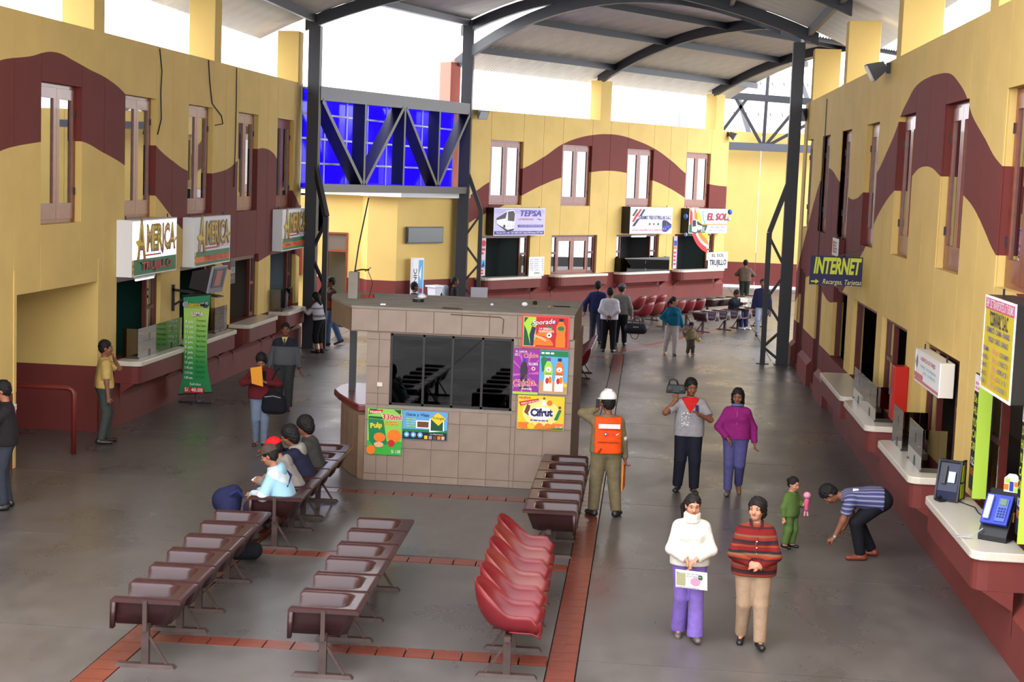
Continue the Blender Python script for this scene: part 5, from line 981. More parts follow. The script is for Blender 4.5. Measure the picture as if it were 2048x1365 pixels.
def bench(loc, rz, n, legs, label, red=False, pitch=.66, group=None):
    o = empty('seat_row', loc, rz, label=label, cat='bench', group=group)
    for k in range(n):
        if red: add_mesh('seat', SR2 if k in (1, 3) else SR, o, (0, (k + .5) * pitch, 0), .014)
        else: add_mesh('seat', SD, o, (0, (k + .5) * pitch, 0))
    top = .36; L_ = n * pitch
    MB().box(-.03, .03, .02, L_ - .02, top - .005, top + .045).build('beam', RUST, o)
    for k in range(n):
        y = (k + .5) * pitch; m = MB(); m.box(-.16, .16, y - .02, y + .02, top + .046, top + (.062 if not red else .05)); m.build('seat_bracket', RUST, o)
    for y in legs: add_mesh('leg', leg_mesh(top - .006), o, (0, y, 0))
    if not red:
        m = MB(); m.box(-.02, .02, -.012, .012, .35, .64); m.build('end_strut', RUST, o)
    return o
bench((-4.63, 13.87, 0), .035, 6, (.04, 1.22, 1.95, 3.18), 'empty dark brown seat row in the foreground, left of the two')
bench((-4.60, 18.62, 0), .035, 6, (.06, 1.1, 1.85, 2.95), 'dark brown seat row where the four people sit, beside the kiosk')
bench((-2.96, 13.92, 0), .03, 6, (.04, 1.22, 1.95, 3.18), 'empty dark brown seat row in the foreground, between the other dark row and red chairs')
bench((-1.28, 22.72, 0), math.pi + .012, 6, (.08, .95, 1.9, 2.75, 3.6), 'dark brown seat row at the kiosk front, beside the man in the orange vest')
bench((-1.38, 17.62, 0), math.pi + .03, 6, (.72, 1.58, 2.44, 3.3), 'row of six wine red bucket chairs in the foreground', True, .565)
bench((-1.85, 35.1, 0), 0.0, 6, (.5, 1.5, 2.6), 'row of wine red bucket chairs half hidden behind the kiosk', True, .565)
FA = math.atan2(.83, .56) - math.pi / 2
bench((-.72, 49.35, 0), FA, 6, (.3, 1.5, 2.8), 'red chair row behind the woman in the teal top', True, .6)
bench((-1.0, 51.9, 0), FA, 3, (.3, 1.3), 'short red chair row nearest the far ticket counters', True, .6)
bench((3.35, 52.55, 0), FA + math.pi, 6, (.2, 1.5, 2.3, 3.6), 'dark seat row where the man reads a newspaper')
bench((1.5, 55.0, 0), FA, 6, (.2, 1.8, 3.4), 'dark seat row further back, behind the reading man')
# ---------------------------------------------------------------- counter goods and loose things
def pay1(o):
    MB().prism([(-.12, -.13, 0), (.12, -.13, 0), (.12, .09, .0), (.12, .09, .42), (.12, -.05, .42), (.12, -.13, .1)][:0] or [(-.12, -.13, 0), (-.12, .1, 0), (-.12, .1, .44), (-.12, -.02, .44), (-.12, -.13, .12)], (.24, 0, 0)).build('housing', mat('phone_navy', (26, 30, 62), .35), o, bevel=.01)
    m = MB(); m.prism([(.122, -.02, .03), (.122, .09, .03), (.122, .09, .2), (.122, -.02, .2)], (.01, 0, 0)); m.prism([(.122, -.0, .22), (.122, .09, .22), (.122, .09, .41), (.122, .03, .41)], (.01, 0, 0)); m.build('side_plate', mat('phone_lime', (204, 220, 50), .4), o)
    m = MB()
    for x in (-.13, .13):
        m.bar((x, -.14, .01), (x, -.03, .46), .02, .02); m.bar((x, .11, .01), (x, .11, .46), .02, .02); m.bar((x, -.03, .46), (x, .11, .46), .02, .02)
    m.bar((-.13, -.14, .01), (.13, -.14, .01), .02, .02); m.bar((-.13, -.03, .46), (.13, -.03, .46), .02, .02); m.build('cage', BLACK, o)
    m = MB(); m.bar((-.05, -.125, .2), (-.05, -.045, .4), .05, .03); m.build('handset', BLACK, o); m = MB(); m.prism([(-.0, -.118, .22), (.08, -.118, .22), (.08, -.075, .34), (.0, -.075, .34)], (0, -.004, .003)); m.build('display', mat('phone_screen', (190, 200, 230), .15), o)
    m = MB(); m.tube([(-.06, -.14, .05), (-.1, -.2, .02), (-.04, -.22, .012), (.0, -.17, .012)], .014, 6); m.build('cord', BLACK, o)
o = empty('pay_telephone', (3.42, 18.3, CTOP + .001), math.radians(-28), label='black and lime pay telephone in a cage on the nearest right counter', cat='telephone'); pay1(o)
def pay2(o):
    MB().prism([(-.15, -.2, 0), (-.15, .12, 0), (-.15, .12, .5), (-.15, -.02, .34), (-.15, -.2, .06)], (.3, 0, 0)).build('base', mat('phone_black', (24, 24, 28), .4), o, bevel=.008)
    n = Vector((0, -.28, .18)).normalized(); up = Vector((0, .18, .28)).normalized(); c = Vector((0, -.13, .21))
    def pl(x0, x1, v0, v1, d0, d1, nm, mm): 
        P = [Vector((x, 0, 0)) + c + up * v + n * d for d in (d0, d1) for x, v in ((x0, v0), (x1, v0), (x1, v1), (x0, v1))]; return MB().hexa(P).build(nm, mm, o, bevel=.006)
    BL = mat('phone_blue', (34, 52, 168), .35); pl(-.14, .14, -.06, .27, .005, .05, 'front_housing', BL); pl(-.0, .11, -.03, .23, .051, .062, 'keypad_panel', mat('phone_blue_light', (70, 96, 196), .35)); pl(.02, .09, .15, .22, .063, .068, 'display', mat('phone_lcd', (96, 120, 90), .2)); pl(-.11, -.05, -.02, .24, .051, .09, 'handset', mat('phone_pale', (190, 200, 220), .3))
    for r in range(4):
        for k in range(3): pl(.02 + .028 * k, .04 + .028 * k, .1 - .03 * r, .12 - .03 * r, .063, .068, 'key', P_NAVY)
    card = MB(); card.prism([(-.02, .1, .47), (.15, .1, .47), (.15, .1, .62), (.1, .1, .67), (.03, .1, .67), (-.02, .1, .62)], (0, .01, 0)); card.build('tariff_card', P_WHITE, o)
    p = Print(); p.rect(.01, .1, .06, .15, P_LIME); p.rect(.0, .03, .05, .09, P_ORANGE); p.rect(.06, .02, .1, .12, P_BLUE); p.rect(.11, .07, .16, .12, P_ORANGE); p.rect(.11, .02, .16, .06, P_LIME); p.build('print', o, (-.02, .098, .47), (1, 0, 0), (0, 0, 1), (0, -1, 0))
    m = MB(); m.tube([(-.1, -.2, .12), (-.16, -.28, .05), (-.3, -.25, .012), (-.42, -.2, .01), (-.32, -.3, .01), (-.18, -.26, .02)], .006, 5); m.build('cord', mat('cord_grey', (170, 170, 176), .3), o); m = MB(); m.tube([(.151, -.05, .2), (.153, -.04, .3)], .015, 6); m.build('lock', mat('brass', (190, 140, 60), .3, metal=.8), o)
o = empty('pay_telephone', (3.58, 16.36, CTOP + .001), math.radians(-32), label='blue pay telephone with tariff card at the right picture edge', cat='telephone'); pay2(o)
small('power_cable', (3.55, 17.6, CTOP + .008), 'thin black cable lying between the two pay telephones', 'cable', lambda m: m.tube([(-.05, .6, 0), (.08, .3, 0), (.06, 0, 0), (.1, -.4, 0)], .007, 5), BLACK)
# handrail by the corridor
o = empty('handrail', (-9.22, 24.02, 0), label='maroon bent pipe handrail at the corridor mouth, left', cat='rail'); m = MB(); m.tube([(0, 0, 0), (0, 0, .95), (-.03, 0, 1.03), (-.1, 0, 1.06), (-1.6, 0, 1.06), (-1.6, 0, 0.0)], .04, 10); m.build('pipe', mat('maroon_gloss', (110, 40, 34), .35), o, smooth=True)
# round red litter bin on legs, plastic chair in the courtyard
o = empty('litter_bin', (-8.85, 43.1, 0), label='round red fibreglass litter bin on three legs behind the left lattice column', cat='bin'); MB().lathe([(.05, .28), (.22, .33), (.32, .48), (.34, .7), (.31, .8), (.28, .8), (.3, .7), (.25, .5)], 18).build('bowl', mat('bin_red', (150, 40, 36), .35), o, smooth=True)
for a in (0.3, 2.4, 4.5): MB().tube([(.26 * math.cos(a), .26 * math.sin(a), 0), (.26 * math.cos(a), .26 * math.sin(a), .5)], .025, 6).build('leg', mat('bin_red', (150, 40, 36)), o)
o = empty('plastic_chair', (-10.1, 48.6, 0), 2.4, label='cream plastic chair in the courtyard beyond the left column', cat='chair'); PC = mat('cream_plastic', (226, 206, 170), .4)
MB().box(-.24, .24, -.24, .24, .42, .45).build('seat', PC, o, bevel=.01)
for x in (-.22, .22):
    for y in (-.22, .22): m = MB(); m.bar((x, y, .42), (x * 1.15, y * 1.15, 0), .05, .04); m.build('leg', PC, o)
    m = MB(); m.bar((x * 1.1, -.2, .45), (x * 1.1, -.2, .64), .04, .04); m.bar((x * 1.1, -.22, .65), (x * 1.1, .24, .66), .05, .03); m.build('armrest', PC, o)
bk = [(.25 * math.cos(a), .24 + .04, .45 + .45 * math.sin(a)) for a in np.linspace(0, math.pi, 12)]
m = MB(); m.tube(bk, .025, 6); m.build('back_frame', PC, o)
for x in (-.15, -.075, 0, .075, .15): m = MB(); m.bar((x * .9, .26, .45), (x, .285, .45 + .45 * math.sqrt(1 - (x / .25) ** 2)), .035, .015); m.build('back_slat', PC, o)
# narrow upright advertisement panel and pale desk beyond the bend column
o = empty('upright_sign', (-8.12, 50.35, .45), WF.rz, label='narrow upright advertisement panel with a coach, against the courtyard wall', cat='sign'); MB().box(0, .55, -.08, 0, 0, 1.45).build('frame', ALU, o); MB().box(.03, .52, -.086, -.081, .03, 1.42).build('face', P_WHITE, o); p = Print()
p.text('SONIC', .14, .7, .22, P_BLACK, w=.8, bold=.008, rot=math.pi / 2); p.poly([(.26, .06), (.5, .06), (.5, 1.38), (.3, 1.38)], P_SKY); p.disc(.4, .38, .08, P_RED); p.poly([(.3, .9), (.42, 1.2), (.4, .7)], P_WHITE); p.build('print', o, (0, -.087, 0), (1, 0, 0), (0, 0, 1), (0, -1, 0))
o = empty('pale_panel', (-6.0, 51.6, 0), .3, label='pale grey notice panel leaning at the foot of the bend column', cat='panel'); MB().box(-.28, .28, 0, .04, .05, .95).build('board', mat('pale_grey_board', (170, 166, 172), .5), o); MB().box(-.3, .3, -.02, .06, 0, .05).build('foot', STEELG, o)
o = empty('desk', (-7.3, 50.3, 0), WF.rz, label='pale grey desk against the courtyard wall beside the upright panel', cat='desk'); MB().box(-.25, .3, -.25, .2, 1.0, 1.05).build('top', ALU, o); m = MB(); m.hexa([(-.12, -.1, 0), (.14, -.1, 0), (.14, .1, 0), (-.12, .1, 0), (-.2, -.2, .998), (.25, -.2, .998), (.25, .15, .998), (-.2, .15, .998)]); m.build('pedestal', ALU, o)
# floodlights on the walls
def flood(loc, rz, label, tilt=.5):
    o = empty('floodlight', loc, rz, label=label, cat='lamp'); m = MB(); c, s_ = math.cos(tilt), math.sin(tilt)
    R_ = lambda x, y, z: (x, -.2 + y * c - z * s_, -.02 + y * s_ + z * c)
    m.hexa([R_(-.18, -.16, -.16), R_(.18, -.16, -.16), R_(.09, .12, -.08), R_(-.09, .12, -.08), R_(-.18, -.16, .16), R_(.18, -.16, .16), R_(.09, .12, .08), R_(-.09, .12, .08)]); m.build('housing', STEELG, o); MB().hexa([R_(-.16, -.175, -.14), R_(.16, -.175, -.14), R_(.16, -.162, -.14), R_(-.16, -.162, -.14), R_(-.16, -.175, .14), R_(.16, -.175, .14), R_(.16, -.162, .14), R_(-.16, -.162, .14)]).build('lens', mat('lamp_glass', (190, 194, 200), .1), o)
    m = MB(); m.box(-.04, .04, -.07, 0, -.09, .09); m.bar((0, -.05, 0), (0, -.16, -.02), .04, .04); m.build('bracket', STEEL, o); return o
flood(WR.p(27.3, 6.72, .0), WR.rz, 'grey floodlight near the top of the right wall beside the third pier'); flood(WR.p(42.1, 6.6, .0), WR.rz + .9, 'pale floodlight on the right lattice column'); flood(WF.p(-6.45, 6.75, 0), WF.rz - .3, 'grey floodlight at the left end of the far wall'); flood(WF.p(2.4, 6.7, 0), WF.rz + .4, 'grey floodlight at the right end of the far wall')
# loose wires hanging on the left wall
for i, (lab, pts) in enumerate((('black cable pair hanging from the wall top to the second left window', [(29.1, 6.8), (29.25, 6.4), (29.2, 6.0), (29.25, 5.5), (29.05, 5.2)]), ('thin looping wire hanging above the third left window', [(32.2, 6.82), (32.3, 6.4), (32.5, 5.95), (33.2, 5.72), (33.3, 5.55), (32.75, 5.5)]), ('straight cable running down the left wall beside the fourth window', [(34.3, 6.8), (34.32, 6.0), (34.3, 5.0), (34.25, 4.2)]))):
    o = empty('wall_cable', WL.p(*pts[0], .02), label=lab, cat='cable'); base = WL.p(*pts[0], .02); m = MB(); m.tube([WL.p(s, z, .02) - base for s, z in pts], .012, 5)
    m.build('strand', BLACK, o)
for (s, z, lab) in ((37.0, 4.0, 'cable running down the right wall between far windows'),):
    o = empty('wall_cable', WR.p(s, 6.7, .02), label=lab, cat='cable'); m = MB(); m.tube([(0, 0, 0), (0, -.02, -2), (0, 0, -4.2)], .012, 5); m.build('strand', STEELG, o)
# ---------------------------------------------------------------- people: distance fields meshed as one skin each, garments over it
def V(*a): return np.array(a, float)
def vn(v): v = np.array(v, float); return v / (np.linalg.norm(v) + 1e-9)
class Field:
    def __init__(s, lo, hi, h):
        s.lo = np.array(lo, float); s.h = h; s.n = np.ceil((np.array(hi) - s.lo) / h).astype(int) + 2; s.f = np.full(s.n, 9.0, np.float32)
        s.ax = [s.lo[i] + h * np.arange(s.n[i]) for i in range(3)]
    def sub(s, lo, hi, mg):
        sl = []; 
        for i in range(3):
            a = int(max(0, math.floor((lo[i] - mg - s.lo[i]) / s.h))); b = int(min(s.n[i], math.ceil((hi[i] + mg - s.lo[i]) / s.h) + 1)); sl.append(slice(a, max(a, b)))
        sl = tuple(sl); g = np.meshgrid(s.ax[0][sl[0]], s.ax[1][sl[1]], s.ax[2][sl[2]], indexing='ij', sparse=True); return sl, g
    def union(s, sl, d, k):
        a = s.f[sl]
        if a.size == 0: return
        if k > 0: t = np.clip(.5 + .5 * (a - d) / k, 0, 1); s.f[sl] = a * (1 - t) + d * t - k * t * (1 - t)
        else: s.f[sl] = np.minimum(a, d)
    def cone(s, a, b, ra, rb, k=.03, sq=None, q=1.0, flat=False):
        a, b = np.array(a, float), np.array(b, float); rm = max(ra, rb) * max(1, q if q > 1 else 1)
        sl, (X, Y, Z) = s.sub(np.minimum(a, b) - rm, np.maximum(a, b) + rm, k + .03); ba = b - a; L2 = ba @ ba + 1e-12
        px, py, pz = X - a[0], Y - a[1], Z - a[2]; t = np.clip((px * ba[0] + py * ba[1] + pz * ba[2]) / L2, 0, 1)
        vx, vy, vz = px - t * ba[0], py - t * ba[1], pz - t * ba[2]; l2 = vx * vx + vy * vy + vz * vz
        if sq is not None: c = vx * sq[0] + vy * sq[1] + vz * sq[2]; l2 = l2 + (1 / (q * q) - 1) * c * c
        d = (np.sqrt(l2) - (ra + (rb - ra) * t)) * (1 if q > .99 else (q + 1) / 2)
        if flat: u = ba / math.sqrt(L2); d = np.maximum(d, (X - b[0]) * u[0] + (Y - b[1]) * u[1] + (Z - b[2]) * u[2])
        s.union(sl, d, k)
    def ell(s, c, r, M=None, k=.02):
        c = np.array(c, float); r = np.array(r, float); M = np.eye(3) if M is None else M; rm = r.max()
        sl, (X, Y, Z) = s.sub(c - rm, c + rm, k + .03); px, py, pz = X - c[0], Y - c[1], Z - c[2]
        q = [(px * M[i][0] + py * M[i][1] + pz * M[i][2]) / r[i] for i in range(3)]; n = np.sqrt(q[0] ** 2 + q[1] ** 2 + q[2] ** 2)
        s.union(sl, (n - 1) * r.min() * .5 + (n - 1) * r.mean() * .5, k)
    def cut(s, p, n):
        """keep the side where (x - p).n < 0"""
        X, Y, Z = np.meshgrid(*s.ax, indexing='ij', sparse=True); s.f = np.maximum(s.f, ((X - p[0]) * n[0] + (Y - p[1]) * n[1] + (Z - p[2]) * n[2]).astype(np.float32))
    def carve(s, o): s.f = np.maximum(s.f, -o.f)
    def mesh(s):
        f = s.f; I = f < 0; nx, ny, nz = f.shape
        c = sum(I[i:nx - 1 + i, j:ny - 1 + j, k:nz - 1 + k].astype(np.int8) for i in (0, 1) for j in (0, 1) for k in (0, 1))
        act = (c > 0) & (c < 8); ids = np.full(act.shape, -1, np.int64); idx = np.argwhere(act); ids[act] = np.arange(len(idx))
        if len(idx) == 0: return [], []
        acc = np.zeros((len(idx), 3)); cnt = np.zeros(len(idx)); cor = [(i, j, k) for i in (0, 1) for j in (0, 1) for k in (0, 1)]
        val = {q: f[idx[:, 0] + q[0], idx[:, 1] + q[1], idx[:, 2] + q[2]] for q in cor}
        for a in cor:
            for x in range(3):
                if a[x] == 0:
                    b = tuple(1 if i == x else a[i] for i in range(3)); va, vb = val[a], val[b]; m = (va < 0) != (vb < 0)
                    t = np.where(m, va / np.where(va - vb == 0, 1, va - vb), 0)
                    for i in range(3): acc[:, i] += np.where(m, a[i] + (t if i == x else 0), 0)
                    cnt += m
        P = s.lo + s.h * (idx + acc / np.maximum(cnt, 1)[:, None]); Q = []
        for x in range(3):
            y, z = [(1, 2), (2, 0), (0, 1)][x]; sa = [slice(1, n - 1) for n in f.shape]; sa[x] = slice(0, f.shape[x] - 1); sb = list(sa); sb[x] = slice(1, f.shape[x])
            A, Bm = I[tuple(sa)], I[tuple(sb)]; e = np.argwhere(A != Bm); off = np.array([1, 1, 1]); off[x] = 0; base = e + off
            fl = A[tuple(e.T)]
            def cell(dy, dz): q = base.copy(); q[:, y] -= dy; q[:, z] -= dz; return ids[tuple(q.T)]
            q = np.stack([cell(1, 1), cell(0, 1), cell(0, 0), cell(1, 0)], 1); q[~fl] = q[~fl][:, ::-1]; Q.append(q[(q >= 0).all(1)])
        return P, np.concatenate(Q)
    def build(s, name, m, parent):
        P, Q = s.mesh(); me = bpy.data.meshes.new(name); n, k = len(P), len(Q)
        if n:
            me.vertices.add(n); me.vertices.foreach_set('co', np.asarray(P, np.float32).ravel()); me.loops.add(4 * k); me.loops.foreach_set('vertex_index', Q.ravel().astype(np.int32)); me.polygons.add(k); me.polygons.foreach_set('loop_start', np.arange(0, 4 * k, 4, dtype=np.int32)); me.polygons.foreach_set('use_smooth', np.ones(k, bool)); me.update(calc_edges=True)
        me.materials.append(m); o = bpy.data.objects.new(name, me); COL.objects.link(o); o.parent = parent; return o
def ik(a, t, l1, l2, hint):
    d = t - a; L = np.linalg.norm(d); L2 = min(L, (l1 + l2) * .999); u = d / (L + 1e-9); t = a + u * L2; x = (l1 * l1 - l2 * l2 + L2 * L2) / (2 * L2); hgt = math.sqrt(max(0, l1 * l1 - x * x)); hh = np.array(hint, float); hh = hh - (hh @ u) * u; return a + u * x + vn(hh) * hgt, t
def rotm(yaw, pitch, roll=0):
    """columns: right(+x), back(+y), up(+z) of a head that faces -y at zero; pitch > 0 looks down"""
    y, p, r = map(math.radians, (yaw, pitch, roll)); Rz = np.array([[math.cos(y), -math.sin(y), 0], [math.sin(y), math.cos(y), 0], [0, 0, 1]]); Rx = np.array([[1, 0, 0], [0, math.cos(p), -math.sin(p)], [0, math.sin(p), math.cos(p)]]); Ry = np.array([[math.cos(r), 0, math.sin(r)], [0, 1, 0], [-math.sin(r), 0, math.cos(r)]]); return Rz @ Rx @ Ry
def cloth(name, rgb, rough=.85): return mat(name, rgb, rough, .2, .12, 14.0, bump=.25, bscale=30.0)
def angle_mat(name, a, b, centre, n):
    """lengthwise shirt stripes, spaced round the torso axis (local y)"""
    m = bpy.data.materials.new(name); m.use_nodes = True; nt = m.node_tree; bs = nt.nodes['Principled BSDF']; L = nt.links; N = lambda t: nt.nodes.new('ShaderNode' + t)
    tc = N('TexCoord'); sp = N('SeparateXYZ'); L.new(tc.outputs['Object'], sp.inputs[0]); q = N('Math'); q.operation = 'SUBTRACT'; q.inputs[1].default_value = centre; L.new(sp.outputs[2], q.inputs[0])
    t = N('Math'); t.operation = 'ARCTAN2'; L.new(sp.outputs[0], t.inputs[0]); L.new(q.outputs[0], t.inputs[1]); k = N('Math'); k.operation = 'MULTIPLY'; k.inputs[1].default_value = n / 6.2832; L.new(t.outputs[0], k.inputs[0]); f = N('Math'); f.operation = 'FRACT'; L.new(k.outputs[0], f.inputs[0]); g = N('Math'); g.operation = 'GREATER_THAN'; g.inputs[1].default_value = .64; L.new(f.outputs[0], g.inputs[0])
    x = N('Mix'); x.data_type = 'RGBA'; x.inputs[6].default_value = (*lin(a), 1); x.inputs[7].default_value = (*lin(b), 1); L.new(g.outputs[0], x.inputs[0]); L.new(x.outputs[2], bs.inputs['Base Color']); bs.inputs['Roughness'].default_value = .8; return m
def band_mat(name, stops, direction, period, wob=0.0, rough=.9):
    """woven bands across a direction of the garment"""
    if name in MATS: return MATS[name]
    m = bpy.data.materials.new(name); m.use_nodes = True; MATS[name] = m; nt = m.node_tree; b = nt.nodes['Principled BSDF']; L = nt.links; N = lambda t: nt.nodes.new('ShaderNode' + t)
    tc = N('TexCoord'); d = N('VectorMath'); d.operation = 'DOT_PRODUCT'; d.inputs[1].default_value = direction; L.new(tc.outputs['Object'], d.inputs[0]); src = d.outputs['Value']
    if wob:
        w = N('TexWave'); w.inputs['Scale'].default_value = 22; w.wave_profile = 'TRI'; L.new(tc.outputs['Object'], w.inputs[0]); q = N('Math'); q.operation = 'MULTIPLY_ADD'; q.inputs[1].default_value = wob; L.new(w.outputs['Fac'], q.inputs[0]); L.new(src, q.inputs[2]); src = q.outputs[0]
    a = N('Math'); a.operation = 'DIVIDE'; a.inputs[1].default_value = period; L.new(src, a.inputs[0]); fr = N('Math'); fr.operation = 'FRACT'; L.new(a.outputs[0], fr.inputs[0])
    cr = N('ValToRGB'); cr.color_ramp.interpolation = 'CONSTANT'; e = cr.color_ramp.elements; e[0].position = 0; e[0].color = (*lin(stops[0][1]), 1); e[1].position = stops[1][0]; e[1].color = (*lin(stops[1][1]), 1)
    for p_, c in stops[2:]: x = e.new(p_); x.color = (*lin(c), 1)
    L.new(fr.outputs[0], cr.inputs[0]); L.new(cr.outputs[0], b.inputs['Base Color']); b.inputs['Roughness'].default_value = rough; b.inputs['Specular IOR Level'].default_value = .2; return m
SKINS = [mat('skin_tan', (158, 104, 78), .55, .35, .06, 8), mat('skin_brown', (132, 84, 62), .55, .35, .06, 8), mat('skin_light_tan', (184, 128, 100), .55, .35, .06, 8)]
HAIRB = mat('black_hair', (20, 17, 17), .62, .3, .3, 90, bump=.4, bscale=120); LIP = mat('lips', (140, 76, 66), .5); EYEW = mat('eye_white', (172, 160, 150), .4); EYEB = mat('eye_dark', (22, 16, 14), .2, .6); BROW = mat('brow_hair', (26, 20, 18), .7)
PEOPLE = {}
def person(key, loc, face, h, label, pose=None, top=None, legs=None, hair='short', skin=0, shoe=(30, 28, 30), fem=False, girth=1.0, vox=.012, child=False, group=None, part_of=None, trousers_flare=0.0, look_face=True):
    """one figure: loc on the ground, face = heading in degrees (0 looks at the camera side, -y)"""
    P = dict(pel=(0, 0, .96), lean=(0, 0, 1), sh=0, fl=(.10, 0, .085), fr=(-.10, 0, .085), tl=8, tr=-8, hl=(.27, -.06, .80), hr=(-.27, -.06, .80), el=(.4, .8, 0), er=(-.4, .8, 0), dl=None, dr=None, nl=None, nr=None, curl=.5, head=(0, 0, 0), kl=(0, -1, 0), kr=(0, -1, 0), pitchfoot=(0, 0))
    P.update(pose or {}); s = h / 1.70; G = lambda v: np.array(v, float) * s
    root = empty('person', loc, math.radians(face), label=label, cat='person', group=group); SK = SKINS[skin]
    hs = 1.07 if not child else 1.32
    pel = G(P['pel']); up = vn(P['lean']); ya = math.radians(P['sh']); R0 = vn([math.cos(ya), math.sin(ya), 0]); R = vn(R0 - (R0 @ up) * up); Bk = np.cross(up, R)   # R = figure's left, Bk = back
    if Bk[1] < 0 and abs(up[2]) > .2: pass
    wsh = (.148 if fem else .168) * s * (1 if not child else .9); tl_ = .435 * s * (1 if not child else .96)
    neck = pel + up * (tl_ + .03 * s); shc = pel + up * (tl_ - .015 * s); SHO = {+1: shc + R * wsh - up * .045 * s, -1: shc - R * wsh - up * .045 * s}; HIP = {k: pel + R * k * .088 * s - up * .03 * s for k in (1, -1)}
    Hm = rotm(*P['head']); hd = neck + up * .06 * s + (Hm @ V(0, -.012, .105)) * s * hs; fwd = Hm @ V(0, -1, 0); hup = Hm @ V(0, 0, 1); hrt = Hm @ V(1, 0, 0); HB = np.array([hrt, -fwd, hup])
    LA, LF = .285 * s, .25 * s; LT, LS = (.435 * s, .42 * s) if not child else (.385 * s, .365 * s)
    ELB, WRI, KNE, ANK = {}, {}, {}, {}
    for k, a, b, c, d in ((1, 'hl', 'el', 'fl', 'kl'), (-1, 'hr', 'er', 'fr', 'kr')):
        ELB[k], WRI[k] = ik(SHO[k], G(P[a]), LA, LF, P[b]); KNE[k], ANK[k] = ik(HIP[k], G(P[c]), LT, LS, P[d])
    allp = [pel, neck, hd + hup * .16 * s * hs, hd - fwd * .14 * s * hs, hd + fwd * .15 * s * hs] + [q for D in (SHO, ELB, WRI, KNE, ANK) for q in D.values()]; lo = np.min(allp, 0) - .24 * s; hi = np.max(allp, 0) + .24 * s; lo[2] = max(lo[2], -.02)
    g = girth; dq = .74; g = g * 1.1
    def torso(F, o, up_to=1.0):
        F.cone(pel - R * .062 * s, pel + R * .062 * s, .108 * s * g + o, .108 * s * g + o, .04, Bk, .9)
        w = .048 if fem else .056
        for k in (1, -1):
            F.cone(pel + R * k * w * s + up * .04 * s, pel + R * k * (w + .012) * s + up * .26 * s, (.098 if fem else .102) * s * g + o, .104 * s * g + o, .05, Bk, dq + .1)
            F.cone(pel + R * k * (w + .012) * s + up * .22 * s, pel + R * k * .082 * s + up * (tl_ - .10 * s), .102 * s * g + o, .106 * s + o, .05, Bk, dq)
            F.cone(pel + R * k * .03 * s + up * (tl_ - .055 * s), SHO[k] - R * k * .015 * s, .062 * s + o, .05 * s + o * .8, .05)
            if fem and not child: F.ell(pel + R * k * .075 * s + up * (tl_ - .15 * s) - Bk * .075 * s, V(.06, .055, .058) * s + o, None, .04)
        F.cone(pel + up * (tl_ - .05 * s) + Bk * .01 * s, neck - up * .01 * s, .07 * s + o, .055 * s + o, .04)
    def arm(F, k, o, end=2.0, flat=False, kk=.03, fl=1.0):
        r0, r1, r2 = (.052, .041, .028) if not fem else (.047, .038, .026)
        if child: r0, r1, r2 = .05, .042, .033
        a, e, w = SHO[k], ELB[k], WRI[k]
        if end <= 1: F.cone(a, a + (e - a) * end, r0 * s + o + .008 * s, (r0 + (r1 - r0) * end) * s + o * fl, kk, flat=flat); return
        F.cone(a, e, r0 * s + o * .8 + .006 * s, r1 * s + o, kk); F.cone(e, e + (w - e) * (end - 1), r1 * s + o, (r1 + (r2 - r1) * (end - 1)) * s + o * fl, kk, flat=flat)
    def leg(F, k, o, end=2.0, flat=False, flare=0.0):
        a, e, w = HIP[k], KNE[k], ANK[k]; r0, r1, r2 = .087 * (1 + (g - 1) * .5), .058, .04
        if child: r0, r1, r2 = .085, .062, .05
        if end <= 1: F.cone(a, a + (e - a) * end, r0 * s + o, (r0 + (r1 - r0) * end) * s + o, .03, flat=flat); return
        F.cone(a, e, r0 * s + o, r1 * s + o, .03); F.cone(e, e + (w - e) * (end - 1), r1 * s + o, (r1 + (r2 - r1) * (end - 1)) * s + o + flare * s, .02, flat=flat)
        if not flat: F.cone(e + (w - e) * .15 + Bk * .012 * s, e + (w - e) * .5 + Bk * .014 * s, .045 * s + o, .04 * s + o, .03)
    # skin: one continuous body
    F = Field(lo, hi, vox); torso(F, 0); cs = hs * s
    F.cone(neck - up * .03 * s, hd - hup * .05 * cs + -fwd * .02 * cs, .05 * s if not fem else .044 * s, .05 * s if not fem else .045 * s, .03)
    F.ell(hd + hup * .025 * cs - fwd * .012 * cs, V(.076, .094, .092) * cs, HB, .02); F.ell(hd - hup * .035 * cs + fwd * .02 * cs, V(.06, .07, .078) * cs, HB, .03); F.ell(hd - hup * .082 * cs + fwd * .055 * cs, V(.03, .025, .022) * cs, HB, .03)
    F.cone(hd + hup * .012 * cs + fwd * .082 * cs, hd - hup * .028 * cs + fwd * .103 * cs, .009 * cs, .016 * cs, .012)
    for k in (1, -1):
        F.ell(hd - hup * .008 * cs + hrt * k * .078 * cs - fwd * .005 * cs, V(.010, .022, .034) * cs, HB, .008); F.ell(hd - hup * .03 * cs + hrt * k * .04 * cs + fwd * .065 * cs, V(.025, .018, .022) * cs, HB, .02); F.cone(hd + hup * .028 * cs + hrt * k * .012 * cs + fwd * .088 * cs, hd + hup * .026 * cs + hrt * k * .05 * cs + fwd * .072 * cs, .01 * cs, .01 * cs, .015)
        arm(F, k, 0); leg(F, k, 0)
        # hand
        w = WRI[k]; fa = vn(w - ELB[k]); D = P['dl' if k > 0 else 'dr']; d = vn(D) if D is not None else fa; N_ = P['nl' if k > 0 else 'nr']; n = vn(N_) if N_ is not None else vn(np.cross(d, Bk) * k)
        n = vn(n - (n @ d) * d); side = np.cross(d, n); side = side * (1 if (side @ -Bk) >= 0 else -1); fr_ = max(.0085 * s, vox * .78); PAL = .088 * s * (1 if not child else .85)
        F.cone(w, w + d * PAL * .75, .026 * s, .036 * s, .02, n, .5)
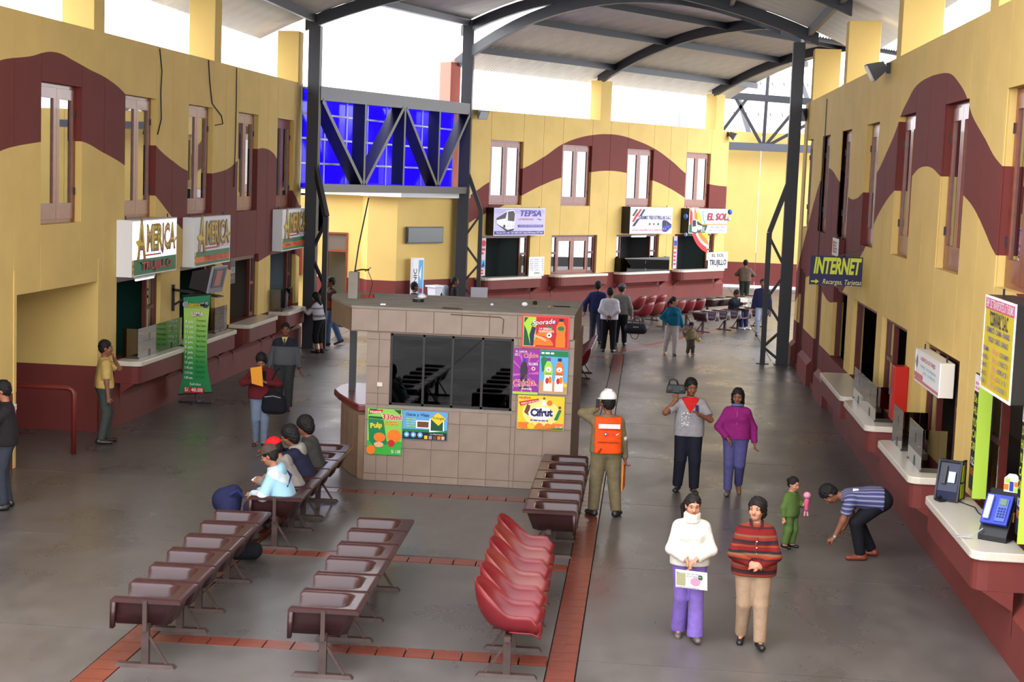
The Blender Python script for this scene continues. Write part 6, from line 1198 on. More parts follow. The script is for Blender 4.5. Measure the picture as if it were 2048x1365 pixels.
        for i, (x, l) in enumerate(((-.027, .058), (-.009, .072), (.009, .076), (.027, .068))):
            b0 = w + d * PAL * .9 + side * x * s; cu = P['curl'] * (1.0 + .12 * (3 - i)); d1 = vn(d * math.cos(cu) + n * math.sin(cu)); d2 = vn(d * math.cos(cu * 2.1) + n * math.sin(cu * 2.1)); b1 = b0 + d1 * l * s * .55; b2 = b1 + d2 * l * s * .5; F.cone(w + d * PAL * .5 + side * x * .8 * s, b0, fr_ * 1.15, fr_ * 1.1, .008); F.cone(b0, b1, fr_ * 1.08, fr_, .004); F.cone(b1, b2, fr_, fr_ * .85, .004)
        t0 = w + d * PAL * .28 + side * .026 * s; t1 = t0 + vn(d * .7 + side * .75 + n * .35) * .038 * s; t2 = t1 + vn(d * .95 + side * .2 + n * .4) * .03 * s; F.cone(t0, t1, fr_ * 1.4, fr_ * 1.15, .01); F.cone(t1, t2, fr_ * 1.15, fr_ * .9, .004)
        ya = math.radians(P['tl' if k > 0 else 'tr']); td = V(math.sin(ya), -math.cos(ya), 0); a = ANK[k]; pf = P['pitchfoot'][0 if k > 0 else 1]; td = vn(td * math.cos(pf) + V(0, 0, -math.sin(pf))); F.cone(a - td * .02 * s - V(0, 0, .03) * s, a + td * .15 * s - V(0, 0, .05) * s, .036 * s, .028 * s, .02)
    F.build('body', SK, root)
    # shoes
    for k in (1, -1):
        ya = math.radians(P['tl' if k > 0 else 'tr']); td = V(math.sin(ya), -math.cos(ya), 0); a = ANK[k]; pf = P['pitchfoot'][0 if k > 0 else 1]; zz = vn(V(0, 0, 1) * math.cos(pf) + td * math.sin(pf)); td = vn(td * math.cos(pf) + V(0, 0, -math.sin(pf))); heel = a - td * .045 * s - zz * .045 * s; toe = a + td * .155 * s - zz * .052 * s
        S_ = Field(np.minimum(heel, toe) - .1 * s, np.maximum(heel, toe) + .1 * s, min(vox, .011)); S_.cone(heel, toe, .046 * s, .04 * s, .02, zz, .85); S_.cone(heel + zz * .02 * s, a + zz * .02 * s + td * .01 * s, .042 * s, .046 * s, .02); S_.cut(a - zz * .084 * s, -zz); S_.build('shoe', mat('shoe_%d_%d_%d' % shoe, shoe, .4, .5), root)
    # trousers
    if legs:
        nm, lm, end = legs[:3]; o = (legs[3] if len(legs) > 3 else .012) + .008
        T = Field(lo, hi, max(vox, .012))
        T.cone(pel - R * .062 * s, pel + R * .062 * s, .108 * s * g + o, .108 * s * g + o, .04, Bk, .92)
        w_ = .05
        for k in (1, -1): T.cone(pel + R * k * w_ * s, pel + R * k * w_ * s + up * .13 * s, .104 * s * g + o, .1 * s * g + o, .04, Bk, .85)
        T.cut(pel + up * .13 * s, up)
        for k in (1, -1): leg(T, k, o, end, True, trousers_flare)
        T.build(nm, lm, root)
    # upper garment
    if top:
        nm, tm, sleeve, hem = top[:4]; o = top[4] if len(top) > 4 else .014
        T = Field(lo, hi, max(vox, .012)); torso(T, o)
        oh = max(o, ((legs[3] if len(legs) > 3 else .012) + .008) if legs else 0) + .008
        for k in (1, -1): T.cone(pel + R * k * .066 * s - up * .08 * s, pel + R * k * .062 * s + up * .1 * s, .11 * s * g + oh, .105 * s * g + oh, .04, Bk, .92)
        T.cut(pel + up * hem * s, -up); T.cut(neck + up * .022 * s, up)
        for k in (1, -1): arm(T, k, o, sleeve, True, .03, 1.0 if sleeve > 1.2 else 1.4)
        T.build(nm, tm, root)
    # hair
    if hair:
        Hh = Field(hd - .26 * cs, hd + .26 * cs, min(vox, .011)); Hh.ell(hd + hup * .036 * cs - fwd * .02 * cs, V(.088, .102, .098) * cs, HB, 0)
        if hair in ('short', 'crop', 'bun', 'pony', 'full'): Hh.ell(hd - hup * .0 * cs - fwd * .045 * cs, V(.084, .07, .09) * cs, HB, .02)
        if hair == 'full': Hh.ell(hd + hup * .04 * cs - fwd * .02 * cs, V(.095, .107, .102) * cs, HB, .03); Hh.ell(hd - hup * .04 * cs - fwd * .05 * cs, V(.094, .075, .085) * cs, HB, .03)
        if hair == 'long':
            Hh.cone(hd - fwd * .05 * cs, hd - fwd * .085 * cs - hup * .2 * cs, .085 * cs, .06 * cs, .03, fwd, .7)
            for k in (1, -1): Hh.cone(hd + hrt * k * .072 * cs + hup * .02 * cs, hd + hrt * k * .078 * cs - hup * .12 * cs - fwd * .02 * cs, .03 * cs, .022 * cs, .02)
        cv = Field(hd - .26 * cs, hd + .26 * cs, min(vox, .011)); cv.ell(hd - hup * .03 * cs + fwd * .085 * cs, V(.066 if hair not in ('long', 'full') else .06, .085, .088) * cs, HB, 0); cv.ell(hd - hup * .1 * cs + fwd * .04 * cs, V(.1 if hair != 'long' else .06, .075, .08) * cs, HB, .02); X, Y, Z = np.meshgrid(*Hh.ax, indexing='ij', sparse=True); Hh.f = Hh.f + (.0042 * cs * (np.sin(95 * X + 50 * Z) * np.sin(88 * Y + 31 * X) + .7 * np.sin(150 * Z + 70 * X + 40 * Y))).astype(np.float32); Hh.carve(cv)
        if hair == 'pony': Hh.cone(hd - fwd * .08 * cs - hrt * .05 * cs + hup * .03 * cs, hd - fwd * .13 * cs - hrt * .085 * cs - hup * .06 * cs, .035 * cs, .03 * cs, .02); Hh.cone(hd - fwd * .13 * cs - hrt * .085 * cs - hup * .06 * cs, hd - fwd * .11 * cs - hrt * .09 * cs - hup * .19 * cs, .032 * cs, .012 * cs, .02)
        if hair == 'bun': Hh.ell(hd - fwd * .115 * cs + hup * .03 * cs, V(.045, .04, .045) * cs, HB, .01)
        Hh.build('hair', HAIRB, root)
    if look_face:
        hp = lambda x, y, z: hd + (hrt * x + fwd * y + hup * z) * cs
        for k in (1, -1):
            m = MB(); m.ball(tuple(hp(k * .031, .0795, .008)), (.0145 * cs, .011 * cs, .0068 * cs), 8); m.build('eye_white', EYEW, root, True); m = MB(); m.ball(tuple(hp(k * .031, .088, .008)), (.0075 * cs,) * 3, 8); m.build('eye', EYEB, root, True); m = MB(); m.tube([hp(k * .014, .094, .028), hp(k * .032, .09, .033), hp(k * .05, .076, .027)], [.003 * cs, .0045 * cs, .003 * cs], 5); m.build('eyebrow', BROW, root)
        m = MB(); m.tube([hp(-.024, .084, -.055), hp(-.01, .0945, -.052), hp(.01, .0945, -.052), hp(.024, .084, -.055)], [.002 * cs, .005 * cs, .005 * cs, .002 * cs], 6); m.build('mouth', LIP, root, True)
    info = dict(root=root, pel=pel, up=up, R=R, Bk=Bk, neck=neck, SHO=SHO, ELB=ELB, WRI=WRI, hd=hd, fwd=fwd, hup=hup, hrt=hrt, HB=HB, s=s, cs=cs, KNE=KNE, ANK=ANK, torso=torso, lo=lo, hi=hi, vox=vox, arm=arm, leg=leg, g=g); PEOPLE[key] = info; return info
def world_pt(I, p): return I['root'].matrix_basis @ Vector(p)

def draped_hood(I, mm, r=.085, th=.034):
    """hood lying round the neck and down the back"""
    n, R, B, U, s = I['neck'], I['R'], I['Bk'], I['up'], I['s']; F = Field(n - .3, n + .3, .012); A = np.linspace(-.25, math.pi + .25, 12)
    P = [n + (R * math.cos(a) * r + B * math.sin(a) * r * .9 - B * .005) * s + U * (.0 - .02 * math.sin(a)) * s for a in A]
    for a, b, t in zip(P[:-1], P[1:], A): w = th * s * (.75 + .5 * max(0, math.sin(t))); F.cone(a, b, w, w, .015)
    F.ell(n + B * .105 * s - U * .06 * s, V(.12, .04, .09) * s, np.array([R, B, U]), .04); F.build('hood', mm, I['root'])
# ---------------------------------------------------------------- the people and what they carry
CL = cloth
NAVYJ = CL('navy_jacket', (30, 32, 58)); DKJ = CL('dark_jacket', (34, 30, 32)); DENIM = CL('blue_denim', (84, 104, 138)); DDEN = CL('dark_denim', (28, 30, 42)); GREYT = CL('grey_green_trousers', (66, 70, 66)); BLKT = CL('black_trousers', (24, 24, 30)); KHAKI = CL('khaki_drill', (116, 104, 78))
def held(name, I, k, off, label, cat, fn, rz=0):
    w = I['WRI'][k]; p = I['root'].matrix_basis @ Vector(w); o = empty(name, p + Vector(off), rz, label=label, cat=cat); fn(o); return o
def part(name, m, I, mm, smooth=False): return m.build(name, mm, I['root'], smooth)
# woman with the newspaper
white_knit = CL('cream_knit', (204, 198, 186), .95); lilac = CL('lilac_cotton', (116, 92, 164))
I = person('white', (.42, 16.0, 0), 4, 1.49, 'woman in a cream roll-neck jumper and lilac trousers holding a newspaper', dict(fl=(.09, -.15, .085), fr=(-.08, .10, .10), hl=(.055, -.23, 1.0), hr=(-.06, -.25, .99), el=(1, .35, -.3), er=(-1, .35, -.3), dl=(-.75, -.3, -.5), dr=(.45, -.2, -.85), curl=.6, head=(4, 9, 0), pitchfoot=(-.1, .2)), ('jumper', white_knit, 1.95, -.07, .02), ('trousers', lilac, 2.07, .014), 'pony', 2, (96, 84, 78), True, 1.1, .0085, trousers_flare=.035)
F_ = Field(I['neck'] - .16, I['neck'] + .2, .009); n_, s_ = I['neck'], I['s']
for a in np.linspace(0, 2 * math.pi, 13)[:-1]:
    b = a + 2 * math.pi / 12; r1, r2 = .078 * s_, .072 * s_
    for dz, rr_ in ((-.012, r1), (.03, r2), (.065, r2)): F_.cone(n_ + V(rr_ * math.cos(a), rr_ * math.sin(a) - .012, dz * s_), n_ + V(rr_ * math.cos(b), rr_ * math.sin(b) - .012, dz * s_), .026 * s_, .026 * s_, .012)
F_.build('roll_neck', white_knit, I['root'])
def paper(o):
    m = MB(); m.hexa([(-.16, -.03, -.24), (.16, -.03, -.26), (.16, -.012, -.26), (-.16, -.012, -.24), (-.17, -.03, -.06), (.15, -.03, -.08), (.15, -.012, -.08), (-.17, -.012, -.06)]); m.build('folded_sheets', mat('newsprint', (206, 202, 190), .8), o)
    p = Print(); p.rect(.01, .03, .1, .16, mat('print_olive', (150, 146, 110), .7)); p.disc(.2, .08, .05, P_PINK, ry=.04); p.disc(.25, .13, .025, P_DGREEN); p.stripes(.11, .12, .3, .17, 2, P_GREY, .4, 3); p.stripes(.02, .005, .3, .025, 1, P_GREY, .5, 4); p.text('D', .02, .165, .03, P_BLACK); p.build('print', o, (-.163, -.031, -.245), (1, 0, -.06), (-.03, 0, 1), (0, -1, 0))
held('newspaper', I, -1, (.06, -.05, -.02), 'folded newspaper held by the woman in the cream jumper', 'newspaper', paper)
m = MB()
for x, y, z in ((-.13, -.105, .64), (-.12, -.106, .6), (-.11, -.106, .58), (-.125, -.106, .57)): m.ball((x * s_, (y - .0) * s_, z * s_ * 1.05), (.012, .008, .014), 6)
# woman in the banded cardigan
RED = (112, 24, 26); knit = band_mat('banded_red_knit', [(0, RED), (.10, (60, 26, 28)), (.17, (132, 50, 30)), (.25, (116, 82, 58)), (.31, (36, 28, 34)), (.40, RED), (.52, (138, 58, 32)), (.58, (70, 30, 30)), (.66, (40, 30, 36)), (.74, (124, 38, 28)), (.84, (108, 76, 54)), (.9, RED)], (0, 0, 1), .30, .012); tan = CL('tan_twill', (152, 126, 102))
I = person('red', (1.07, 15.9, 0), 0, 1.5, 'woman in a red banded knit cardigan and tan trousers', dict(fl=(.10, -.16, .085), fr=(-.10, .10, .10), hl=(.05, -.25, .99), hr=(-.05, -.25, 1.02), el=(1, .25, -.3), er=(-1, .25, -.3), dl=(-.9, -.25, .1), dr=(.9, -.25, -.1), nl=(0, .6, -.6), nr=(0, .6, -.6), curl=.55, head=(-22, -3, 0), pitchfoot=(-.12, .15)), ('cardigan', knit, 1.95, -.12, .024), ('trousers', tan, 2.03, .02), 'full', 2, (26, 24, 26), True, 1.28, .0085)
n_, s_ = I['neck'], I['s']
def front_y(z):   # front line of the cardigan
    return -(.118 + .02 * math.exp(-((z - 1.24) / .1) ** 2) + .012 * math.exp(-((z - .98) / .12) ** 2))
m = MB(); m.tube([(.0, (front_y(z) - .028) * s_, z * s_) for z in np.linspace(.86, 1.3, 9)], .012, 6); part('button_band', m, I, CL('placket_wine', (116, 40, 40)), True)
m = MB()
for z in np.linspace(.9, 1.26, 6): m.ball((.006, (front_y(z) - .042) * s_, z * s_), (.008, .005, .008), 6)
tag(part('buttons', m, I, CREAM), kind='stuff')
for k in (1, -1):
    m = MB(); m.prism([n_ + V(k * .02, -.085, -.06), n_ + V(k * .07, -.055, .0), n_ + V(k * .075, .03, .035), n_ + V(k * .055, .02, .05), n_ + V(k * .05, -.05, .04)], (0, -.016, .006)); part('collar', m, I, CL('collar_dark', (64, 26, 34)))
# worker with the orange vest
I = person('orange', (-.66, 21.65, 0), -170, 1.70, 'man in a white hard hat and orange vest telephoning, seen from behind', dict(fl=(.15, -.02, .085), fr=(-.17, .02, .085), tl=22, tr=-28, hl=(.135, -.09, 1.5), hr=(-.28, -.04, .78), el=(.8, -.1, -.9), er=(-.6, .9, 0), dl=(-.25, .15, .95), nl=(-1, 0, 0), curl=.7, head=(18, 5, 0)), ('shirt', KHAKI, 1.94, -.05, .018), ('trousers', KHAKI, 2.0, .026), 'short', 1, (38, 36, 36), False, 1.08, .009)
F_ = Field(I['lo'], I['hi'], .013); I['torso'](F_, .05)
for k in (1, -1): F_.cone(I['pel'] + I['R'] * k * .07 - I['up'] * .08, I['pel'] + I['R'] * k * .068 + I['up'] * .12, .118 * I['g'] + .045, .112 * I['g'] + .045, .04, I['Bk'], .92)
F_.cut(I['pel'] - I['up'] * .05, -I['up']); F_.cut(I['neck'] - I['up'] * .01, I['up'])
for k in (1, -1): F_.cut(I['SHO'][k] + I['R'] * k * .02, I['R'] * k)
VEST = CL('orange_vest', (226, 76, 18), .7); F_.build('vest', VEST, I['root'])
s_ = I['s']; REFL = mat('reflective_tape', (226, 226, 226), .35, .6)
p = Print(); p.rect(-.15, 0, .15, .06, REFL); p.disc(-.05, -.075, .022, P_NAVY); p.disc(-.05, -.075, .012, P_WHITE); p.text('WAS', .03, -.075, .05, P_RED, w=.1, bold=.004); p.poly([(.09, -.08), (.105, -.09), (.14, -.05), (.105, -.078)], P_WHITE)
p.build('vest_print', I['root'], (0, .188 * s_, 1.27 * s_), (-1, 0, 0), (0, -.16, 1), (0, 1, .1))
m = MB(); m.tube([(-.15, .182, 1.08), (0, .195, 1.08), (.15, .182, 1.08)], .006, 5); m.tube([(.1, .19, .99), (.14, .18, .93)], .012, 5); part('vest_seam', m, I, CL('seam_rust', (150, 60, 24)))
for k in (1, -1):
    kn, an, hp = I['KNE'][k], I['ANK'][k], I['pel']; d = vn(an - kn); c = kn - d * .03; m = MB(); m.tube([c - d * .03, c + d * .03], .098 * s_, 18); part('knee_tape', m, I, REFL, True)
e, w = I['ELB'][-1], I['WRI'][-1]; d = vn(e - I['SHO'][-1]); m = MB(); m.tube([e - d * .075, e - d * .02], .066 * s_, 16); part('arm_tape', m, I, REFL, True)
hd, hu, hf = I['hd'], I['hup'], I['fwd']
F_ = Field(hd - .25, hd + .28, .009); F_.ell(hd + hu * .075 * I['cs'] - hf * .015, V(.108, .128, .108) * I['cs'], I['HB'], 0); F_.cut(hd + hu * .055 * I['cs'], -hu); F_.ell(hd + hu * .058 * I['cs'] + hf * .02, V(.122, .155, .016) * I['cs'], I['HB'], .008); F_.cone(hd + hu * .17 * I['cs'] - hf * .1, hd + hu * .17 * I['cs'] + hf * .07, .02, .02, .02); F_.build('hard_hat', mat('white_helmet', (232, 232, 230), .25, .5), I['root'])
m = MB(); q = I['WRI'][1] + V(-.02, .03, .1); m.bar(q - V(0, 0, .06), q + V(0, 0, .06), .045, .018); pm = held('mobile_phone', I, 1, (0, 0, 0), 'mobile phone held to the ear of the man in the hard hat', 'telephone', lambda o: MB().bar((-.0, -.035, .03), (-.0, -.045, .14), .05, .018).build('body', BLACK, o))
held('folder', I, -1, (.0, -.02, -.1), 'orange folder hanging from the hand of the man in the hard hat', 'folder', lambda o: (MB().hexa([(-.03, -.13, -.34), (.0, .13, -.3), (.015, .13, -.3), (-.015, -.13, -.34), (-.03, -.12, .03), (.0, .12, .05), (.012, .12, .05), (-.015, -.12, .03)]).build('cover', mat('folder_orange', (222, 130, 44), .6), o)))
# man with the radio
I = person('boom', (.51, 23.7, 0), 2, 1.73, 'man in a grey T-shirt with a red yoke carrying a radio on his hand', dict(fl=(.11, -.06, .085), fr=(-.13, .06, .09), tl=10, tr=-14, hr=(-.215, -.10, 1.40), hl=(.12, -.30, 1.22), er=(-.7, -.2, -1), el=(.9, .1, -.8), dr=(0, -.15, 1), nr=(0, .3, 1), dl=(-.6, -.5, .5), curl=.35, head=(12, 12, -3)), ('t_shirt', CL('grey_jersey', (150, 146, 150)), .78, -.1, .022), ('jeans', DDEN, 2.0, .026), 'short', 1, (40, 40, 44), False, 1.0, .009)
s_ = I['s']; F_ = Field(I['lo'], I['hi'], .011); I['torso'](F_, .026); F_.cut(I['neck'] + I['up'] * .02, I['up']); F_.cut(V(0, -.02, 0), V(0, 1, 0))
for k in (1, -1): F_.cut(V(k * .155, 0, 1.44) * s_, vn(V(k * .86, 0, -.55)))
F_.build('red_yoke', CL('red_jersey', (196, 36, 36)), I['root'])
m = MB(); rr = random.Random(5)
for _ in range(26): x, z = rr.uniform(-.13, -.02), rr.uniform(1.02, 1.24); m.box(x, x + .014, -.158, -.15, z, z + .014)
tag(part('printed_pattern', m, I, P_WHITE), kind='stuff')
def radio(o):
    MB().hexa([(-.15, -.06, .1), (.15, -.06, .1), (.15, .07, .1), (-.15, .07, .1), (-.13, -.05, .23), (.13, -.05, .23), (.13, .06, .23), (-.13, .06, .23)]).build('body', mat('radio_charcoal', (38, 42, 42), .45), o, bevel=.02)
    for x in (-.09, .09): MB().lathe([(.0, 0), (.045, 0), (.045, .012), (.0, .016)], 14).build('speaker', BLACK, o, loc=(x, -.058, .155)).rotation_euler = (math.pi / 2, 0, 0)
    m = MB(); m.tube([(-.11, 0, .22), (-.1, 0, .29), (-.05, 0, .31), (.0, 0, .29), (.03, 0, .23)], .014, 7); m.build('handle', mat('radio_charcoal', (38, 42, 42)), o, True)
held('radio', I, -1, (-.01, 0, 0), 'black portable radio carried at head height', 'radio', radio)
held('mobile_phone', I, 1, (-.03, -.045, .04), 'dark mobile phone in front of the chest of the man with the radio', 'telephone', lambda o: (MB().bar((0, 0, 0), (-.01, -.01, .11), .05, .016).build('body', NAVYP, o)) if False else MB().bar((0, 0, 0), (-.01, -.01, .11), .05, .016).build('body', P_NAVY, o))
# woman in magenta
I = person('purple', (1.22, 23.72, 0), -2, 1.61, 'woman in a magenta fleece and blue trousers beside the man with the radio', dict(fl=(.08, .16, .15), fr=(-.09, -.08, .085), hr=(-.13, -.17, .93), hl=(.30, .02, .84), er=(-1, .1, -.25), el=(.7, .8, 0), dr=(.6, -.3, -.6), curl=.5, head=(-6, 10, 0), pitchfoot=(.5, -.05)), ('fleece', CL('magenta_fleece', (132, 32, 104)), 1.95, -.05, .022), ('trousers', CL('slate_blue_trousers', (78, 76, 122)), 2.0, .016), 'long', 1, (96, 92, 96), True, 1.05, .009)
s_ = I['s']; m = MB(); m.tube([(0, -.128 * s_, z * s_) for z in np.linspace(.9, 1.36, 6)], .005, 5); part('zip', m, I, CL('zip_rose', (190, 90, 160))); n_ = I['neck']; m = MB(); m.tube([n_ + V(.075 * math.cos(a), .07 * math.sin(a) - .01, .02 - .015 * math.sin(a)) for a in np.linspace(math.pi * .62, math.pi * 2.38, 14)], .022, 7); part('collar', m, I, CL('blue_fleece_lining', (84, 110, 150)), True)
# girl in green
GR = CL('moss_green_cord', (84, 108, 54))
I = person('green', (1.8, 20.35, 0), 52, .96, 'small girl in a moss green suit holding a pink doll', dict(pel=(0, 0, .87), fl=(.1, .0, .1), fr=(-.1, .05, .1), hl=(.1, -.28, 1.05), hr=(-.27, .0, .72), el=(.9, .2, -.6), er=(-.8, .5, 0), dl=(0, -.6, .8), curl=.8, head=(-4, 12, 0)), ('jacket', GR, 1.85, -.1, .012), ('trousers', GR, 1.95, .012), 'bun', 2, (20, 18, 22), False, 1.06, .009, True)
s_ = I['s']
def doll(o):
    PK = mat('doll_pink', (222, 140, 166), .5); MB().ball((0, 0, .12), (.05, .05, .045), 12).build('head', PK, o, True); m = MB(); m.lathe([(.02, -.09), (.03, -.06), (.028, 0), (.036, .05), (.02, .08)], 10); m.build('dress', mat('doll_rose', (206, 84, 126), .6), o, True); m = MB(); m.tube([(-.015, 0, -.09), (-.02, 0, -.15)], .012, 6); m.build('leg', PK, o); m = MB(); m.tube([(.015, 0, -.09), (.02, 0, -.15)], .012, 6); m.build('leg', PK, o)
held('doll', I, 1, (.03, -.05, .02), 'pink doll held by the small girl in green', 'doll', doll)
# bending man
STR = angle_mat('striped_blue_shirt', (58, 60, 108), (136, 136, 160), .70, 26)
I = person('bend', (2.72, 20.0, 0), -90, 1.68, 'man in a striped blue shirt bending down near the right counters', dict(pel=(0, .15, .79), lean=(0, -1, .02), fl=(.1, -.06, .085), fr=(-.2, .12, .085), hl=(.17, -.42, .26), hr=(-.1, -.27, .36), el=(.4, .5, -.5), er=(-.6, .5, -.3), dl=(-.1, -.8, -.5), nl=(-.3, .2, -1), dr=(.3, -.7, -.5), curl=.75, head=(0, 72, 0), kl=(.1, -1, 0), kr=(-.1, -1, 0)), ('shirt', STR, .72, -.04, .02), ('trousers', BLKT, 2.0, .02), 'short', 1, (122, 52, 34), False, 1.08, .009)
m = MB(); w = I['WRI'][1]; d = vn(I['WRI'][1] - I['ELB'][1]); m.tube([w - d * .03, w - d * .012], .031, 12); part('wristwatch', m, I, mat('watch_steel', (190, 190, 196), .25, metal=.7))
sl = I['SHO'][1]; m = MB(); m.hexa([sl + V(.085, -.02, .06), sl + V(.09, .05, .06), sl + V(.1, .05, .06), sl + V(.095, -.02, .06), sl + V(.07, .03, .12), sl + V(.075, .085, .12), sl + V(.085, .085, .12), sl + V(.08, .03, .12)]) if False else m.box(.1, .112, -.2, -.13, .79, .92); part('pocket_paper', m, I, P_WHITE)
# people on the left
I = person('edge', (-8.6, 19.95, 0), -68, 1.71, 'man in a black jacket at the left picture edge, facing the counter', dict(fl=(.12, -.03, .085), fr=(-.12, .03, .085), hl=(.1, -.28, 1.3), hr=(-.1, -.3, 1.25), el=(.8, .2, -.8), er=(-.8, .2, -.8), dl=(-.3, -.2, .9), dr=(.3, -.2, .9), head=(-10, 15, 0)), ('jacket', DKJ, 1.95, -.08, .03), ('trousers', CL('slate_trousers', (52, 56, 66)), 2.0, .024), 'crop', 0, (24, 24, 26), False, 1.15, .011)
I = person('yellow', (-9.12, 25.1, 0), 118, 1.70, 'man in a short-sleeved yellow shirt with his hand at his mouth, by the left counter', dict(fl=(.1, -.05, .085), fr=(-.1, .06, .085), hl=(.03, -.16, 1.42), hr=(-.26, -.03, .80), el=(.7, -.3, -1), er=(-.5, .9, 0), dl=(-.4, .3, .8), nl=(0, 1, 0), curl=.9, head=(-14, 4, 0)), ('shirt', CL('straw_yellow_shirt', (190, 158, 92)), .85, -.02, .02), ('trousers', GREYT, 2.02, .016), 'short', 1, (40, 26, 24), False, 1.08, .011)
I = person('redj', (-6.59, 25.6, 0), 8, 1.58, 'woman in a dark red jacket and jeans reading from a yellow envelope', dict(fl=(.07, -.05, .085), fr=(-.09, .12, .10), hl=(.1, -.24, 1.2), hr=(-.08, -.26, 1.22), el=(1, .1, -.35), er=(-1, .1, -.35), dl=(-.7, -.2, .5), dr=(.7, -.2, .5), curl=.6, head=(0, 34, 0), pitchfoot=(0, .2)), ('jacket', CL('dark_red_jacket', (92, 28, 34)), 1.95, -.08, .024), ('jeans', CL('pale_denim', (112, 124, 144)), 2.05, .012), 'full', 0, (50, 30, 30), True, 1.12, .011)
s_ = I['s']; F_ = Field(I['lo'], I['hi'], .014); I['torso'](F_, .03); F_.cut(I['pel'] - I['up'] * .03, -I['up']); F_.cut(I['neck'] - I['up'] * .03, I['up']); F_.cut(V(0, -.03, 0), V(0, 1, 0)); F_.cut(V(.09, 0, 0), V(1, 0, 0)); F_.cut(V(-.07, 0, 0), V(-1, 0, 0)); F_.build('black_vest', BLKT, I['root'])
held('envelope', I, -1, (.06, -.06, .03), 'yellow envelope held up by the woman in the dark red jacket', 'envelope', lambda o: MB().hexa([(-.1, -.02, -.06), (.1, -.05, -.1), (.1, -.04, -.1), (-.1, -.01, -.06), (-.13, -.02, .2), (.07, -.05, .24), (.07, -.04, .24), (-.13, -.01, .2)]).build('sheet', mat('envelope_yellow', (226, 150, 44), .7), o))
def bag(o):
    F2 = Field((-.24, -.14, -.26), (.24, .14, .16), .016); F2.ell((0, 0, -.04), (.21, .1, .19), None, 0); F2.cone((-.13, 0, -.15), (.13, 0, -.15), .08, .08, .05); F2.build('bag_body', BLKT, o); m = MB(); m.tube([(-.1, 0, .12), (-.06, .02, .3), (0, .06, .45), (.06, .1, .52)], .014, 6); m.build('strap', BLKT, o); m = MB(); m.tube([(-.15, -.1, .06), (0, -.112, .08), (.12, -.1, .05)], .008, 5); m.build('zip', P_GREY, o)
o = empty('shoulder_bag', (-6.33, 25.46, .82), .1, label='black shoulder bag of the woman in the dark red jacket', cat='bag'); bag(o)
I = person('sweater', (-7.18, 29.65, 0), 6, 1.67, 'man in a dark V-neck jumper with a grey band and yellow collar', dict(fl=(.1, -.1, .085), fr=(-.12, .12, .1), hl=(.3, -.02, .82), hr=(-.3, .0, .84), head=(8, 2, 0), pitchfoot=(0, .2)), ('jumper', band_mat('jumper_two_tone', [(0, (40, 44, 54)), (.42, (92, 94, 98)), (.62, (40, 44, 54)), (.63, (40, 44, 54))], (0, 0, 1), 2.0), 1.95, -.06, .022), ('trousers', CL('charcoal_trousers', (58, 60, 60)), 2.02, .026), 'crop', 1, (62, 36, 32), False, 1.06, .012)
n_ = I['neck']; m = MB(); m.prism([n_ + V(-.06, -.085, .03), n_ + V(.06, -.085, .03), n_ + V(.0, -.135, -.12)], (0, -.012, .0)); part('collar', m, I, CL('pale_yellow_shirt', (204, 192, 132))); m = MB(); m.prism([n_ + V(-.018, -.118, .0), n_ + V(.018, -.118, .0), n_ + V(.012, -.152, -.115), n_ + V(-.012, -.152, -.115)], (0, -.008, 0)); part('tie', m, I, CL('brown_tie', (92, 66, 40)))
I = person('lgirl', (-8.62, 39.15, 0), -105, 1.53, 'girl in a white jumper and black cropped trousers leaning on a left counter', dict(fl=(.09, .0, .085), fr=(-.09, .06, .085), lean=(0, -.16, .98), hl=(.05, -.45, 1.18), hr=(-.12, -.42, 1.2), el=(.5, .2, -.7), er=(-.6, .2, -.7), head=(0, 16, 0)), ('jumper', band_mat('white_striped_knit', [(0, (196, 194, 200)), (.46, (120, 118, 126)), (.49, (196, 194, 200)), (.56, (120, 118, 126)), (.58, (196, 194, 200))], (0, 0, 1), 2.0), 1.9, -.02, .02), ('cropped_trousers', BLKT, 1.55, .016), 'long', 0, (44, 22, 26), True, 1.0, .014)
I = person('lman', (-8.72, 41.0, 0), -58, 1.80, 'man in a brown and orange tank top and jeans behind the girl at the counter', dict(fl=(.09, -.1, .085), fr=(-.09, .3, .12), hl=(.12, -.2, 1.42), hr=(-.12, -.28, 1.12), el=(.7, .1, -1), er=(-.8, .4, -.6), dl=(0, -.3, 1), dr=(.7, -.6, 0), curl=.7, head=(0, 6, 0), pitchfoot=(0, .35)), ('tank_top', band_mat('tank_top_knit', [(0, (64, 34, 26)), (.46, (64, 34, 26)), (.5, (140, 58, 34)), (.58, (140, 58, 34)), (.6, (66, 44, 34))], (0, 0, 1), 2.0), 1.7, -.06, .022), ('jeans', DENIM, 2.03, .022), 'short', 1, (30, 28, 34), False, 1.05, .014)
held('notebook', I, -1, (.05, -.06, .02), 'tan notebook under the arm of the man in the tank top', 'book', lambda o: MB().bar((-.12, 0, .02), (.14, -.05, -.02), .04, .2).build('cover', mat('notebook_tan', (176, 104, 56), .7), o))
I = person('head1', (-6.7, 42.3, 0), 105, 1.66, 'dark-haired man with a white collar passing behind the kiosk', None, ('jacket', DKJ, 1.95, -.05, .024), ('trousers', BLKT, 2.0, .02), 'short', 1, vox=.015); n_ = I['neck']; m = MB(); m.tube([n_ + V(.075 * math.cos(a), .07 * math.sin(a) - .01, .01) for a in np.linspace(0, 2 * math.pi, 12)], .018, 6); part('collar', m, I, P_WHITE, True)
I = person('backp', (-5.95, 44.9, 0), 98, 1.68, 'man with a grey and black backpack walking right behind the kiosk', dict(fl=(.1, -.15, .085), fr=(-.1, .2, .1)), ('jacket', DKJ, 1.95, -.05, .026), ('trousers', BLKT, 2.0, .02), 'short', 1, vox=.015)
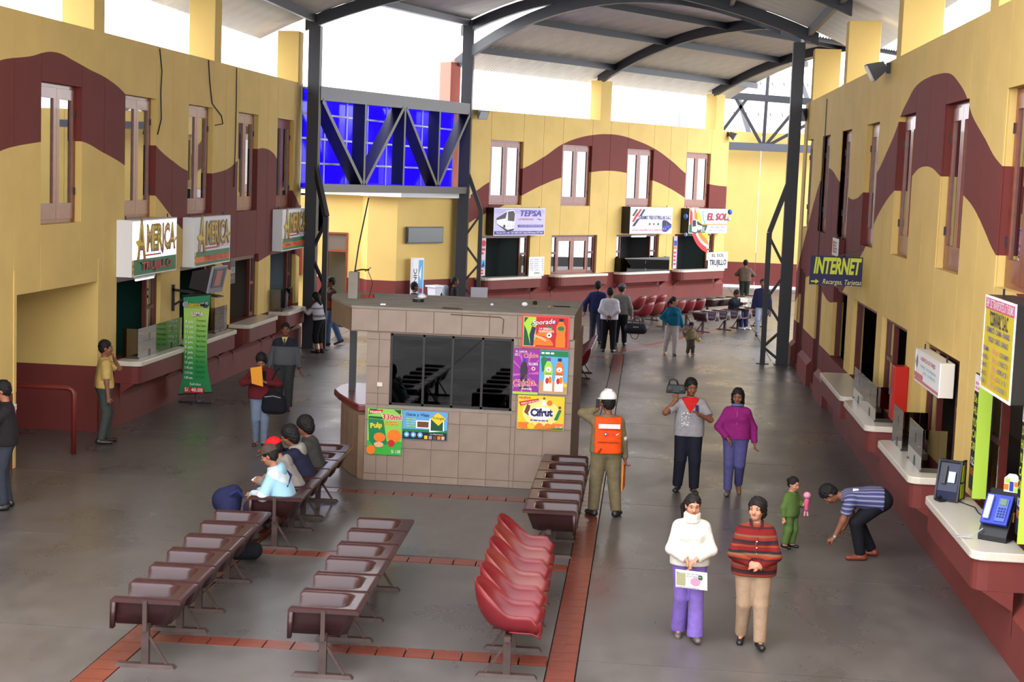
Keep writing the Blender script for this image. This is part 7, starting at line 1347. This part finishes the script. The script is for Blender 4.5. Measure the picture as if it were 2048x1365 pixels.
def pack(o):
    F2 = Field((-.22, -.2, -.32), (.22, .2, .32), .02); F2.cone((0, 0, -.14), (0, 0, .12), .17, .15, 0, V(0, 1, 0), .7); F2.build('pack_body', CL('grey_pack', (140, 144, 156)), o); m = MB(); m.ball((0, .11, -.06), (.11, .04, .1), 10); m.build('pocket', BLKT, o, True)
    for x in (-.11, .11): m = MB(); m.tube([(x, -.1, .2), (x, -.3, .22), (x, -.33, .05), (x, -.12, -.18)], .018, 6); m.build('strap', BLKT, o)
o = empty('backpack', (-6.2, 44.9, 1.2), math.radians(98), label='grey and black backpack on the man walking behind the kiosk', cat='backpack'); pack(o)
# three men seen from behind
I = person('w1', (-1.8, 44.6, 0), 178, 1.76, 'man in a navy blue jacket seen from behind, left of the white jacket', dict(fl=(.12, -.1, .085), fr=(-.12, .14, .085), hl=(.34, .02, .86), el=(.8, .5, 0), head=(-16, 4, 0)), ('jacket', CL('blue_jacket', (36, 42, 84)), 1.95, -.08, .026), ('trousers', CL('slate_jeans', (54, 56, 76)), 2.02, .024), 'short', 1, (28, 28, 30), False, 1.06, .014)
I = person('w2', (-1.38, 42.55, 0), 180, 1.74, 'man in a white sports jacket with hands clasped behind his back', dict(fl=(.13, .0, .085), fr=(-.13, .02, .085), tl=14, tr=-14, hl=(.03, .17, .97), hr=(-.03, .19, .96), el=(1, .5, 0), er=(-1, .5, 0), dl=(-.7, .1, -.5), dr=(.7, .1, -.5), head=(0, 2, 0)), ('jacket', CL('white_tracktop', (206, 204, 214)), 1.93, -.08, .026), ('trousers', BLKT, 2.02, .022), 'crop', 1, (24, 24, 30), False, 1.08, .013)
s_ = I['s']
for k in (1, -1): m = MB(); m.tube([I['SHO'][k] + V(-k * .05, .07, .02), I['SHO'][k] + V(k * .01, .085, -.06)], [.018, .022], 7); part('shoulder_flash', m, I, P_NAVY, True)
I = person('w3', (-1.12, 44.4, 0), 176, 1.72, 'man in a grey jacket and grey cap carrying a holdall', dict(fl=(.1, .06, .085), fr=(-.12, -.12, .085), hr=(-.3, -.04, .84), head=(-26, 4, 0)), ('jacket', CL('grey_jacket', (112, 110, 106)), 1.95, -.08, .028), ('trousers', BLKT, 2.02, .022), 'short', 0, (24, 24, 26), False, 1.06, .014)
def cap(I, mm, peak=1.0, h=.011):
    F2 = Field(I['hd'] - .27, I['hd'] + .27, .011); cs = I['cs']; hd, hu, hf = I['hd'], I['hup'], I['fwd']; F2.ell(hd + hu * .045 * cs - hf * .015 * cs, V(.098, .114, .105) * cs, I['HB'], 0); F2.cut(hd + hu * .04 * cs, -hu)
    if peak: F2.ell(hd + hu * .045 * cs + hf * .125 * cs * peak, V(.075, .085, .012) * cs, I['HB'], .012)
    F2.build('cap', mm, I['root'])
cap(I, CL('grey_cap', (92, 94, 104)))
def hold(o):
    F2 = Field((-.34, -.2, -.24), (.34, .2, .2), .02); F2.cone((-.2, 0, -.06), (.2, 0, -.06), .14, .14, 0); F2.cone((-.2, 0, -.12), (.2, 0, -.12), .1, .1, .05); F2.build('bag_body', mat('holdall_black', (24, 22, 34), .6), o)
    for y in (-.07, .07): m = MB(); m.tube([(-.12, y, .03), (-.1, y * .5, .17), (0, 0, .22), (.1, y * .5, .17), (.12, y, .03)], .014, 6); m.build('handle', BLACK, o)
    m = MB(); m.tube([(-.2, -.1, -.16), (-.1, -.13, -.34), (.02, -.13, -.36), (.1, -.12, -.18)], .012, 6); m.build('strap', BLACK, o); p = Print(); p.stripes(-.09, .0, .1, .03, 1, P_WHITE, .5, 3); p.build('print', o, (0, -.145, -.03), (1, 0, 0), (0, 0, 1), (0, -1, 0))
w = I['root'].matrix_basis @ Vector(I['WRI'][-1]); o = empty('holdall', (w.x + .14, w.y - .05, w.z - .27), .1, label='black holdall carried by the man in the grey cap', cat='bag'); hold(o)
# woman and child
I = person('teal', (.33, 42.55, 0), 4, 1.56, 'woman in a teal top and pale trousers leading a child by the hand', dict(fl=(.09, -.06, .085), fr=(-.17, .16, .12), hl=(.32, -.03, .78), hr=(-.17, -.12, .95), er=(-1, .3, -.2), el=(.6, .6, 0), head=(62, 4, 0), pitchfoot=(0, .4)), ('top', CL('teal_jersey', (22, 100, 132)), 1.94, -.07, .02), ('trousers', CL('pale_grey_trousers', (186, 176, 176)), 2.03, .02), 'pony', 2, (40, 36, 40), True, 1.06, .013)
I = person('kid', (.84, 42.78, 0), 20, .91, 'small child in checked waistcoat and dark cap, hand in hand with the woman in teal', dict(pel=(0, 0, .86), fl=(.12, -.08, .1), fr=(-.1, .08, .1), hr=(-.42, -.02, 1.18), hl=(.26, -.15, .86), er=(0, .5, -1), el=(.7, .5, -.4), head=(15, 5, 0)), ('waistcoat', band_mat('check_waistcoat', [(0, (120, 108, 84)), (.6, (150, 138, 110)), (.85, (90, 74, 56))], (.7, 0, .7), .05), 1.9, -.06, .012), ('trousers', CL('dark_khaki', (84, 80, 66)), 1.95, .014), 'short', 0, (30, 26, 26), False, 1.1, .013, True); cap(I, CL('navy_cap', (34, 30, 50)), .6)
held('ball', I, 1, (.06, -.05, -.02), 'small yellow ball in the hand of the child', 'ball', lambda o: MB().ball((0, 0, 0), .06, 12).build('skin', mat('ball_yellow', (200, 160, 60), .5), o, True))
# far people
I = person('reader', (2.55, 51.25, 0), 52, 1.68, 'seated man reading a newspaper on the far dark seats', dict(pel=(0, .28, .53), lean=(0, -.12, .99), fl=(.1, -.2, .085), fr=(-.12, -.16, .085), kl=(.1, -1, .6), kr=(-.1, -1, .6), hl=(.14, -.22, .86), hr=(-.14, -.22, .86), el=(.9, .2, -.6), er=(-.9, .2, -.6), dl=(0, -1, .2), dr=(0, -1, .2), head=(0, 28, 0)), ('jacket', CL('black_jacket', (30, 32, 40)), 1.95, -.06, .026), ('trousers', CL('navy_trousers', (30, 32, 66)), 2.0, .02), 'short', 1, (206, 204, 208), False, 1.05, .015)
held('newspaper', I, 1, (.0, -.14, .02), 'open newspaper in the hands of the seated man far away', 'newspaper', lambda o: (MB().hexa([(-.25, -.05, -.1), (-.02, .02, -.12), (-.02, .03, -.12), (-.25, -.04, -.1), (-.27, .1, .16), (-.02, .16, .14), (-.02, .17, .14), (-.27, .11, .16)]).build('left_sheet', mat('newsprint', (206, 202, 190), .8), o), MB().hexa([(-.02, .02, -.12), (.22, -.03, -.08), (.22, -.02, -.08), (-.02, .03, -.12), (-.02, .16, .14), (.22, .12, .18), (.22, .13, .18), (-.02, .17, .14)]).build('right_sheet', mat('newsprint', (206, 202, 190)), o)))
I = person('navy', (3.12, 49.35, 0), -4, 1.74, 'man in a navy jacket and pale jeans standing beyond the right lattice column', None, ('jacket', CL('navy_anorak', (30, 30, 60)), 1.95, -.1, .032), ('jeans', CL('grey_jeans', (150, 156, 172)), 2.0, .018), 'short', 1, (40, 40, 44), False, 1.1, .015)
I = person('brown', (3.2, 61.8, 0), 176, 1.72, 'man in a brown jumper at the window of the far kiosk', dict(hl=(.12, -.25, 1.12), hr=(-.14, -.26, 1.1), el=(1, .2, -.3), er=(-1, .2, -.3)), ('jumper', CL('brown_jumper', (96, 78, 66)), 1.95, -.06, .026), ('trousers', CL('dark_green_trousers', (44, 50, 44)), 2.0, .024), 'short', 1, (30, 28, 28), False, 1.12, .016)
# the four on the dark seat row
def seated(key, y, h, label, top, legs, hair, skin, head, hl, hr, lean, face=-90, fem=False, **kw):
    s = h / 1.7; pelz = .545 / s; xs = -4.6 - .035 * (y - 18.62)
    return person(key, (xs, y, 0), face, h, label, dict(pel=(0, .05 / s, pelz), lean=lean, fl=(.1, -.42, .085), fr=(-.1, -.38, .085), kl=(.15, -1, .5), kr=(-.15, -1, .5), hl=hl, hr=hr, el=(.8, .3, -.6), er=(-.8, .3, -.6), dl=(-.3, -.8, 0), dr=(.3, -.8, 0), head=head), top, legs, hair, skin, kw.pop('shoe', (60, 58, 62)), fem, kw.pop('girth', 1.0), .011)
I = seated('blue', 18.95, 1.6, 'seated person in a pale blue jacket and brown cap, first on the occupied row', ('jacket', band_mat('pale_blue_shell', [(0, (150, 188, 206)), (.3, (196, 206, 214)), (.62, (150, 188, 206)), (.63, (150, 188, 206))], (0, .5, .86), .32), 1.95, -.05, .034), ('trousers', CL('navy_cords', (34, 34, 62)), 2.0, .02), 'short', 0, (0, 22, 0), (.1, -.35, .66), (-.12, -.34, .64), (0, -.3, .95), girth=1.12); cap(I, CL('brown_cap', (74, 62, 54)))
s_ = I['s']; draped_hood(I, mat('pale_blue_hood', (140, 178, 198), .8))
m = MB(); m.tube([I['SHO'][-1] + I['Bk'] * .05 + I['up'] * .06, I['SHO'][-1] + I['R'] * .0 + I['Bk'] * .13 - I['up'] * .08, I['pel'] + I['R'] * .12 + I['Bk'] * .12 + I['up'] * .18, I['pel'] + I['R'] * .17 + I['Bk'] * .02 + I['up'] * .08, I['pel'] + I['R'] * .2 - I['Bk'] * .12 + I['up'] * .02], .018, 7); part('bag_strap', m, I, P_NAVY, True)
I = seated('redcap', 19.6, 1.62, 'seated person in a red cap and grey hooded top with yellow trim', ('hooded_top', CL('grey_marl', (138, 132, 126)), 1.95, -.05, .03), ('trousers', CL('navy_cords', (34, 34, 62)), 2.0, .02), 'short', 0, (6, 26, 0), (.1, -.4, .7), (-.1, -.4, .7), (0, -.45, .9), girth=1.05); cap(I, CL('red_cap', (208, 24, 28), .7))
m = MB(); up, R_, Bk = I['up'], I['R'], I['Bk']; m.tube([I['neck'] - Bk * .08 + R_ * .08, I['pel'] + up * .3 - Bk * .145 + R_ * .1, I['pel'] + up * .22 - Bk * .15 + R_ * .02], .02, 7); m.tube([I['ELB'][1] + (I['SHO'][1] - I['ELB'][1]) * .35 + R_ * .06 - Bk * .04, I['ELB'][1] + (I['SHO'][1] - I['ELB'][1]) * .35 + R_ * .06 + Bk * .03], .018, 7); part('yellow_trim', m, I, mat('trim_yellow', (224, 204, 40), .7), True)
draped_hood(I, CL('grey_marl', (138, 132, 126)))
hd = I['hd']; m = MB(); m.tube([hd + (I['hrt'] * x + I['fwd'] * y + I['hup'] * .012) * I['cs'] for x, y in ((-.08, .0), (-.07, .075), (-.03, .102), (0, .1), (.03, .102), (.07, .075), (.08, .0))], .008, 6); part('spectacles', m, I, P_WHITE)
held('booklet', I, -1, (.02, -.05, -.01), 'white booklet on the lap of the person in the red cap', 'book', lambda o: MB().box(-.14, .1, -.1, .1, 0, .015).build('pages', P_WHITE, o))
I = seated('nav', 20.28, 1.7, 'seated man in a navy jacket with a grey hood, hand at his mouth', ('jacket', CL('navy_hooded', (32, 34, 54)), 1.95, -.05, .034), ('trousers', BLKT, 2.0, .02), 'full', 1, (0, 20, 0), (.06, -.34, 1.0), (-.06, -.34, .98), (0, -.32, .94), girth=1.1)
draped_hood(I, CL('grey_marl', (138, 132, 126)), .09, .042)
I = seated('dark', 20.95, 1.72, 'seated man in a dark grey jacket, last on the occupied row', ('jacket', CL('dark_grey_jacket', (62, 60, 58)), 1.95, -.05, .032), ('trousers', BLKT, 2.0, .02), 'full', 1, (-6, 16, 0), (.1, -.4, .72), (-.1, -.4, .7), (0, -.2, .97), girth=1.08)
o = empty('dark_bag', (-4.78, 17.95, .02), .3, label='black bag with a pale handle under the end of the front seat row', cat='bag'); F_ = Field((-.22, -.14, 0), (.22, .14, .3), .02); F_.cone((-.1, 0, .12), (.1, 0, .12), .11, .11, 0); F_.build('bag_body', BLKT, o); m = MB(); m.tube([(-.08, 0, .22), (-.05, 0, .3), (.05, 0, .3), (.08, 0, .22)], .01, 6); m.build('handle', P_GREY, o)
o = empty('rucksack', (-5.22, 18.9, 0), -.2, label='bulky navy rucksack on the lap side of the person in pale blue', cat='bag'); F_ = Field((-.3, -.26, .2), (.3, .26, .82), .02); F_.cone((0, -.05, .42), (0, .05, .58), .17, .14, 0, V(1, 0, 0), .8); F_.ell((-.1, 0, .52), (.15, .16, .16), None, .05); F_.build('bag_body', CL('navy_rucksack', (32, 34, 66)), o); m = MB(); m.tube([(.05, -.12, .62), (.14, -.1, .68), (.2, -.06, .6)], .02, 6); m.build('strap', P_NAVY, o)
